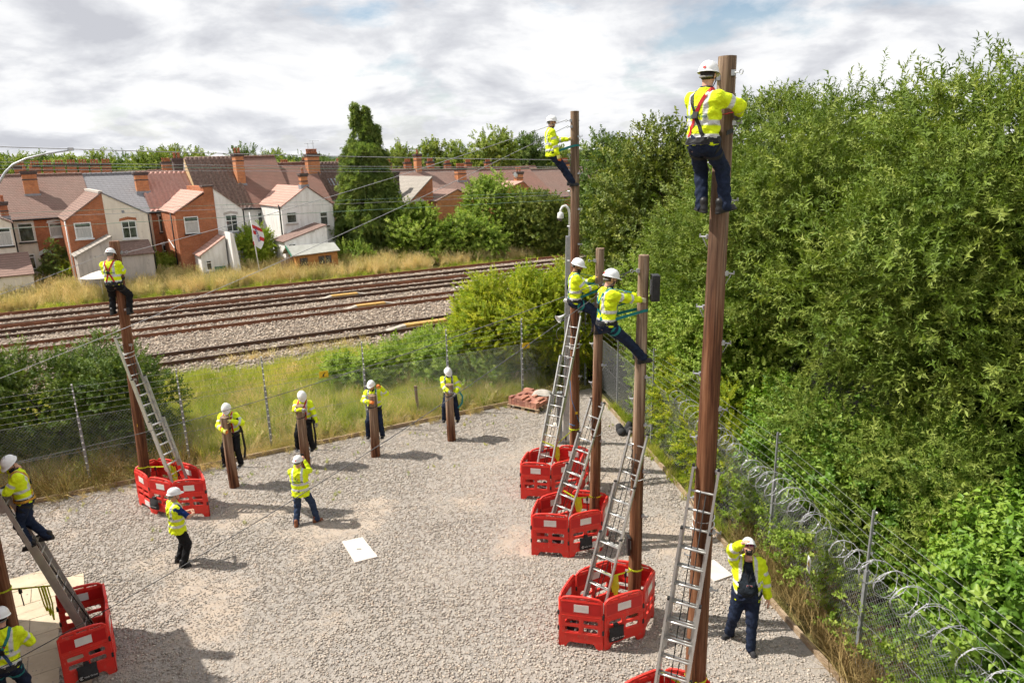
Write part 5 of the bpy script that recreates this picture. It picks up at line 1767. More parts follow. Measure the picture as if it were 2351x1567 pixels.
MB().lathe([(0.0, -0.02), (0.14, 0.0), (0.25, 0.06), (0.0, 0.0)], (0.8, -1.9, e2(6.2)), 14, Matrix.Rotation(R(75), 3, 'X')).build('satellite_dish', MATS['white_plastic'], t, True)
t = hroot('terraced_house', 36.6, zr - 0.4, 'long mottled red-brown roof farthest right beyond the tall pole')
e3 = lambda z: z - zr + 0.4
main_block(t, 16.0, e3(3.75), e3(6.4), 'red_brick', 'plain_tile')
chimney(t, 5.0, 4.0, e3(6.0), e3(7.2), 1.0, 0.6, 4, 'orange_brick')
downpipe(t, 7.0, -0.1, -0.3, e3(3.7), 'white_paint')
# back rows: roofs and chimney stacks beyond
for k, (s, d, z, w, ev, rd, rm, chs, lab) in enumerate((
        (-12.0, 26, 0, 16, 4.5, 7.2, 'plain_tile', (2.0, 4.5), 'back-row roof with a long line of chimney stacks behind the slate roof'),
        (4.0, 26, 0, 9, 4.5, 7.3, 'red_tile', (2.0, 6.0), 'back-row terrace behind the tall tiled roofs'),
        (17.0, 24, -1, 11, 5.2, 7.8, 'salmon_tile', (1.5, 4.5, 8.5), 'back-row house with pale pink roof just right of the conifer top'),
        (29.0, 26, -1.2, 12, 5.0, 7.7, 'plain_tile', (1.0, 4.0, 7.0, 10.5), 'back-row roof with four chimneys in the middle distance'),
        (41.5, 28, -1.4, 18, 5.0, 7.6, 'red_tile', (2.0, 5.5, 9.0), 'back-row roof behind the man on the tall pole'),
        (28.0, 48, -1.5, 30, 6.0, 8.6, 'red_tile', (2.0, 8.0, 14.0, 20.0, 26.0), 'farthest row of red roofs below the round trees'))):
    t = hroot('back_house', s, z, lab, 'house', 'houses of the streets behind', d)
    main_block(t, w, ev, rd, 'red_brick', rm)
    for cx in chs:
        chimney(t, cx, 4.0, rd - 0.6, rd + 1.0, 0.95, 0.6, 4, 'red_brick')
t = bpy.data.objects['back_house']
for k in range(7):
    chimney(t, 5.8 + 1.05 * k, 3.8, 6.8, 8.3, 0.85, 0.5, 3, 'red_brick')
# summerhouse
t = hroot('summerhouse', 5.9, Z0, 'small orange timber summerhouse with a grey felt roof and green trim', 'shed', None, -9.2)
m = MB()
wl = MB().prism([(0, -0.2), (1.0, -0.2), (1.0, 1.45), (0.5, 1.95), (0, 1.5)], 0, 1.6)
for k in range(11):
    wl_ = MB().bx(-0.01 * (k % 2), 3.0, 0.0, 1.6, -0.2 + k * 0.15, -0.2 + k * 0.15 + 0.14)
    wl_.build('plank', MATS['shed_wood'], t)
m = MB()
slab_poly(m, [(-0.4, -0.2, 1.42), (3.15, -0.2, 1.5), (3.15, 0.85, 1.98), (-0.4, 0.85, 2.02)], 0.06)
slab_poly(m, [(-0.4, 1.9, 1.42), (-0.4, 0.85, 2.02), (3.15, 0.85, 1.98), (3.15, 1.9, 1.5)], 0.06)
m.build('roof', MATS['felt'], t)
MB().bar((-0.43, -0.25, 1.40), (-0.43, 0.85, 2.03), 0.06, 0.12).build('barge_board', MATS['green_paint'], t)
for x0_, x1_ in ((0.2, 0.75), (1.55, 2.0), (2.05, 2.5)):
    o = MB().bx(x0_, x1_, -0.03, 0.0, 0.65, 1.2).build('window', MATS['brown_paint'], t)
    MB().bx(x0_ + 0.05, x1_ - 0.05, -0.04, 0.0, 0.7, 1.15).build('pane', MATS['window_glass'], o)
# flag on its pole
fp = HO + HU * 3.25 + HN * (-9.0)
t = empty('flagpole', (fp.x, fp.y, 0.3), HA, 'thin white flagpole with a limp white and red flag', 'flagpole')
MB().tube([(0.1, 0, 0), (-0.15, 0, 4.55)], 0.035, 8).build('pole', MATS['white_paint'], t, True)
m = MB()
nx_, nz_ = 6, 14
for i in range(nz_ + 1):
    for j in range(nx_ + 1):
        z = 4.15 - i / nz_ * 1.75
        x = -0.13 + j / nx_ * (0.25 + 0.5 * math.sin(math.pi * min(1, i / nz_ * 0.75 + 0.12)))
        y = 0.10 * math.sin(j * 1.4 + i * 0.25) * j / nx_
        m.v.append((x, y, z - 0.35 * j / nx_))
for i in range(nz_):
    for j in range(nx_):
        a = i * (nx_ + 1) + j
        m.cur = 1 if (i in (3, 4) or (i in (6, 7) and j < 2) or (i in (8, 9) and j > 3) or (i > 11 and j == 0)) else 0
        m.face((a, a + 1, a + nx_ + 2, a + nx_ + 1))
fl = m.build('flag', [MATS['white_paint'], MATS['print_red']], t, True)
o = link_mesh('lettering', text_mesh('ENGLAND', 0.2, bold=0.006).copy(), plain('print_blue', (0.05, 0.06, 0.3), 0.7), fl)
o.matrix_basis = Matrix.Translation((0.18, -0.16, 3.05)) @ Matrix.Rotation(R(90), 4, 'X') @ Matrix.Rotation(R(100), 4, 'Z')
# garden fence panels and washing-line parasol
t = empty('garden_fence', HO + HU * 5.0 + HN * (-8.5) + Vector((0, 0, 0.25)), HA, 'weathered timber garden fence between bushes and the white house', 'fence')
for k in range(12):
    MB().bx(0.16 * k, 0.16 * k + 0.14, -0.01, 0.01, 0, 1.25 + 0.02 * (k % 3)).build('board', MATS['timber'], t)
t = empty('parasol', HO + HU * (-6.1) + HN * (-9.0) + Vector((0, 0, 0.3)), HA, 'cream garden parasol behind the man on the left pole', 'parasol')
MB().lathe([(1.1, 1.35), (0.55, 1.55), (0.0, 1.7)], (0, 0, 0), 8).build('canopy', MATS['pale_concrete'], t)
MB().tube([(0, 0, 0), (0, 0, 1.65)], 0.03, 6).build('pole', MATS['white_paint'], t, True)
# ------------------------------------------------------------------ foliage building blocks
def leaf_geo(L, w, fold=0.25, curl=0.15):
    """one leaf along +x, up +z: 6 verts, 4 tris"""
    v = np.array([(0, 0, 0), (0.42 * L, w / 2, fold * w), (0.42 * L, -w / 2, fold * w), (0.5 * L, 0, 0), (L, 0, -curl * L), (0.75 * L, 0, -0.03 * L)])
    f = np.array([(0, 3, 1), (0, 2, 3), (1, 3, 4), (3, 2, 4)])
    return v, f
def ovate_geo(L, w, fold=0.25, curl=0.15):
    """broad leaf with a rounded outline and pointed tip: 9 verts, 10 tris"""
    v = np.array([(0, 0, 0), (0.22 * L, 0.36 * w, fold * w * 0.8), (0.22 * L, -0.36 * w, fold * w * 0.8), (0.5 * L, 0.5 * w, fold * w), (0.5 * L, -0.5 * w, fold * w), (0.78 * L, 0.27 * w, fold * w * 0.3 - curl * 0.4 * L), (0.78 * L, -0.27 * w, fold * w * 0.3 - curl * 0.4 * L), (L, 0, -curl * L), (0.5 * L, 0, 0)])
    f = np.array([(0, 8, 1), (0, 2, 8), (1, 8, 3), (2, 4, 8), (3, 8, 5), (4, 6, 8), (5, 8, 7), (8, 6, 7)])
    return v, f
def sprig_mesh(seed, n, stem, L, w, ang=50, droop=0.0, spread=0.0, tuft=False, curl=0.15, geo=leaf_geo):
    rg = np.random.default_rng(seed)
    Vs, Fs = [], []
    k = 0
    # thin stem
    bend = rg.uniform(-0.25, 0.25, 2)
    def sp_(t):
        return np.array([bend[0] * stem * t * t + rg.uniform(-1, 1) * spread, bend[1] * stem * t * t + rg.uniform(-1, 1) * spread, stem * t - droop * stem * t * t])
    a, b_ = np.array([0.0, 0, 0]), np.array([bend[0] * stem * 0.8, bend[1] * stem * 0.8, stem * 0.9 - droop * stem * 0.81])
    r_ = 0.004 * (stem / 0.35)
    Vs.append(np.array([a + (r_, 0, 0), a + (-r_, r_, 0), a + (-r_, -r_, 0), b_]))
    Fs.append(np.array([(0, 1, 3), (1, 2, 3), (2, 0, 3)]))
    k = 4
    for i in range(n):
        t = (i + 0.6) / n
        az = i * 2.4 + rg.uniform(-0.5, 0.5)
        el = math.radians(ang + rg.uniform(-18, 18)) * (1.0 if t < 0.9 else 0.3)
        lv, lf = geo(L * rg.uniform(0.7, 1.15) * (1 - 0.25 * abs(t - 0.55)), w * rg.uniform(0.8, 1.15), rg.uniform(0.1, 0.4), curl + rg.uniform(-0.1, 0.2))
        d = np.array([math.cos(az) * math.sin(el), math.sin(az) * math.sin(el), math.cos(el)])
        up = np.array([-math.cos(az) * math.cos(el), -math.sin(az) * math.cos(el), math.sin(el)])
        tw = rg.uniform(-0.6, 0.6)
        sd = np.cross(up, d)
        up2 = up * math.cos(tw) + sd * math.sin(tw)
        sd2 = np.cross(up2, d)
        Vs.append(lv[:, :1] * d + lv[:, 1:2] * sd2 + lv[:, 2:3] * up2 + sp_(t))
        Fs.append(lf + k)
        k += len(lv)
    return np.concatenate(Vs), np.concatenate(Fs)
def tuft_mesh(seed, n, h, w, lean=0.5, head=False):
    """grass tuft: curved blades, optional seed heads"""
    rg = np.random.default_rng(seed)
    Vs, Fs = [], []
    k = 0
    for i in range(n):
        az = rg.uniform(0, 6.28)
        hh = h * rg.uniform(0.55, 1.15)
        ln = lean * rg.uniform(0.2, 1.0) * hh
        o = np.array([rg.uniform(-0.12, 0.12), rg.uniform(-0.12, 0.12), 0])
        d = np.array([math.cos(az), math.sin(az), 0])
        s_ = np.array([-d[1], d[0], 0])
        ww = w * rg.uniform(0.7, 1.3)
        p1 = o + d * ln * 0.3 + np.array([0, 0, hh * 0.55])
        p2 = o + d * ln + np.array([0, 0, hh])
        Vs.append(np.array([o - s_ * ww, o + s_ * ww, p1 + s_ * ww * 0.8, p1 - s_ * ww * 0.8, p2]))
        Fs.append(np.array([(0, 1, 2), (0, 2, 3), (3, 2, 4)]) + k)
        k += 5
        if head and rg.random() < 0.6:
            q = p2 - d * ln * 0.1
            Vs.append(np.array([q - s_ * ww * 2.2 - np.array([0, 0, 0.08]), q + s_ * ww * 2.2 - np.array([0, 0, 0.06]), q + d * 0.03 + np.array([0, 0, 0.10])]))
            Fs.append(np.array([(0, 1, 2)]) + k)
            k += 3
    return np.concatenate(Vs), np.concatenate(Fs)

def mkprotos(mat_, f, n=3):
    return (mat_, [f(s) for s in range(n)])
def eul_mats(E):
    cx, sx_, cy, sy_, cz, sz_ = np.cos(E[:, 0]), np.sin(E[:, 0]), np.cos(E[:, 1]), np.sin(E[:, 1]), np.cos(E[:, 2]), np.sin(E[:, 2])
    return np.stack([np.stack([cy * cz, sx_ * sy_ * cz - cx * sz_, cx * sy_ * cz + sx_ * sz_], 1), np.stack([cy * sz_, sx_ * sy_ * sz_ + cx * cz, cx * sy_ * sz_ - sx_ * cz], 1), np.stack([-sy_, sx_ * cy, cx * cy], 1)], 1)
def bundle(name, kit, P, D, S, seed):
    """one mesh of many sprigs: the unit that is scattered"""
    rg = np.random.default_rng(seed)
    M = eul_mats(eulers(D, rg.uniform(0, 6.28, len(P))))
    Vs, Fs, T = [], [], []
    k = 0
    for i in range(len(P)):
        v, f = kit[1][rg.integers(0, len(kit[1]))]
        Vs.append((v * S[i]) @ M[i].T + P[i])
        Fs.append(f + k)
        T.append(np.full(len(v), rg.random()))
        k += len(v)
    me = np_mesh(name, np.concatenate(Vs), np.concatenate(Fs))
    a = me.attributes.new('tint', 'FLOAT', 'POINT')
    a.data.foreach_set('value', np.concatenate(T).astype(np.float32))
    return proto(name, me, MATS[kit[0]])
PW = mkprotos('willow_leaf', lambda s: sprig_mesh(s, 20, 0.40, 0.115, 0.030, 50), 4)
PP = mkprotos('pear_leaf', lambda s: sprig_mesh(s + 10, 14, 0.34, 0.095, 0.052, 60, geo=ovate_geo), 4)
PDG = mkprotos('dogwood_leaf', lambda s: sprig_mesh(s + 20, 11, 0.34, 0.105, 0.066, 70, curl=0.3, geo=ovate_geo), 4)
PHD = mkprotos('hedge_leaf', lambda s: sprig_mesh(s + 30, 22, 0.34, 0.055, 0.038, 60), 4)
PDK = mkprotos('dark_leaf', lambda s: sprig_mesh(s + 40, 18, 0.32, 0.065, 0.042, 60), 4)
PBR = mkprotos('bramble_leaf', lambda s: sprig_mesh(s + 50, 14, 0.36, 0.085, 0.056, 70, geo=ovate_geo), 4)
PCN = mkprotos('conifer_leaf', lambda s: sprig_mesh(s + 60, 22, 0.75, 0.26, 0.06, 38, 0.55, curl=0.5), 4)
PFT = mkprotos('far_leaf', lambda s: sprig_mesh(s + 70, 16, 0.9, 0.36, 0.22, 65), 4)
PFD = mkprotos('far_dark_leaf', lambda s: sprig_mesh(s + 80, 16, 0.9, 0.34, 0.2, 65), 4)
PYG = mkprotos('yellowgreen_leaf', lambda s: sprig_mesh(s + 90, 16, 0.5, 0.13, 0.08, 60), 4)
PMG = mkprotos('bramble_leaf', lambda s: sprig_mesh(s + 95, 15, 0.55, 0.17, 0.11, 60), 4)
PMO = mkprotos('pear_leaf', lambda s: sprig_mesh(s + 99, 18, 0.55, 0.15, 0.09, 60), 4)
PGG = mkprotos('green_grass', lambda s: tuft_mesh(s, 26, 0.5, 0.006, 0.75), 4)
PGY = mkprotos('golden_grass', lambda s: tuft_mesh(s + 5, 22, 0.85, 0.006, 0.5, True), 4)
PDS = mkprotos('dry_stem', lambda s: tuft_mesh(s + 9, 16, 0.7, 0.005, 1.1), 3)
PSP = mkprotos('yellowgreen_leaf', lambda s: tuft_mesh(s + 12, 40, 1.25, 0.028, 0.9), 2)

def crown_clumps(lobes, clump=0.75, shell=0.30, seed=0, zmin=0.1, cover=1.6):
    """clump centres sitting on the lobes' outer shells; returns positions, sizes and outward directions"""
    rg = np.random.default_rng(seed)
    areas = np.array([(r[0] * r[1] + r[1] * r[2] + r[0] * r[2]) for _, r in lobes])
    C = np.array([c for c, _ in lobes], float)
    Rr = np.array([r for _, r in lobes], float)
    tot = areas.sum() * 4.2
    nc = max(8, int(tot / (clump ** 2 * cover)))
    li = rg.choice(len(lobes), nc, p=areas / areas.sum())
    d = rg.normal(size=(nc, 3))
    d /= np.linalg.norm(d, axis=1, keepdims=True)
    rad = 1 - shell * rg.random(nc) ** 1.6 + 0.10 * rg.normal(size=nc)
    cc = C[li] + d * Rr[li] * rad[:, None]
    cr = rg.uniform(0.65, 1.25, nc)
    depth = np.min(np.linalg.norm((cc[:, None] - C[None]) / Rr[None], axis=2), axis=1)
    keep = (depth > 0.62) & (cc[:, 2] > zmin)
    return cc[keep], cr[keep], d[keep]
def clump_protos(kit, m, clump, scale, seed, lift, inner, nv=4):
    out = []
    for s_ in range(nv):
        rg = np.random.default_rng(seed * 10 + s_)
        q = rg.normal(size=(m, 3)) + np.array([0, 0, 0.7])
        q /= np.linalg.norm(q, axis=1, keepdims=True)
        rr = np.where(rg.random(m) < inner, rg.random(m) ** 0.5 * 0.8, 0.72 + 0.33 * rg.random(m)) * rg.uniform(0.8, 1.15, m)
        P = q * (clump * rr)[:, None]
        D = q * 0.8 + rg.normal(size=(m, 3)) * 0.4 + np.array([0, 0, lift])
        out.append(bundle('leaf_clump', kit, P, D, scale * rg.uniform(0.7, 1.25, m), seed * 7 + s_))
    return out
def limbs(base, lobes, r0, parent, seed=0, bark='bark'):
    """tapered trunk with limbs reaching into the lobes, in world coordinates minus parent location"""
    rg = random.Random(seed)
    O = Vector(parent.location)
    base = Vector(base)
    cen = Vector(np.mean([c for c, _ in lobes[:6]], axis=0))
    fork = base.lerp(cen, 0.45)
    fork.z = base.z + (cen.z - base.z) * 0.5
    m = MB()
    m.tube([base - O, base.lerp(fork, 0.5) + Vector((rg.uniform(-.1, .1), rg.uniform(-.1, .1), 0)) - O, fork - O], [r0, r0 * 0.8, r0 * 0.62], 9)
    for c, r in lobes[:6]:
        for j in range(3):
            e = Vector(c) + Vector((rg.uniform(-.6, .6) * r[0], rg.uniform(-.6, .6) * r[1], rg.uniform(-.2, .75) * r[2]))
            mid = fork.lerp(e, 0.5) + Vector((rg.uniform(-.2, .2), rg.uniform(-.2, .2), rg.uniform(0, .3))) * r[0] * 0.5
            m.tube([fork - O, mid - O, e - O], [r0 * 0.45, r0 * 0.28, r0 * 0.08], 6)
    m.build('trunk', MATS[bark], parent, True)
def tree(name, label, cat, base, lobes, n, protos, clump=0.75, scale=1.0, r0=0.2, seed=0, group=None, shell=0.3, lift=0.35, wind=(0, 0, 0), zmin=0.1, inner=0.22, trunk=True, flat=1.0, cull=None):
    t = empty(name, base, 0, label, cat, group)
    cc, cr, d = crown_clumps(lobes, clump, shell, seed + 1, zmin)
    if cull is not None:
        kk = ~cull(cc)
        cc, cr, d = cc[kk], cr[kk], d[kk]
    m = min(70, max(6, int(n / max(1, len(cc)))))
    pr = clump_protos(protos, m, clump, scale, seed + 2, lift, inner, 5 if n > 8000 else 3)
    rg = np.random.default_rng(seed + 3)
    D = d * 0.8 + np.array([0, 0, 0.35]) + np.array(wind) + rg.normal(size=d.shape) * 0.15
    o = scatter('crown', cc - np.array(base), eulers(D, rg.uniform(0, 6.28, len(cc))), cr, rg.integers(0, len(pr), len(cc)), pr, t)
    if n > 4500:      # deeper foliage that closes the crown
        c2, r2, d2 = crown_clumps([(c_, tuple(q * 0.74 for q in r_)) for c_, r_ in lobes], clump * 1.25, 0.4, seed + 8, zmin, 2.6)
        if cull is not None:
            kk = ~cull(c2)
            c2, r2, d2 = c2[kk], r2[kk], d2[kk]
        pr2 = clump_protos(protos, max(6, int(m * 0.6)), clump * 1.25, scale * 1.2, seed + 9, lift, inner, 2)
        o2 = scatter('inner_crown', c2 - np.array(base), eulers(d2 + np.array([0, 0, 0.3]), rg.uniform(0, 6.28, len(c2))), r2, rg.integers(0, 2, len(c2)), pr2, t)
        o2['kind'] = 'stuff'
    o['kind'] = 'stuff'
    if trunk:
        limbs(base, lobes, r0, t, seed)
    return t
# ------------------------------------------------------------------ woodland on the right
# dark leaf-litter floor under the trees
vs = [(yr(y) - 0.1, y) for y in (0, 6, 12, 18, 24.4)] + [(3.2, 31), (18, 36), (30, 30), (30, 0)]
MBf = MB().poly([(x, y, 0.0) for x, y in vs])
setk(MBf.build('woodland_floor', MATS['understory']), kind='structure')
# the willow's crown: billows sitting on five great lobes
_rg = np.random.default_rng(42)
_big = [((9.2, 14.0, 5.0), (3.0, 3.0, 3.5)), ((8.7, 17.4, 5.5), (2.8, 2.9, 3.7)), ((7.6, 20.6, 4.7), (2.2, 2.4, 3.5)), ((12.6, 16.6, 5.0), (3.4, 3.4, 3.6)), ((12.0, 11.8, 4.0), (3.0, 2.8, 3.3))]
_bil = [(c_, tuple(q * 0.74 for q in r_)) for c_, r_ in _big]
for c_, r_ in _big:
    for _ in range(13):
        d_ = _rg.normal(size=3)
        d_[0] -= 0.5
        d_[1] -= 0.45
        d_[2] += 0.25
        d_ /= np.linalg.norm(d_)
        q_ = np.array(c_) + d_ * np.array(r_) * 0.93
        s_ = _rg.uniform(0.8, 1.6)
        if q_[2] > 1.9:
            _bil.append((tuple(q_), (s_, s_, s_ * 0.85)))
tree('willow_tree', 'huge willow filling the right side, its top blown to the right', 'tree', (10.2, 15.2, 0), _bil, 38000, PW, 0.55, 1.05, 0.42, 5, None, 0.30, 0.3, (0.25, 0.0, -0.1), 1.4, 0.2, cull=lambda q: (q[:, 2] > np.where(q[:, 0] > 9.6, 8.5, 9.1)) | (q[:, 2] < 4.4) & (q[:, 0] < 6.9 + (4.4 - q[:, 2]) * 0.8))
tree('wild_pear_tree', 'glossy mid-green tree with a thin topmost shoot behind the poles', 'tree', (6.2, 25.8, 0),
     [((5.7, 26.3, 4.6), (2.3, 2.4, 3.5)), ((7.4, 24.0, 4.2), (2.2, 2.2, 3.5)), ((5.3, 26.4, 8.0), (0.5, 0.5, 1.1)), ((8.6, 22.8, 4.2), (1.9, 1.9, 3.2))], 13000, PP, 0.6, 1.2, 0.22, 15, None, 0.3, 0.5, (0.1, 0, 0), 0.6)
tree('holly_tree', 'narrow very dark glossy tree left of the woodland by the tall pole', 'tree', (5.0, 31.0, 0),
     [((5.0, 31.0, 4.2), (1.2, 1.6, 3.7)), ((5.6, 30.0, 3.5), (1.3, 1.5, 3.0)), ((4.3, 31.5, 5.8), (0.8, 0.9, 1.8))], 7500, PDK, 0.5, 1.5, 0.18, 25, None, 0.3, 0.3)
tree('hazel_shrub', 'light green shrub between the wooden poles and the right fence', 'shrub', (5.6, 20.2, 0),
     [((5.5, 20.6, 2.6), (1.2, 2.2, 2.6)), ((6.0, 18.3, 2.6), (1.1, 1.8, 2.6)), ((4.9, 22.6, 2.4), (1.0, 1.3, 2.4))], 9500, PBR, 0.5, 0.95, 0.08, 35, None, 0.32, 0.4, (0, 0, 0), 0.1)
tree('privet_shrub', 'low yellow-green shrub pressed against the right fence behind the second pole', 'shrub', (4.9, 17.6, 0),
     [((4.85, 18.6, 1.3), (0.55, 1.4, 1.5)), ((5.0, 16.2, 1.1), (0.5, 1.3, 1.2))], 3200, PHD, 0.38, 0.95, 0.05, 45, None, 0.32, 0.4, (-0.1, 0, 0), 0.05)
tree('yellow_hedge', 'yellow-green bush behind the corner of the back fence beside the camera column', 'hedge', (0.7, 26.0, 0),
     [((0.5, 25.6, 2.0), (2.1, 1.5, 1.7)), ((2.3, 25.9, 2.0), (1.4, 1.3, 1.8)), ((-0.9, 25.8, 1.5), (1.1, 1.1, 1.2)), ((1.4, 24.9, 2.0), (1.5, 0.8, 1.1))], 12500, PHD, 0.42, 1.2, 0.08, 55, None, 0.32, 0.45, (0, 0, 0), 0.55)
tree('dogwood_shrub', 'broad-leaved bright green shrub in the lower right corner', 'shrub', (7.4, 9.0, 0),
     [((7.6, 9.0, 1.2), (1.5, 1.6, 1.25)), ((7.3, 7.2, 1.1), (1.3, 1.4, 1.1)), ((9.2, 9.6, 1.5), (1.6, 1.7, 1.6)), ((6.5, 7.4, 0.7), (0.8, 1.3, 0.8))], 9000, PDG, 0.42, 1.0, 0.05, 65, None, 0.3, 0.75, (-0.15, -0.1, 0), 0.05)
tree('dogwood_shrub', 'broad-leaved green shrub above the razor wire left of the willow skirt', 'shrub', (6.8, 12.6, 0),
     [((6.7, 12.9, 1.5), (1.0, 1.4, 1.5)), ((6.3, 14.6, 1.4), (0.8, 1.3, 1.4)), ((7.6, 11.6, 1.5), (1.1, 1.2, 1.5))], 5200, PDG, 0.4, 0.85, 0.05, 75, None, 0.3, 0.7, (-0.15, -0.1, 0), 0.05)
tree('willow_sapling', 'fine-leaved willow shoots leaning over the fence posts', 'shrub', (7.0, 10.9, 0),
     [((7.0, 11.0, 1.9), (1.2, 1.1, 1.5)), ((6.4, 13.4, 2.4), (0.8, 1.1, 1.3))], 2600, PW, 0.45, 0.85, 0.05, 85, None, 0.35, 0.5, (-0.1, -0.1, 0), 0.3)
# weeds woven into the right fence
def scatter_strip(name, pts_fn, n, kit, smin, smax, label, cat, seed, tilt=0.25, per=7, spread=0.38):
    rg = np.random.default_rng(seed)
    pr = []
    for s_ in range(4):
        P = np.concatenate([rg.uniform(-spread, spread, (per, 2)), np.zeros((per, 1))], 1)
        D = np.concatenate([rg.normal(size=(per, 2)) * tilt, np.ones((per, 1))], 1)
        pr.append(bundle('tuft_patch', kit, P, D, rg.uniform(smin, smax, per), seed * 9 + s_))
    P = pts_fn(rg, n // per)
    rot = np.zeros((len(P), 3))
    rot[:, 2] = rg.uniform(0, 6.28, len(P))
    return setk(scatter(name, P, rot, rg.uniform(0.8, 1.15, len(P)), rg.integers(0, 4, len(P)), pr), label, cat, kind='stuff')
def fp_right(lo, hi, x0, x1):
    def f(rg, n):
        y = rg.uniform(lo, hi, n)
        return np.stack([yard_right(y) + rg.uniform(x0, x1, n), y, np.zeros(n)], 1)
    return f
scatter_strip('dry_stems', fp_right(6.5, 13.5, 0.3, 1.2), 700, PDS, 0.5, 1.1, 'brown dead stems at the foot of the right fence', 'dead stems', 1, 0.5, 5, 0.25)
scatter_strip('fence_ivy', lambda rg, n: np.stack([yard_right(yy := rg.uniform(8, 21, n)) + rg.uniform(0.42, 0.75, n), yy, rg.uniform(0.1, 1.5, n) * (0.5 + 0.5 * vnoise(np.stack([yy, yy * 0], 1), 0.8, 4))], 1), 1500, PBR, 0.45, 0.85, 'thin green creepers growing through the right fence', 'creeper', 2, 1.2, 4, 0.15)
scatter_strip('edge_weeds', fp_right(13.0, 22.0, 0.0, 0.35), 260, PGG, 0.35, 0.8, 'weeds and grass along the right timber edging', 'weeds', 3, 0.4, 2, 0.1)

# ------------------------------------------------------------------ railway bank, yard side
def bank(u0, u1, n0, n1, dens, keep=None):
    def f(rg, n):
        u = rg.uniform(u0, u1, n)
        nn_ = rg.uniform(n0, n1, n)
        x, y = u * CA - nn_ * SA, u * SA + nn_ * CA
        if keep is not None:
            k = keep(u, nn_, rg)
            x, y = x[k], y[k]
        return np.stack([x, y, ground_h(x, y)], 1)
    return f
vn = lambda u, n_, s, sd: vnoise(np.stack([u, n_], 1), s, sd)
scatter_strip('bank_grass', bank(-9, 13.4, 20.5, 28.4, 0, lambda u, n_, rg: rg.random(len(u)) < 0.25 + 1.1 * vn(u, n_, 0.5, 9)), 13500, PGG, 0.65, 1.35, 'rank green grass on the bank between fence and railway', 'grass', 11, 0.45)
scatter_strip('dry_bank_grass', bank(-9, 13.0, 20.35, 27.0, 0, lambda u, n_, rg: rg.random(len(u)) < 1.5 * np.clip(vn(u, n_, 0.6, 19) - 0.36 + 0.18 * (n_ < 22), 0, 1)), 7500, PGY, 0.4, 0.85, 'straw-coloured dry grass on the bank behind the fence', 'grass', 12, 0.55)
scatter_strip('edging_grass', bank(-8, 13.0, 19.72, 20.4, 0), 900, PGY, 0.2, 0.5, 'dry grass fringe along the back timber edging', 'grass', 13, 0.6, 5, 0.2)
scatter_strip('dead_twigs', bank(-7.5, 0.5, 19.9, 20.9, 0), 420, PDS, 0.6, 1.6, 'tangle of dead twigs at the foot of the left fence', 'dead stems', 14, 0.6, 5, 0.3)
scatter_strip('yard_weeds', lambda rg, n: np.stack([x := rg.uniform(-11, 3, n), (19.5 - rg.random(n) ** 2 * 3.5 + x * SA) / CA, np.zeros(n)], 1), 150, PGG, 0.12, 0.3, 'tiny weeds sprouting in the gravel near the edging', 'weeds', 15, 0.5, 2, 0.1)
scatter_strip('track_weeds', bank(-2, 16, 29.6, 30.2, 0, lambda u, n_, rg: vn(u, n_, 0.5, 3) > 0.52), 330, PGY, 0.35, 0.75, 'dry grass stalks along the nearest rail', 'grass', 16, 0.5, 4, 0.25)
for k, (x, y, lob, lab) in enumerate(((-13.0, 18.8, [((-13.2, 18.9, 1.35), (1.7, 1.3, 1.5)), ((-11.5, 19.3, 1.15), (1.3, 1.1, 1.35)), ((-14.8, 18.2, 1.5), (1.5, 1.2, 1.6)), ((-12.3, 20.2, 1.5), (1.4, 1.0, 1.2))], 'dense dark evergreen bush behind the fence at the left edge'),)):
    tree('evergreen_bush', lab, 'bush', (x, y, 0), lob, 8500, PDK, 0.42, 1.0, 0.08, 105, None, 0.28, 0.4, (0, 0, 0), 0.05)
for k, (x, y, rx_, ry_, rz_, lab) in enumerate(((-3.9, 25.2, 1.5, 1.2, 0.8, 'bramble mound on the bank below the nearest yellow ramp'), (-2.0, 24.6, 1.5, 1.1, 1.1, 'bramble mound behind the fourth training post'), (-2.6, 27.0, 1.4, 1.0, 0.9, 'bramble mound spilling towards the nearest track'), (-5.6, 24.3, 0.9, 0.8, 0.6, 'smallest bramble patch in the middle of the grassy bank'))):
    tree('bramble_bush', lab, 'bramble', (x, y, 0), [((x, y, 0.35), (rx_, ry_, rz_)), ((x + 0.7 * rx_, y + 0.1, 0.3), (rx_ * 0.6, ry_ * 0.7, rz_ * 0.7))], 1500, PBR, 0.32, 1.0, 0.03, 115 + k, 'brambles on the railway bank', 0.25, 0.6, (0, 0, 0), 0.02, trunk=False)

# ------------------------------------------------------------------ verge and gardens beyond the tracks
scatter_strip('verge_grass', bank(-16, 62, 47.4, 54.5, 0, lambda u, n_, rg: rg.random(len(u)) < np.where(n_ < 49.0, 1.0, 0.2)), 9500, PGG, 0.55, 1.1, 'green grass beside the farthest rail', 'grass', 21, 0.4)
scatter_strip('golden_verge_grass', bank(-16, 62, 48.6, 54.0, 0, lambda u, n_, rg: rg.random(len(u)) < 0.55 + 0.9 * vn(u, n_, 0.22, 29)), 15000, PGY, 0.6, 1.2, 'tall golden grass on the far railway verge', 'grass', 22, 0.3)
def garden(name, label, px, lobes, n, protos, clump=0.5, scale=1.0, seed=0, trunk=True, cat='shrub', **k):
    return tree(name, label, cat, px, [((px[0] + c[0], px[1] + c[1], px[2] + c[2]), r) for c, r in lobes], n, protos, clump, scale, 0.08, seed, 'garden shrubs beyond the railway', trunk=trunk, **k)
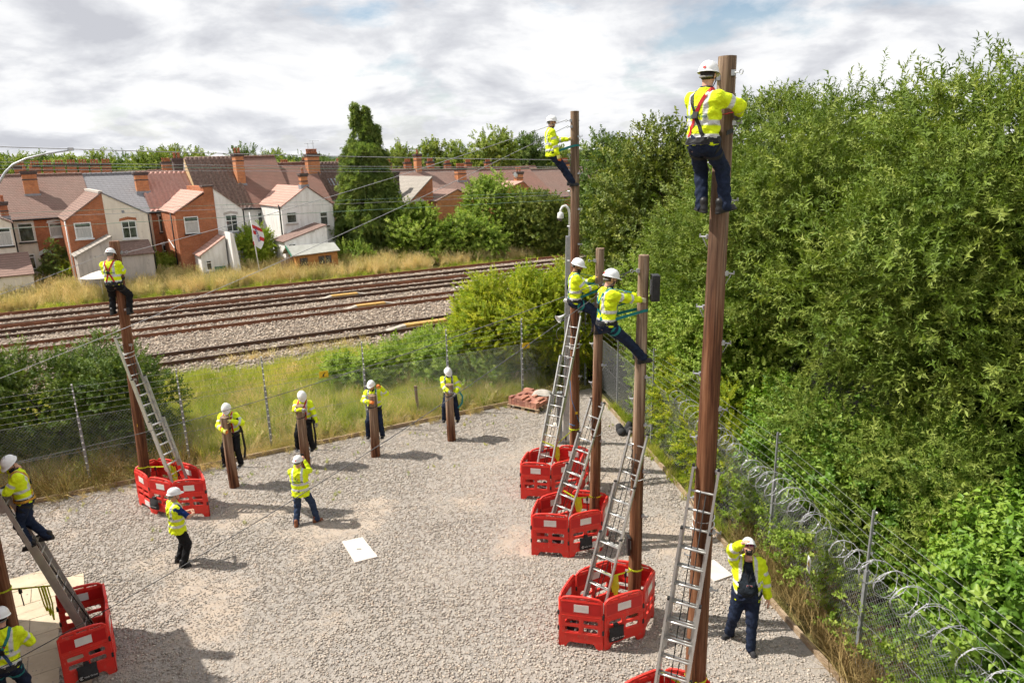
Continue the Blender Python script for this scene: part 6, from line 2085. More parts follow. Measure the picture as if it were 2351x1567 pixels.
# positions: image column and depth -> x = (px-1175)/1620*D
def gp_(px, D, z=0.3):
    return (round((px - 1175) / 1620 * D, 2), round(D * 1.0, 2), z)
garden('cypress_bush', 'rounded dark conifer bush at the left edge below the cream house', gp_(8, 47), [((0, 0, 1.0), (1.0, 1.0, 1.5)), ((0.4, 0, 0.4), (1.1, 1, 0.9))], 1500, PCN, 0.4, 0.5, 201, lift=0.2)
garden('spruce_sapling', 'small blue-green spruce in front of the brick house door', gp_(132, 47.5), [((0, 0, 0.7), (0.9, 0.8, 0.9)), ((0, 0, 1.7), (0.5, 0.5, 0.8)), ((0, 0, 2.4), (0.2, 0.2, 0.5))], 1100, PCN, 0.3, 0.45, 202, lift=0.0)
garden('fern_bush', 'feathery yellow-green bush right of the spruce sapling', gp_(172, 47.5), [((0, 0, 0.7), (0.8, 0.7, 0.8)), ((0.6, 0, 0.4), (0.7, 0.6, 0.6))], 800, PYG, 0.3, 0.7, 203)
garden('rose_bush', 'leafy garden shrubs right of the man on the left pole', gp_(335, 49.5), [((0, 0, 0.7), (1.3, 0.8, 0.9)), ((1.3, 0.4, 0.5), (1.0, 0.8, 0.7)), ((-1.0, 0.2, 1.0), (0.7, 0.6, 0.9))], 2200, PBR, 0.35, 1.0, 204)
garden('ivy_bush', 'low dark ivy mass left of the spiky palm', gp_(375, 51), [((0, 0, 0.4), (1.2, 0.8, 0.7))], 900, PDK, 0.3, 1.0, 205)
garden('buddleia_bush', 'tall light green buddleia beside the flagpole', gp_(575, 51.5), [((0, 0, 1.1), (1.3, 1.0, 1.3)), ((0.7, 0.1, 1.6), (0.9, 0.8, 1.2)), ((-0.9, 0.1, 0.7), (0.9, 0.8, 0.9)), ((0.3, 0, 2.3), (0.6, 0.6, 0.7)), ((-0.6, 0, 1.9), (0.5, 0.5, 0.7))], 3300, PYG, 0.4, 0.9, 206)
garden('garden_bush', 'scrubby bush at the foot of the conifer on its left', gp_(815, 53), [((0, 0, 0.6), (1.3, 0.9, 0.9))], 900, PBR, 0.35, 1.1, 207)
garden('laurel_bush', 'bright green bush touching the conifer on its right', gp_(968, 55), [((0, 0, 1.3), (1.8, 1.4, 1.9)), ((-0.6, 0.3, 2.4), (1.2, 1.0, 1.5)), ((1.0, 0, 0.8), (1.2, 1.0, 1.1))], 2600, PMG, 0.55, 1.0, 208, cat='bush')
garden('hazel_bush', 'rounded yellow-green hazel bush below the orange brick wall', gp_(1060, 56), [((0, 0, 1.2), (2.0, 1.4, 1.6)), ((1.7, 0, 1.0), (1.5, 1.2, 1.3)), ((-1.2, 0, 0.9), (1.2, 1.0, 1.2))], 3400, PMG, 0.55, 1.0, 209, cat='bush')
garden('apple_tree', 'loose-crowned apple tree in front of the red roofs', gp_(1135, 59, 0.0), [((0, 0, 3.0), (2.0, 1.8, 2.4)), ((-0.9, 0, 4.6), (0.6, 0.6, 1.2)), ((1.0, 0, 5.0), (0.8, 0.7, 1.3)), ((1.9, 0.2, 3.6), (1.2, 1.0, 1.4))], 2400, PMG, 0.5, 1.05, 210, cat='tree')
garden('olive_shrub', 'broad dull olive-green tree left of the tall pole', gp_(1232, 58, 0.0), [((0, 0, 2.3), (2.6, 1.9, 2.5)), ((1.9, 0.3, 1.8), (1.7, 1.4, 2.0)), ((-1.8, 0, 1.6), (1.6, 1.4, 1.8))], 5200, PMO, 0.55, 0.95, 211, cat='tree')
garden('thicket', 'leafy thicket right of the olive tree behind the tall pole', gp_(1325, 60, -0.2), [((0, 0, 1.4), (1.9, 1.6, 1.6)), ((2.2, 0, 1.6), (1.6, 1.6, 1.8))], 2600, PMO, 0.55, 1.1, 212, cat='shrub')
# spiky palm
c = gp_(442, 50.5)
t = empty('cordyline_palm', c, 0, 'spiky green palm-like plant in front of the red lean-to', 'palm')
P = np.array([(0.0, 0, 0.5), (0.15, 0.05, 0.6), (-0.12, 0, 0.55), (0.05, 0.1, 0.7)])
pb = bundle('leaves', PSP, P, np.array([(0.1, 0, 1), (0.5, 0, 1), (-0.5, 0, 1), (0, 0.4, 1.0)]), np.full(4, 1.05), 4)
o = link_mesh('leaves', pb.data, None, t)
o['kind'] = 'stuff'
MB().tube([(0, 0, 0), (0, 0, 0.6)], 0.09, 7).build('stem', MATS['bark'], t, True)

# big weeping conifer
cb = (-11.1, 57.0, 0.2)
t = empty('weeping_conifer', cb, 0, 'tall dark weeping conifer towering beside the terrace', 'tree')
rg = np.random.default_rng(77)
def cone_r(z):
    return np.interp(z, [0, 0.8, 3, 5.5, 8, 9.6, 10.8, 12.3], [3.3, 3.6, 3.1, 2.3, 1.6, 1.2, 0.7, 0.15])
sprays = []
for s_ in range(5):
    m_ = 34
    f = rg.random(m_) ** 0.7
    # a spray starts near the stem (+x outwards), arches and hangs
    q = np.outer(f * 0.75 - 0.55, (1, 0, 0)) + np.array([0, 0, -1.0]) * (f ** 2)[:, None] * rg.uniform(0.5, 1.3) + rg.normal(size=(m_, 3)) * np.array([0.20, 0.20, 0.13])
    dd = np.array([0.5, 0, -0.25]) + np.outer(f, np.array([0, 0, -0.9])) + rg.normal(size=(m_, 3)) * 0.25
    sprays.append(bundle('spray', PCN, q, dd, rg.uniform(0.6, 1.05, m_), 700 + s_))
Pn, An = [], []
for k in range(680):
    z = 12.0 * rg.random() ** 1.15 + 0.3
    az = rg.uniform(0, 6.28)
    rr = cone_r(z) * (0.60 + 0.46 * rg.random())
    ax_ = np.array([max(0.0, 0.5 - 0.1 * z), 0.0])
    if z > 9.3:
        j = rg.integers(0, 3)
        ax_ = np.array([(-0.55, 0.2), (0.25, 0.1), (0.95, 0.2)][j]) * (0.8 + 0.06 * (z - 9))
        top_ = (12.1, 11.9, 10.5)[j]
        rr = max(0.06, min(0.65, (top_ - z) * 0.27)) * (0.6 + 0.5 * rg.random())
        if z > top_:
            z = top_ - rg.random()
    Pn.append((ax_[0] + math.cos(az) * rr, ax_[1] + math.sin(az) * rr, z))
    An.append((0, 0, az))
o = scatter('crown', np.array(Pn), np.array(An), rg.uniform(0.7, 1.05, len(Pn)) * np.where(np.array(Pn)[:, 2] > 9.3, 0.72, 1.0), rg.integers(0, 5, len(Pn)), sprays, t)
o['kind'] = 'stuff'
MB().tube([(0, 0, -0.2), (0.1, 0, 5), (0.2, 0.1, 9.5)], [0.4, 0.28, 0.1], 8).build('trunk', MATS['bark'], t, True)
# ------------------------------------------------------------------ far trees and hills
FT = [  # px column, depth, crown centre z, rx, rz, dark, label
    (20, 150, 7.0, 7.0, 5.0, 1, 'dark tree on the skyline at the left edge'), (75, 140, 6.8, 5.5, 4.6, 0, 'rounded tree on the skyline above the brick chimney'), (140, 150, 6.6, 6.5, 4.5, 1, 'broad dark tree on the skyline left of the slate roof'),
    (190, 135, 6.5, 4.8, 4.2, 0, 'light green skyline tree above the slate roof ridge'), (250, 140, 6.6, 6.5, 4.6, 0, 'broad light skyline tree above the back-row chimneys'), (320, 150, 6.6, 5.5, 4.2, 1, 'dark skyline tree above the pink roof'),
    (385, 120, 7.0, 4.0, 4.0, 0, 'skyline tree behind the aerial'), (440, 125, 7.2, 5.0, 4.2, 0, 'bushy skyline tree behind the big brown roof'), (490, 130, 7.0, 4.2, 3.6, 0, 'low skyline tree left of the orange chimney'), (600, 140, 7.6, 3.0, 4.0, 1, 'narrow dark skyline tree behind the tall red roof'),
    (655, 140, 6.8, 5.0, 3.6, 0, 'pale skyline tree between two chimneys'), (745, 190, 6.0, 9.0, 4.2, 1, 'low far trees just left of the conifer'),
    (940, 118, 6.6, 2.4, 4.6, 0, 'slim light tree just right of the conifer top'), (1000, 122, 6.4, 3.1, 5.2, 0, 'first rounded olive tree right of the conifer'), (1060, 122, 6.5, 2.6, 5.0, 0, 'second rounded olive tree right of the conifer'),
    (1140, 118, 6.8, 4.0, 6.3, 0, 'largest round green tree on the skyline left of the tall pole'), (1212, 125, 6.6, 3.4, 5.8, 1, 'dark round tree just left of the man on the tall pole'), (1275, 130, 6.0, 3.0, 4.4, 0, 'light tree behind the legs of the man on the tall pole'),
    (1385, 105, 7.2, 3.6, 4.4, 1, 'dark skyline tree right of the tall pole'), (1340, 150, 5.0, 4.0, 4.0, 1, 'dark skyline tree directly behind the tall pole')]
for k, (px, D, cz, rx_, rz_, dk, lab) in enumerate(FT):
    x = (px - 1175) / 1620 * D
    rg = np.random.default_rng(300 + k)
    lob = [((x, D, cz), (rx_ * 0.8, rx_ * 0.8, rz_))] + [((x + rg.uniform(-.6, .6) * rx_, D - rx_ * 0.3 + rg.uniform(-.3, .3) * rx_, cz + rg.uniform(-.55, .5) * rz_), (rx_ * 0.45, rx_ * 0.45, rz_ * 0.42)) for _ in range(5)]
    lob = [((c_[0], c_[1], c_[2] - 1.7), r_) for c_, r_ in lob]
    tree('skyline_tree', lab, 'tree', (round(x, 2), D, -0.8), lob, int(500 + 28 * rx_ * rz_), PFD if dk else PFT, 0.9, 1.0, 0.3, 300 + k, 'trees on the skyline', 0.25, 0.4, zmin=0.3)
plain('far_hill', (0.075, 0.10, 0.075), 1.0, spec=0.05, col2=(0.055, 0.075, 0.06), scale=0.02)
xs = np.arange(-1700, 1700, 12.0)
hz = 9 + 10 * vnoise(np.stack([xs, xs * 0], 1), 0.004, 5) + 4 * vnoise(np.stack([xs, xs * 0], 1), 0.03, 6) + 2 * vnoise(np.stack([xs, xs * 0], 1), 0.09, 8)
V = np.concatenate([np.stack([xs, np.full_like(xs, 900.0), np.full_like(xs, -3.0)], 1), np.stack([xs, np.full_like(xs, 960.0), hz], 1), np.stack([xs, np.full_like(xs, 1200.0), np.full_like(xs, -3.0)], 1)])
n = len(xs)
i = np.arange(n - 1)
F = np.concatenate([np.stack([i, i + 1, i + n + 1, i + n], 1), np.stack([i + n, i + n + 1, i + 2 * n + 1, i + 2 * n], 1)])
setk(link_mesh('hills', np_mesh('hills', V, F), MATS['far_hill']), kind='structure')
# ------------------------------------------------------------------ people: materials
def hivis_mat(name, base, band_col):
    b = NB(name)
    f = b.attr('band').outputs['Fac']
    v = b.pos()
    fold = b.noise(v, 9, 4, 0.6)
    c = b.mix(b.ramp(fold, [(0.3, 0.0), (0.75, 1.0)]), base, tuple(x * 0.86 for x in base))
    m = b.ramp(b.math('MULTIPLY_ADD', f, 60.0, 0.5), [(0.0, 0.0), (1.0, 1.0)])
    c = b.mix(m, c, band_col)
    c = b.mix(b.ramp(b.noise(v, 6, 6, 0.7), [(0.60, 0.0), (0.85, 0.30)]), c, (0.50, 0.52, 0.12))
    n1 = b.bump(b.noise(b.mapv(v, (1, 1, 1.8)), 11, 3, 0.55, 0.6), 0.8, 0.04)
    return b.done(b.bsdf(c, 0.7, 0, 0.25, b.bump(b.noise(v, 34, 4, 0.6), 0.4, 0.015, n1)))
hivis_mat('hivis', (0.76, 0.92, 0.012), (0.60, 0.60, 0.60))
def cloth(name, col, col2=None, bump=0.8):
    return plain(name, col, 0.85, spec=0.15, col2=col2 or tuple(x * 0.6 for x in col), scale=12, bump=bump, bscale=24)
cloth('navy_cloth', (0.018, 0.027, 0.055))
cloth('black_cloth', (0.014, 0.014, 0.016))
cloth('denim', (0.035, 0.055, 0.105), (0.022, 0.035, 0.07))
cloth('charcoal_cloth', (0.05, 0.05, 0.055))
cloth('dark_polo', (0.018, 0.024, 0.032))
cloth('blue_polo', (0.012, 0.04, 0.17))
cloth('white_shirt', (0.7, 0.7, 0.7))
plain('helmet_white', (0.82, 0.82, 0.81), 0.28, spec=0.5, col2=(0.77, 0.77, 0.76), scale=5)
plain('boot_black', (0.018, 0.017, 0.017), 0.5)
plain('shoe_brown', (0.24, 0.085, 0.035), 0.5, col2=(0.16, 0.055, 0.025))
plain('hair_dark', (0.022, 0.014, 0.010), 0.6)
plain('hair_brown', (0.075, 0.04, 0.022), 0.6)
plain('hair_grey', (0.22, 0.21, 0.20), 0.6)
plain('skin_light', (0.60, 0.34, 0.24), 0.5, col2=(0.52, 0.26, 0.18), scale=18)
plain('skin_tan', (0.42, 0.22, 0.14), 0.5, col2=(0.35, 0.17, 0.11), scale=18)
plain('eye_dark', (0.02, 0.015, 0.012), 0.25)
plain('lip', (0.42, 0.16, 0.13), 0.5)
plain('webbing_red', (0.50, 0.016, 0.016), 0.65)
plain('webbing_teal', (0.01, 0.20, 0.20), 0.65)
plain('webbing_black', (0.015, 0.015, 0.016), 0.7)
plain('webbing_orange', (0.62, 0.30, 0.02), 0.65)
plain('webbing_blue', (0.02, 0.06, 0.16), 0.65)
plain('glove_yellow', (0.72, 0.70, 0.22), 0.75, col2=(0.62, 0.58, 0.2), scale=15)
plain('glove_orange', (0.78, 0.20, 0.03), 0.7)
plain('glove_grey', (0.25, 0.24, 0.23), 0.75)
plain('glove_cream', (0.70, 0.62, 0.42), 0.75)
plain('lens_pink', (0.25, 0.03, 0.10), 0.1, spec=0.8)

# ------------------------------------------------------------------ implicit surfaces
def surfnet(fn, lo, hi, h):
    lo, hi = np.array(lo, float), np.array(hi, float)
    n = np.maximum(3, np.ceil((hi - lo) / h).astype(int) + 1)
    ax = [lo[i] + h * np.arange(n[i]) for i in range(3)]
    G = np.stack(np.meshgrid(*ax, indexing='ij'), -1)
    v = fn(G.reshape(-1, 3)).reshape(n)
    s = v < 0
    c = n - 1
    acc = np.zeros((*c, 3))
    cnt = np.zeros(c)
    off = [(i, j, k) for i in (0, 1) for j in (0, 1) for k in (0, 1)]
    sl = lambda o: tuple(slice(o[i], o[i] + c[i]) for i in range(3))
    for a in off:
        for axx in range(3):
            if a[axx]:
                continue
            b_ = tuple(a[i] + (i == axx) for i in range(3))
            va, vb = v[sl(a)], v[sl(b_)]
            x = (va < 0) != (vb < 0)
            t = np.where(x, va / np.where(np.abs(va - vb) < 1e-12, 1, va - vb), 0)
            p = G[sl(a)].copy()
            p[..., axx] += t * h
            acc += np.where(x[..., None], p, 0)
            cnt += x
    act = cnt > 0
    idx = -np.ones(c, int)
    idx[act] = np.arange(act.sum())
    V = acc[act] / cnt[act][:, None]
    F = []
    for axx in range(3):
        u, w = (axx + 1) % 3, (axx + 2) % 3
        sl_a = [slice(0, n[i]) for i in range(3)]
        sl_b = list(sl_a)
        sl_a[axx], sl_b[axx] = slice(0, n[axx] - 1), slice(1, n[axx])
        sl_a[u] = sl_b[u] = slice(1, n[u] - 1)
        sl_a[w] = sl_b[w] = slice(1, n[w] - 1)
        sa, sb = s[tuple(sl_a)], s[tuple(sl_b)]
        E = np.argwhere(sa != sb)
        if not len(E):
            continue
        fl = sa[tuple(E.T)]
        E[:, u] += 1
        E[:, w] += 1
        def cell(du, dw):
            q = E.copy()
            q[:, u] -= du
            q[:, w] -= dw
            return idx[tuple(q.T)]
        Q = np.stack([cell(1, 1), cell(0, 1), cell(0, 0), cell(1, 0)], 1)
        Q[~fl] = Q[~fl][:, ::-1]
        F.append(Q)
    return V, np.concatenate(F)
def rc(P, a, b, ra, rb):
    a, b = np.asarray(a, float), np.asarray(b, float)
    ab = b - a
    t = np.clip(((P - a) @ ab) / max(1e-9, ab @ ab), 0, 1)
    return np.linalg.norm(P - a - t[:, None] * ab, axis=1) - (ra + (rb - ra) * t)
def ell(P, c, r):
    q = (P - np.asarray(c)) / np.asarray(r)
    k = np.linalg.norm(q, axis=1)
    return (k - 1) * min(r)
def smin(a, b, k):
    h = np.clip(0.5 + 0.5 * (b - a) / k, 0, 1)
    return b + (a - b) * h - k * h * (1 - h)
def smax(a, b, k):
    return -smin(-a, -b, k)
def tpar(P, a, b):
    a, b = np.asarray(a, float), np.asarray(b, float)
    ab = b - a
    return ((P - a) @ ab) / max(1e-9, ab @ ab)
def ik(a, c, l1, l2, hint):
    """middle joint of a two-bone limb"""
    a, c, hint = map(lambda q: np.asarray(q, float), (a, c, hint))
    d = c - a
    L = np.linalg.norm(d)
    u = d / max(L, 1e-6)
    L2 = min(L, (l1 + l2) * 0.999)
    c2 = a + u * L2
    x = (l1 * l1 - l2 * l2 + L2 * L2) / (2 * L2)
    h = math.sqrt(max(0, l1 * l1 - x * x))
    p = hint - u * (hint @ u)
    p = p / max(1e-6, np.linalg.norm(p))
    return a + u * x + p * h, c2

def torso_sdf(P, prof, z0, z1, k=0.03, belly=0.0):
    """elliptical sections: prof rows (z, a, b, yoff)"""
    z = P[:, 2]
    zs = [p[0] for p in prof]
    A = np.interp(z, zs, [p[1] for p in prof])
    B = np.interp(z, zs, [p[2] for p in prof])
    Y = np.interp(z, zs, [p[3] for p in prof])
    B = B + belly * np.exp(-((z - 0.10) / 0.16) ** 2) * (P[:, 1] > Y)
    q = np.sqrt((P[:, 0] / A) ** 2 + ((P[:, 1] - Y) / B) ** 2)
    d = (q - 1) * np.minimum(A, B)
    return smax(d, np.maximum(z0 - z, z - z1), k)
BULK = 0.02
JPROF = [(z_, a_ + BULK, b_ + BULK * 0.9, y_) if z_ < 0.5 else (z_, a_, b_, y_) for z_, a_, b_, y_ in [(-0.25, 0.195, 0.15, 0.0), (-0.12, 0.192, 0.145, 0.0), (0.02, 0.182, 0.135, 0.0), (0.12, 0.178, 0.128, 0.0), (0.30, 0.198, 0.135, -0.008), (0.40, 0.198, 0.125, -0.012), (0.47, 0.165, 0.105, -0.015), (0.53, 0.095, 0.085, -0.01), (0.58, 0.075, 0.075, 0.0)]]
def folds(P, amp, seed):
    return amp * (np.sin(P[:, 2] * 47 + 3 * np.sin(P[:, 0] * 21 + seed) + seed) * np.sin(P[:, 0] * 17 + P[:, 1] * 29 + seed * 2))

def hand_geo(wrist, d, palm, thumb, curl, scale=1.0):
    """hand in torso units; d fingers direction, palm normal, thumb side"""
    d = np.array(d, float); d /= np.linalg.norm(d)
    p = np.array(palm, float); p -= d * (p @ d); p /= max(1e-6, np.linalg.norm(p))
    s = np.cross(d, p)
    if s @ np.array(thumb, float) < 0:
        s = -s
    w = np.array(wrist, float)
    pr = []
    k = scale
    def add(a, b_, ra, rb):
        pr.append((w + (d * a[0] + p * a[1] + s * a[2]) * k, w + (d * b_[0] + p * b_[1] + s * b_[2]) * k, ra * k, rb * k))
    add((-0.03, 0, 0), (0.02, 0, 0), 0.027, 0.028)
    for y in (-0.022, 0.0, 0.022):
        add((0.015, 0, y * 0.7), (0.085, 0, y), 0.019, 0.017)
    for i, (y, L) in enumerate(((0.030, 0.070), (0.010, 0.078), (-0.011, 0.072), (-0.030, 0.056))):
        a1 = curl * R(48) + R(6)
        a2 = curl * R(115) + R(10)
        q0 = np.array([0.088, 0, y])
        q1 = q0 + np.array([math.cos(a1), math.sin(a1), y * 0.6]) * L * 0.52
        q2 = q1 + np.array([math.cos(a2), math.sin(a2), 0]) * L * 0.5
        add(q0, q1, 0.0105, 0.0095)
        add(q1, q2, 0.0095, 0.008)
    t1 = np.array([0.055, 0.028 + 0.02 * curl, 0.052])
    add((0.015, 0.006, 0.022), t1, 0.015, 0.0115)
    add(t1, t1 + np.array([0.028, 0.016 + 0.01 * curl, 0.004]), 0.0115, 0.0085)
    def f(P):
        r_ = None
        for a, b_, ra, rb in pr:
            q = rc(P, a, b_, ra, rb)
            r_ = q if r_ is None else smin(r_, q, 0.006 * k)
        return r_
    c = w + d * 0.07 * k
    return surfnet(f, c - 0.125 * k, c + 0.125 * k, 0.0065 * k)

def make_person(label, pelvis, face, up, hands, feet, look, k=1.0, elbows=None, knees=None, top='jacket', legs='navy_cloth', shoes='boot_black', harness=None, gloves=None, skin='skin_light', hair='hair_dark', beard=False, belly=0.0,
                shirt='dark_polo', sleeves='long', toe=None, logo=None, palms=None, belt=True, helmet_look=None, curl=0.9, legwide=0.0):
    pelvis = Vector(pelvis)
    t_ = Vector(up).normalized()
    f_ = Vector((math.cos(R(face)), math.sin(R(face)), 0))
    r_ = f_.cross(t_).normalized()
    f_ = t_.cross(r_).normalized()
    M = Matrix((r_, f_, t_)).transposed()          # torso local -> world
    Mi = M.transposed()
    foot_mid = (Vector(feet[0]) + Vector(feet[1])) / 2
    root = empty('person', foot_mid, 0, label, 'person', 'people in the yard')
    loc = lambda v: np.array((Mi @ (Vector(v) - pelvis)) / k)
    ldir = lambda v: np.array(Mi @ Vector(v))
    def emit(name, V, F, mat_, parent=None, attrs=None, smooth=True):
        W = V @ np.array(M).T * k + np.array(pelvis - foot_mid)
        me = np_mesh(name, W, F)
        if attrs:
            for an, av in attrs.items():
                a = me.attributes.new(an, 'FLOAT', 'POINT')
                a.data.foreach_set('value', np.asarray(av, dtype=np.float32))
        return link_mesh(name, me, mat_ if isinstance(mat_, list) else MATS[mat_], parent or root, smooth)
    # joints in torso units
    sh = [np.array([sx_ * 0.185, -0.012, 0.445]) for sx_ in (-1, 1)]
    hp = [np.array([sx_ * 0.088, 0, -0.06]) for sx_ in (-1, 1)]
    el, wr, kn, an = [], [], [], []
    for i in (0, 1):
        h = loc(hands[i])
        hint = ldir(elbows[i]) if elbows else np.array([(-1, 1)[i] * 0.6, -0.3, -0.8])
        e, w = ik(sh[i], h, 0.285, 0.255, hint)
        el.append(e)
        wr.append(w)
        ft = loc(Vector(feet[i]) + Vector((0, 0, 0.085 * k)))
        hint = ldir(knees[i]) if knees else np.array([(-1, 1)[i] * 0.15, 1, 0.2])
        q, a = ik(hp[i], ft, 0.43, 0.42, hint)
        kn.append(q)
        an.append(a)
    # --- head frame
    hc = np.array([0, 0.012, 0.70])
    lk = ldir(look)
    lk /= np.linalg.norm(lk)
    hc = hc + lk * 0.025
    upv = np.array([0, 0, 1.0]) * 0.9 + ldir((0, 0, 1)) * 0.4
    hr = np.cross(lk, upv)
    hr /= np.linalg.norm(hr)
    hu = np.cross(hr, lk)
    HM = np.stack([hr, lk, hu], 1)
    H2 = lambda q: np.asarray(q) @ HM.T + hc
    # --- body
    def head_f(P):
        d = ell(P, (0, -0.012, 0.022), (0.078, 0.098, 0.108))
        d = smin(d, rc(P, (0, 0.028, -0.01), (0, 0.052, -0.092), 0.064, 0.036), 0.03)
        d = smin(d, rc(P, (0, 0.094, 0.012), (0, 0.112, -0.026), 0.007, 0.013), 0.012)
        d = smin(d, rc(P, (-0.034, 0.084, 0.028), (0.034, 0.084, 0.028), 0.012, 0.012), 0.012)
        d = smin(d, rc(P, (-0.018, 0.083, -0.058), (0.018, 0.083, -0.058), 0.010, 0.010), 0.010)
        for sx_ in (-1, 1):
            d = smin(d, ell(P, (sx_ * 0.079, -0.012, -0.005), (0.012, 0.022, 0.034)), 0.008)
            d = smax(d, -(np.linalg.norm(P - np.array([sx_ * 0.031, 0.100, 0.008]), axis=1) - 0.015), 0.01)
        d = smax(d, -rc(P, (-0.022, 0.098, -0.056), (0.022, 0.098, -0.056), 0.004, 0.004), 0.004)
        return smin(d, rc(P, (0, -0.02, -0.06), (0, -0.035, -0.2), 0.052, 0.06), 0.03)
    hv, hf = surfnet(head_f, (-0.11, -0.13, -0.2), (0.11, 0.14, 0.15), 0.0085)
    Vs, Fs = [H2(hv)], [hf]
    nv = len(hv)
    def body_f(P):
        d = torso_sdf(P, [(z, a - 0.055, b_ - 0.05, y) for z, a, b_, y in JPROF], -0.16, 0.53)
        for i in (0, 1):
            d = smin(d, rc(P, sh[i], el[i], 0.05, 0.042), 0.03)
            d = smin(d, rc(P, el[i], wr[i], 0.041, 0.027), 0.02)
            d = smin(d, rc(P, hp[i], kn[i], 0.075, 0.055), 0.03)
            d = smin(d, rc(P, kn[i], an[i], 0.052, 0.04), 0.02)
        return d
    J = np.array(sh + el + wr + hp + kn + an + [np.array([0, 0, 0.55])])
    bv_, bf = surfnet(body_f, J.min(0) - 0.2, J.max(0) + 0.12, 0.021)
    Vs.append(bv_)
    Fs.append(bf + nv)
    nv += len(bv_)
    hand_parts = []
    for i in (0, 1):
        d = wr[i] - el[i]
        d /= np.linalg.norm(d)
        if palms:
            pn = ldir(palms[i])
        else:
            pn = np.array([-(-1, 1)[i] * 0.8, 0.3, -0.2])
        g_ = hand_geo(wr[i] + d * 0.02, d, pn, np.array([0, 0.3, 1.0]), curl if not isinstance(curl, tuple) else curl[i], 1.08 if gloves else 1.0)
        if gloves:
            hand_parts.append(g_)
        else:
            Vs.append(g_[0])
            Fs.append(g_[1] + nv)
            nv += len(g_[0])
    # eyes inside the same mesh
    for sx_ in (-1, 1):
        ev, ef = surfnet(lambda P: np.linalg.norm(P, axis=1) - 0.0105, (-0.016,) * 3, (0.016,) * 3, 0.006)
        Vs.append(H2(ev + np.array([sx_ * 0.031, 0.083, 0.008])))
        Fs.append(ef + nv)
        nv += len(ev)
    body = emit('body', np.concatenate(Vs), np.concatenate(Fs), [MATS[skin], MATS['eye_dark']])
    nf_eye = len(ef) * 2
    mi = np.zeros(len(body.data.polygons), np.int32)
    mi[-nf_eye:] = 1
    body.data.polygons.foreach_set('material_index', mi)
    # --- hair, beard
    def hair_f(P):
        d = ell(P, (0, -0.014, 0.022), (0.085, 0.105, 0.112))
        d = smax(d, P[:, 1] - 0.02 - 0.5 * np.clip(P[:, 2] - 0.02, 0, 1), 0.01)
        return smax(d, -0.062 - P[:, 2] + 0.25 * (P[:, 1] + 0.05), 0.015)
    v, f = surfnet(hair_f, (-0.11, -0.14, -0.1), (0.11, 0.12, 0.15), 0.0105)
    emit('hair', H2(v), f, hair)
    if beard:
        def beard_f(P):
            d = rc(P, (0, 0.028, -0.012), (0, 0.054, -0.094), 0.069, 0.042)
            d = smax(d, P[:, 2] + 0.028 + 0.25 * np.abs(P[:, 0]), 0.01)
            d = smax(d, -ell(P, (0, 0.10, -0.055), (0.024, 0.03, 0.008)), 0.006)
            return d
        v, f = surfnet(beard_f, (-0.1, -0.06, -0.16), (0.1, 0.13, 0.02), 0.0095)
        emit('beard', H2(v), f, hair)
    # --- helmet
    nT, nP = 36, 10
    hvx, hfx = [], []
    for i in range(nP + 1):
        ph = R(90) * i / nP
        for j in range(nT):
            th = 2 * math.pi * j / nT
            cx, cy = math.sin(th), math.cos(th)
            a, b_, c_ = 0.112, 0.140, 0.125
            rim = 1.0
            x, y, z = a * cx * math.sin(ph), b_ * cy * math.sin(ph), c_ * math.cos(ph)
            lift = 0.006 * (abs(x) < 0.018) + 0.005 * (0.03 < abs(x) < 0.06) * math.cos(ph)
            z += lift * (1 if ph < R(75) else 0)
            hvx.append((x, y - 0.006, z + 0.034))
    for ext, dz in ((0.010, -0.004), (0.013, -0.010)):
        for j in range(nT):
            th = 2 * math.pi * j / nT
            cx, cy = math.sin(th), math.cos(th)
            pk = max(0.0, cy) ** 2.2 * 0.045
            hvx.append(((0.112 + ext) * cx, (0.140 + ext + pk) * cy - 0.006, 0.034 + dz - pk * 0.30))
    for i in range(nP + 2):
        for j in range(nT):
            j2 = (j + 1) % nT
            if i == 0:
                continue
            hfx.append((i * nT + j, i * nT + j2, (i + 1) * nT + j2, (i + 1) * nT + j))
    hv2 = np.array(hvx)
    for j in range(nT):
        hv2[j] = (0, -0.006, 0.165)
    for j in range(nT):
        hfx.append((0, nT + j, nT + (j + 1) % nT, nT + (j + 1) % nT))
    me_f = [tuple(dict.fromkeys(q)) for q in hfx]
    W = (H2(hv2) @ np.array(M).T) * k + np.array(pelvis - foot_mid)
    hm = bpy.data.meshes.new('helmet')
    hm.from_pydata([tuple(q) for q in W], [], me_f)
    hm.validate()
    hel = link_mesh('helmet', hm, MATS['helmet_white'], root, True)
    sd = hel.modifiers.new('thickness', 'SOLIDIFY')
    sd.thickness = 0.004 * k
    # ratchet band and chin strap
    mm = MB()
    wv = lambda q: Vector((H2(np.array([q]))[0] @ np.array(M).T) * k) + pelvis - foot_mid
    mm.tube([wv((0.086 * math.sin(a), -0.018 + 0.108 * math.cos(a), -0.012 + 0.02 * math.cos(a))) for a in [R(120 + 12 * q) for q in range(11)]], 0.011 * k, 5)
    mm.build('headband', MATS['glove_grey'], hel, True)
    mm = MB()
    mm.tube([wv(q) for q in ((-0.084, 0.0, 0.03), (-0.078, 0.03, -0.06), (-0.03, 0.06, -0.13), (0.03, 0.06, -0.13), (0.078, 0.03, -0.06), (0.084, 0.0, 0.03))], 0.006 * k, 5)
    mm.build('chin_strap', MATS['webbing_black'], hel, True)
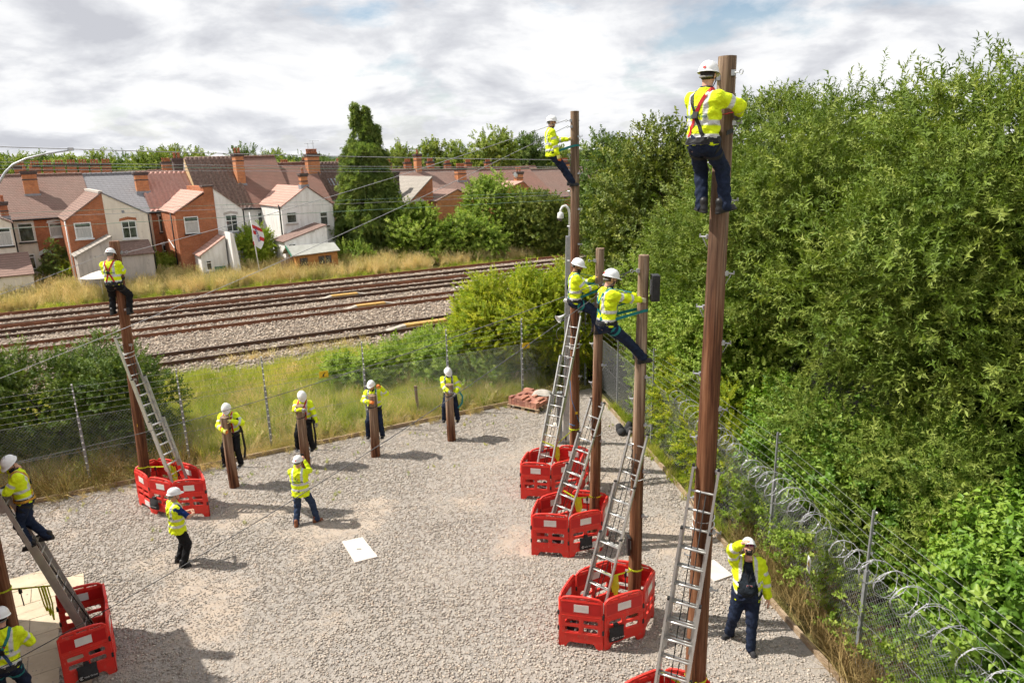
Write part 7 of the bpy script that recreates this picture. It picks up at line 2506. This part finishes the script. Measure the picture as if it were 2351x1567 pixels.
    if label:
        bd = MB().lathe([(0.0, 0), (0.02, 0.001), (0.02, 0.003), (0, 0.003)], (0, 0, 0), 10)
        o = bd.build('badge', MATS['print_red'], hel)
        bp_ = wv((0, -0.146, 0.07))
        zx = (M @ Vector(HM @ np.array([0, -1, 0.35]))).normalized()
        o.matrix_basis = Matrix.Translation(bp_ - zx * 0.004) @ zx.to_track_quat('Z', 'Y').to_matrix().to_4x4() @ Matrix.Scale(k * 0.9, 4)
    # --- trousers
    def tr_f(P):
        d = ell(P, (0, -0.005, -0.03), (0.192 + 0.3 * belly, 0.152 + 0.5 * belly, 0.165))
        d = smax(d, P[:, 2] - 0.07, 0.01)
        for i in (0, 1):
            lg = smin(rc(P, hp[i], kn[i], 0.108 + 0.2 * belly, 0.084 + 0.05 * belly), rc(P, kn[i], an[i] + (an[i] - kn[i]) * 0.03, 0.081, 0.074), 0.03)
            d = smin(d, lg, 0.028)
        return d + folds(P, 0.008, 1.3 + len(label))
    T = np.array(hp + kn + an)
    v, f = surfnet(tr_f, T.min(0) - np.array([0.2, 0.2, 0.14]), np.maximum(T.max(0) + 0.14, np.array([0.24, 0.24, 0.16])), 0.0145)
    trs = emit('trousers', v, f, legs)
    # --- shoes
    for i in (0, 1):
        td = Vector(toe[i]) if toe else Vector((f_.x, f_.y, 0))
        td.normalize()
        upw = Vector((0, 0, 1))
        upw = (upw - td * upw.dot(td)).normalized()
        rt = td.cross(upw)
        FM = np.stack([np.array(rt), np.array(td), np.array(upw)], 1)
        def shoe_f(P):
            d = rc(P, (0, -0.045, 0.045), (0, 0.125, 0.036), 0.043, 0.040)
            d = smin(d, rc(P, (0, -0.02, 0.05), (0, -0.02, 0.14), 0.047, 0.050), 0.03)
            d = smax(d, -P[:, 2], 0.006)
            so = smax(rc(P * np.array([1, 1, 0.5]), (0, -0.05, 0.005), (0, 0.13, 0.005), 0.047, 0.046), np.abs(P[:, 2] - 0.012) - 0.012, 0.004)
            return np.minimum(d, so)
        v, f = surfnet(shoe_f, (-0.065, -0.11, -0.015), (0.065, 0.19, 0.2), 0.0115)
        W = (v @ FM.T) * k + np.array(Vector(feet[i]) - foot_mid) + np.array(td) * (-0.02 * k)
        me = np_mesh('boot', W, f)
        link_mesh('boot', me, MATS[shoes], root, True)
    for g_ in hand_parts:
        nm = 'glove'
        o = emit(nm, g_[0], g_[1], [MATS[gloves], MATS['glove_orange' if gloves == 'glove_yellow' else gloves]])
        # coloured fingertips
        wri = min((wr[0], wr[1]), key=lambda q: np.linalg.norm(g_[0].mean(0) - q))
        cen = np.linalg.norm(g_[0] - wri, axis=1)[g_[1]].mean(1)
        o.data.polygons.foreach_set('material_index', (cen > 0.135).astype(np.int32))
    # --- upper garments
    longs = sleeves == 'long'
    def bands(P):
        """signed: >0 inside a reflective band"""
        z, x = P[:, 2], np.abs(P[:, 0])
        dsl = []
        for i in (0, 1):
            dsl.append(rc(P, sh[i], el[i], 0.07, 0.06))
            dsl.append(rc(P, el[i], wr[i], 0.06, 0.05))
        dt = torso_sdf(P, JPROF, -0.2, 0.55)
        arm = np.min(dsl, axis=0)
        on_arm = arm < dt - 0.008
        tb = np.maximum.reduce([0.027 - np.abs(z - 0.02), 0.027 - np.abs(z - 0.17), np.minimum(0.026 - np.abs(x - 0.115), z - 0.17)])
        ab = np.full(len(P), -1.0)
        for i in (0, 1):
            for (a, b_, ct) in ((sh[i], el[i], 0.55), (el[i], wr[i], 0.30)):
                L = np.linalg.norm(b_ - a)
                near = rc(P, a, b_, 0.07, 0.06) < 0.03
                ab = np.maximum(ab, np.where(near, 0.026 - np.abs(tpar(P, a, b_) - ct) * L, -1))
        return np.where(on_arm, ab, tb)
    def garment(inflate, hem, slv, cut=None, seed=0.0, bl=0.0):
        pf = [(z, a + inflate, b_ + inflate, y) for z, a, b_, y in JPROF]
        def fn(P):
            d = torso_sdf(P, pf, hem, 0.56, 0.02, bl)
            for i in (0, 1):
                sx_ = (-1, 1)[i]
                d = smin(d, rc(P, (sx_ * 0.06, -0.012, 0.49), sh[i], 0.05 + inflate, 0.068 + inflate), 0.035)
                if slv != 'none':
                    e = el[i] if slv == 'long' else sh[i] + (el[i] - sh[i]) * 0.82
                    d2 = rc(P, sh[i], e, 0.084 + inflate, 0.073 + inflate)
                    if slv == 'long':
                        d2 = smin(d2, rc(P, el[i], wr[i] + (el[i] - wr[i]) * 0.02, 0.072 + inflate, 0.055 + inflate), 0.03)
                    d = smin(d, d2, 0.045)
            d = d + folds(P, 0.009, seed)
            nk = P - np.array([0, 0.004, 0])
            d = smax(d, -(np.maximum(np.linalg.norm(nk[:, :2], axis=1) - 0.062, 0.50 - P[:, 2])), 0.01)
            if cut is not None:
                d = smax(d, cut(P), 0.004)
            return d
        Q = np.array(sh + ((el + wr) if slv == 'long' else el) + [np.array([0, 0, hem]), np.array([0, 0, 0.58])])
        return surfnet(fn, np.minimum(Q.min(0) - 0.13, (-0.26, -0.22, hem - 0.04)), np.maximum(Q.max(0) + 0.13, (0.26, 0.22 + bl, 0.6)), 0.0125)
    if top == 'jacket':
        v, f = garment(0.0, -0.075 if harness else -0.14, 'long' if longs else 'short', seed=len(label) * 0.7)
        jk = emit('jacket', v, f, 'hivis', attrs={'band': bands(v)})
        # dark collar
        v, f = surfnet(lambda P: smax(np.abs(np.linalg.norm((P - np.array([0, 0.004, 0]))[:, :2], axis=1) - 0.068 + 0.1 * (P[:, 2] - 0.55)) - 0.008, np.abs(P[:, 2] - 0.545) - 0.035, 0.006), (-0.1, -0.1, 0.49), (0.1, 0.11, 0.6), 0.009)
        emit('collar', v, f, 'navy_cloth')
    elif top == 'vest':
        v, f = garment(-0.012, -0.02, 'short' if sleeves == 'short' else 'long', seed=2.0)
        emit('shirt', v, f, shirt, attrs={'band': np.full(len(v), -1.0)})
        v, f = garment(0.006, -0.17, 'none', seed=3.0)
        jk = emit('vest', v, f, 'hivis', attrs={'band': bands(v)})
    else:   # open jacket over a dark shirt
        v, f = garment(-0.012, -0.06, 'short', seed=2.0, bl=belly)
        emit('shirt', v, f, shirt)
        def wedge(P):
            w = np.interp(P[:, 2], [-0.3, 0.1, 0.35, 0.56], [0.165, 0.15, 0.085, 0.05])
            return np.minimum(w - np.abs(P[:, 0]), P[:, 1] - 0.02)
        v, f = garment(0.008, -0.15, 'long', cut=wedge, seed=5.0, bl=belly * 0.8)
        jk = emit('jacket', v, f, 'hivis', attrs={'band': bands(v)})
    # --- harness
    def caster(o):
        me = o.data
        return BVHTree.FromPolygons([tuple(q.co) for q in me.vertices], [tuple(p.vertices) for p in me.polygons])
    L2W = lambda q: (M @ Vector(q)) * k + pelvis - foot_mid
    def shot(bv, o, d):
        ow, dw = L2W(o), (M @ Vector(d)).normalized()
        h = bv.ray_cast(ow, dw)
        return (h[0], h[1]) if h[0] is not None else None
    def web(bv, rays, w, mt, name, off=0.007):
        hits = [shot(bv, o, d) for o, d in rays]
        hits = [h for h in hits if h]
        if len(hits) < 2:
            return
        m = MB()
        pts = [h[0] + h[1] * off * k for h in hits]
        prev = None
        for i, p in enumerate(pts):
            tg = (pts[min(i + 1, len(pts) - 1)] - pts[max(i - 1, 0)]).normalized()
            s_ = hits[i][1].cross(tg).normalized() * w / 2 * k
            nn_ = hits[i][1] * 0.004 * k
            ring = [p - s_, p + s_, p + s_ - nn_, p - s_ - nn_]
            kk = len(m.v)
            m.v.extend([tuple(q) for q in ring])
            if prev is not None:
                for a in range(4):
                    m.face((prev + a, prev + (a + 1) % 4, kk + (a + 1) % 4, kk + a))
            prev = kk
        m.build(name, MATS[mt], root)
    bj = caster(jk)
    if harness:
        c1, c2 = harness
        lerp = lambda a, b_, n: [a + (b_ - a) * q / (n - 1) for q in range(n)]
        for sx_, cc in ((-1, c1), (1, c1)):
            # from the opposite hip at the back, over the shoulder, down the front
            back = [((x, -0.5, z), (0, 1, 0)) for x, z in zip(lerp(-sx_ * 0.10, sx_ * 0.09, 10), lerp(0.02, 0.46, 10))]
            top_ = [((sx_ * 0.10, y, 0.9), (0, 0, -1)) for y in lerp(-0.07, 0.05, 4)]
            front = [((x, 0.5, z), (0, -1, 0)) for x, z in zip(lerp(sx_ * 0.10, sx_ * 0.09, 8), lerp(0.44, 0.02, 8))]
            web(bj, back + top_ + front, 0.042, cc if sx_ > 0 else c2, 'shoulder_strap')
        MBp = shot(bj, (0, -0.5, 0.25), (0, 1, 0))
        if MBp:
            o = MB().box((0, 0, 0), (0.075, 0.075, 0.02)).build('dorsal_plate', MATS['webbing_black'], root)
            o.matrix_basis = Matrix.Translation(MBp[0] + MBp[1] * 0.014) @ MBp[1].to_track_quat('Z', 'Y').to_matrix().to_4x4() @ Matrix.Scale(k, 4)
        ring = [((0.6 * math.sin(a), 0.6 * math.cos(a), -0.02 + 0.012 * math.cos(a)), (-math.sin(a), -math.cos(a), 0)) for a in [R(q * 15) for q in range(25)]]
        web(bj, ring, 0.085, 'charcoal_cloth', 'back_pad', 0.004)
        web(bj, ring, 0.042, 'webbing_black' if c1 != 'webbing_orange' else 'webbing_orange', 'waist_belt', 0.012)
        bt = caster(trs)
        for i in (0, 1):
            ax_ = kn[i] - hp[i]
            L = np.linalg.norm(ax_)
            ax_ /= L
            e1, e2, _ = frame_from(Vector(ax_))
            c_ = hp[i] + ax_ * L * 0.28
            rays = []
            for q in range(19):
                a = R(q * 20)
                d = Vector(e1) * math.cos(a) + Vector(e2) * math.sin(a)
                tilt = Vector(ax_) * (-0.05 * math.cos(a))
                rays.append((Vector(c_) + d * 0.17 + tilt, -d))
            web(bt, rays, 0.042, c1 if c1 == 'webbing_teal' else 'webbing_black', 'leg_strap')
    # --- lettering on the back
    if logo:
        def project(me0, mt, s, cx, cz, name):
            me = me0.copy()
            pts = []
            for q in me.vertices:
                h = shot(bj, (cx - (-1) * q.co.x * s * 1.0 if False else cx + q.co.x * s, -0.6, cz + q.co.y * s), (0, 1, 0))
                pts.append(h[0] + h[1] * 0.006 if h else L2W((cx + q.co.x * s, -0.15, cz + q.co.y * s)))
            for q, p in zip(me.vertices, pts):
                q.co = p
            me.materials.clear()
            o = link_mesh(name, me, MATS[mt], root)
        project(text_mesh('Kelly Group', 0.055, bold=0.0012), 'print_green', 1.0, 0.0, 0.245, 'lettering')
        km = kmark(None, None, 0.038).mesh('emblem')
        project(km, 'print_green', 1.0, 0.0, 0.315, 'emblem')
        dm_ = MB().quad((0, -0.02, 0), (0.02, 0, 0), (0, 0.02, 0), (-0.02, 0, 0)).mesh('emblem_diamond')
        project(dm_, 'print_red', 1.0, 0.035, 0.318, 'emblem_diamond')
    root['_wr'] = 0
    del root['_wr']
    return root, dict(L2W=lambda q: L2W(q) + foot_mid, wr=wr, el=el, H=lambda q: wv(q) + foot_mid, bj=bj)
# ------------------------------------------------------------------ the people
RED = ('webbing_red', 'webbing_black')
RR = ('webbing_red', 'webbing_red')
TEAL = ('webbing_teal', 'webbing_teal')
ORG = ('webbing_orange', 'webbing_orange')
# 1 man astride the left pole, back to us
make_person('man seen from behind astride the left pole, red harness, black trousers', (-8.93, 15.74, 5.555), 90, (0, 0.08, 1), [(-9.02, 15.90, 5.90), (-8.84, 15.90, 5.93)], [(-9.14, 15.90, 4.78), (-8.76, 15.90, 4.78)], (0.05, 1, -0.35), 0.89,
            knees=[(-0.4, 1, 0.1), (0.4, 1, 0.1)], legs='black_cloth', harness=RR, sleeves='short', hair='hair_grey', logo=True)
# 2 man high on the tall pole, side on
make_person('man high on the tall pole in profile, one yellow glove hanging', (1.05, 17.24, 8.17), 8, (-0.04, 0, 1), [(1.43, 17.36, 8.42), (1.20, 17.02, 8.0)], [(1.52, 17.40, 7.36), (1.56, 17.16, 7.34)], (1, -0.1, -0.05), 0.93,
            elbows=[(0, 0.4, -1), (-0.5, -0.4, 0.2)], knees=[(0.6, 0, 0.3), (0.6, 0, 0.3)], gloves='glove_yellow', hair='hair_grey', curl=(0.8, 0.25), toe=[(1, 0, 0.12), (1, 0, 0.12)])
# 3 man leaning from the middle pole
make_person('man in teal harness leaning back from the middle pole on the right', (1.29, 13.93, 5.27), 0, (0.04, 0, 1), [(1.70, 14.02, 5.66), (1.70, 13.86, 5.52)], [(1.74, 14.07, 4.55), (1.78, 13.85, 4.55)], (1, -0.55, -0.3), 0.97,
            elbows=[(0, 0.4, -1), (-0.1, -0.5, -1)], knees=[(0.7, 0, 0.4), (0.7, 0, 0.4)], harness=TEAL, skin='skin_tan', beard=True, gloves='glove_yellow', toe=[(1, 0, 0.1), (1, 0, 0.1)])
# 4 man leaning from the pole with the box
make_person('man in teal harness leaning back, reaching across to the black box', (1.52, 10.96, 5.51), 14, (0.05, 0.03, 1), [(2.05, 11.2, 5.84), (2.06, 11.0, 5.82)], [(2.10, 11.22, 4.80), (2.14, 11.02, 4.77)], (0.95, 0.25, -0.25), 0.97,
            elbows=[(0, 0.4, -1), (0, -0.3, -1)], knees=[(0.7, 0, 0.4), (0.7, 0, 0.4)], harness=TEAL, hair='hair_brown', gloves='glove_cream', toe=[(1, 0, 0.15), (1, 0, 0.15)])
# 5 man on the thick pole
make_person('man near the top of the thick pole seen from behind, red and black harness', (2.12, 7.92, 8.215), 36, (0.03, 0.03, 1), [(2.34, 8.30, 8.56), (2.54, 8.06, 8.48)], [(2.19, 8.12, 7.42), (2.42, 8.0, 7.42)], (0.6, 0.8, -0.1), 0.93,
            elbows=[(-0.9, 0.1, -0.3), (0.95, -0.35, -0.25)], knees=[(0.4, 1, 0), (0.7, 0.8, 0)], harness=RED, gloves='glove_grey', logo=True, toe=[(-0.2, 1, 0.1), (0.95, 0.1, 0.22)])
# 6-9 men on the short posts, facing us
def postman(label, x, y, zf, hx, look, k, hl, hr_, **kw):
    make_person(label, (x, y + 0.30, zf + 0.90 * k), -90, (hx, -0.16, 1), [hr_, hl][::-1] if False else [hl, hr_], [(x + 0.20, y + 0.12, zf), (x - 0.20, y + 0.12, zf)], look, k, knees=[(0.2, -1, 0.1), (-0.2, -1, 0.1)], **kw)
postman('man on the leftmost training post, red harness, head bowed', -7.26, 16.7, 0.55, -0.02, (0.25, -0.8, -0.75), 0.97, (-7.10, 16.72, 1.80), (-7.30, 16.58, 1.60), legs='black_cloth', harness=RR, gloves='glove_yellow', elbows=[(1, 0.2, -0.6), (-0.9, -0.3, -0.8)], beard=True)
postman('man on the second training post, red harness, face hidden by his helmet', -5.71, 17.79, 0.45, 0.05, (0.35, -0.7, -0.9), 0.98, (-5.35, 17.95, 1.22), (-5.62, 17.65, 1.72), legs='black_cloth', harness=RR, gloves='glove_grey', elbows=[(0.8, 0.3, -0.5), (-0.9, -0.4, -0.6)], beard=True)
postman('smiling man on the third training post raising an orange glove', -3.90, 18.4, 0.52, -0.03, (-0.1, -1, -0.2), 0.96, (-3.62, 18.40, 2.02), (-3.95, 18.28, 1.66), harness=('webbing_blue', 'webbing_teal'), gloves='glove_orange', elbows=[(0.9, 0.1, -0.8), (-0.9, -0.3, -0.8)])
postman('man on the rightmost training post, teal strap beside him', -1.86, 19.43, 0.55, -0.04, (0.35, -0.8, -0.65), 0.95, (-1.66, 19.36, 1.50), (-1.88, 19.28, 1.58), harness=('webbing_blue', 'webbing_blue'), gloves='glove_grey', elbows=[(0.9, 0.2, -0.6), (-0.9, -0.3, -0.7)], beard=True)
# 10 man taking a picture, back to us
r10, d10 = make_person('man with his back turned photographing, jeans and brown shoes', (-4.90, 14.70, 0.885), 86, (0, 0.0, 1), [(-4.98, 14.98, 1.42), (-4.82, 14.98, 1.43)], [(-5.05, 14.62, 0), (-4.62, 14.78, 0)], (0.08, 1, -0.05), 0.935,
            elbows=[(-0.45, 0.2, -1), (0.45, 0.2, -1)], top='vest', shirt='white_shirt', legs='denim', shoes='shoe_brown', sleeves='hiv' if False else 'long', logo=True, hair='hair_grey', toe=[(-0.2, 1, 0), (0.85, 0.5, 0)])
for ch in r10.children:
    if ch.name.startswith('shirt'):
        ch.data.materials[0] = MATS['hivis']
o = MB().bx(-0.04, 0.04, -0.005, 0.005, -0.075, 0.075).build('mobile_phone', MATS['black_plastic'])
o.location = (-4.90, 15.08, 1.50)
setk(o, 'black phone held up by the man photographing', 'phone')
# 11 man in vest
make_person('man in a yellow vest over a blue polo shirt, black trousers, back to us', (-7.02, 13.18, 0.90), 48, (0.01, 0.0, 1), [(-6.90, 13.45, 1.05), (-6.72, 13.28, 1.06)], [(-7.10, 13.22, 0), (-6.92, 13.02, 0)], (0.9, 0.55, -0.05), 0.95,
            elbows=[(-0.6, -0.2, -0.8), (0.8, -0.6, -0.5)], top='vest', shirt='blue_polo', legs='black_cloth', sleeves='short', logo=True, hair='hair_grey', toe=[(0.9, 0.4, 0), (0.95, 0.2, 0)])
# 12 man looking up
r12, d12 = make_person('bearded man by the right fence looking up, shading his eyes with one hand', (3.80, 10.28, 1.02), -102, (0.0, 0.08, 1), [(4.12, 10.18, 0.95), (3.60, 10.12, 1.96)], [(3.84, 10.02, 0), (3.60, 10.42, 0)], (-0.15, -0.75, 0.75), 1.06,
            elbows=[(0.5, 0.3, -0.5), (-1, 0.35, 0.7)], top='open', belly=0.13, legs='navy_cloth', shoes='charcoal_cloth', beard=True, toe=[(0.15, -1, 0), (-0.9, -0.5, 0)], curl=0.25, palms=[(-0.6, 0.2, 0), (0.2, 0.2, -1)])
m = MB()
H = d12['H']
for sx_ in (-1, 1):
    c = H((sx_ * 0.034, 0.106, 0.006))
    a, b_, d_ = frame_from(H((0, 0.2, 0)) - H((0, 0.1, 0)))
    m.add([c + (a * math.cos(q) * 0.03 + b_ * math.sin(q) * 0.022) for q in [R(30 * j) for j in range(12)]], [tuple(range(12))])
g = m.build('sunglasses', MATS['lens_pink'])
setk(g, 'pink mirrored sunglasses on the man looking up', 'sunglasses')
# lanyard and badge
L2W = d12['L2W']
t = empty('lanyard', L2W((0, 0.26, 0.2)), 0, 'dark lanyard with a white card on the chest of the man looking up', 'lanyard')
I = Vector(t.location)
m = MB()
m.tube([L2W(q) - I for q in ((-0.06, 0.08, 0.50), (-0.05, 0.155, 0.40), (-0.01, 0.195, 0.26), (0.0, 0.215, 0.21), (0.01, 0.195, 0.26), (0.05, 0.155, 0.40), (0.06, 0.08, 0.50))], 0.006, 5)
m.build('cord', MATS['webbing_black'], t)
a, b_, d_ = frame_from(L2W((0, 1, 0)) - L2W((0, 0, 0)))
c = L2W((-0.01, 0.232, 0.17)) - I
MB().add([c + a * sx_ + b_ * sy_ for sx_, sy_ in ((-0.045, -0.03), (0.045, -0.03), (0.045, 0.03), (-0.045, 0.03))], ((0, 1, 2, 3),)).build('card', MATS['print_white'], t)
MB().add([c + d_ * 0.003 + a * sx_ + b_ * sy_ for sx_, sy_ in ((-0.045, 0.012), (0.045, 0.012), (0.045, 0.026), (-0.045, 0.026))], ((0, 1, 2, 3),)).build('card_stripe', MATS['print_red'], t)
# 13 man on the dull grey ladder
make_person('man climbing the weathered ladder at the left edge, orange harness', (-8.12, 10.66, 2.84), 215, (-0.10, -0.03, 1), [(-8.42, 10.38, 3.06), (-8.66, 10.70, 3.42)], [(-8.02, 10.45, 2.0), (-7.83, 10.60, 2.08)], (-0.15, -0.85, -0.5), 0.91,
            elbows=[(-0.2, -0.4, -1), (0, 0.4, -0.3)], harness=ORG, gloves='glove_cream', beard=True, knees=[(-0.8, -0.3, 0.1), (-0.8, 0, 0.1)], toe=[(-0.9, -0.4, 0), (-0.9, -0.3, 0)])
# 14 man at the lower left corner
make_person('man cut off by the lower left corner, teal harness, back to us', (-7.52, 8.80, 1.12), 118, (0.03, 0.14, 1), [(-7.9, 9.15, 1.30), (-7.45, 9.25, 1.25)], [(-7.70, 8.75, 0.2), (-7.35, 8.85, 0.2)], (-0.45, 0.85, -0.2), 0.99,
            harness=('webbing_teal', 'webbing_blue'), logo=True, gloves='glove_cream')
MB().bx(-0.45, 0.45, -0.3, 0.3, 0, 0.2).build('wooden_crate', MATS['pallet_wood'])
o = bpy.data.objects['wooden_crate']
o.location = (-7.52, 8.85, 0)
setk(o, 'low timber step under the man in the lower left corner', 'step')

# work-positioning straps from belts round poles
def belt_strap(label, a, b_, pole_p, z, mt):
    base, top = Vector(pole_p['base']), Vector(pole_p['top'])
    c = base + (top - base) * (z / top.z)
    f = z / top.z
    rad = pole_p['r0'] + (pole_p['r1'] - pole_p['r0']) * f + 0.008
    a, b_ = Vector(a), Vector(b_)
    e = (c - (a + b_) / 2)
    e.z = 0
    e.normalize()
    s_ = Vector((-e.y, e.x, 0))
    if (b_ - a).dot(s_) < 0:
        a, b_ = b_, a
    arc = [c + (e * math.cos(q) + s_ * math.sin(q)) * rad for q in [R(-95 + 19 * j) for j in range(11)]]
    t = ribbon([a] + arc + [b_], 0.045, 0.006).build('work_strap', MATS[mt])
    setk(t, label, 'strap', 'work positioning straps round the poles')
belt_strap('teal strap round the tall pole holding the man in profile', (1.22, 17.36, 8.17), (1.22, 17.12, 8.17), PB, 8.28, 'webbing_teal')
belt_strap('teal strap round the middle pole on the right', (1.38, 14.08, 5.33), (1.38, 13.78, 5.33), P1, 5.45, 'webbing_teal')
belt_strap('teal strap round the black-box pole below its box', (1.62, 11.14, 5.56), (1.64, 10.82, 5.56), P2, 5.64, 'webbing_teal')
belt_strap('black strap round the thick pole at the belt of the topmost man', (2.09, 8.0, 8.27), (2.36, 7.88, 8.27), PG, 8.30, 'webbing_black')
belt_strap('black strap round the left pole under the belt of its climber', (-9.08, 15.72, 5.50), (-8.80, 15.72, 5.50), PL, 5.60, 'webbing_black')
# tool lanyards on the training posts
for k, (pts, mt, lab) in enumerate((([(-7.0, 16.78, 1.85), (-6.92, 16.8, 1.5), (-6.9, 16.82, 1.0), (-6.95, 16.82, 0.75)], 'webbing_black', 'black tool strap hanging beside the leftmost training post'),
                                   ([(-5.42, 17.9, 1.35), (-5.40, 17.9, 0.9), (-5.42, 17.9, 0.5)], 'webbing_black', 'brown-sleeved strap hanging beside the second training post'),
                                   ([(-1.60, 19.45, 1.55), (-1.48, 19.45, 1.35), (-1.50, 19.45, 1.15), (-1.62, 19.45, 1.0)], 'webbing_teal', 'teal strap loop beside the rightmost training post'))):
    setk(ribbon(pts, 0.05, 0.02, (1, 0, 0)).build('tool_strap', MATS[mt]), lab, 'strap')
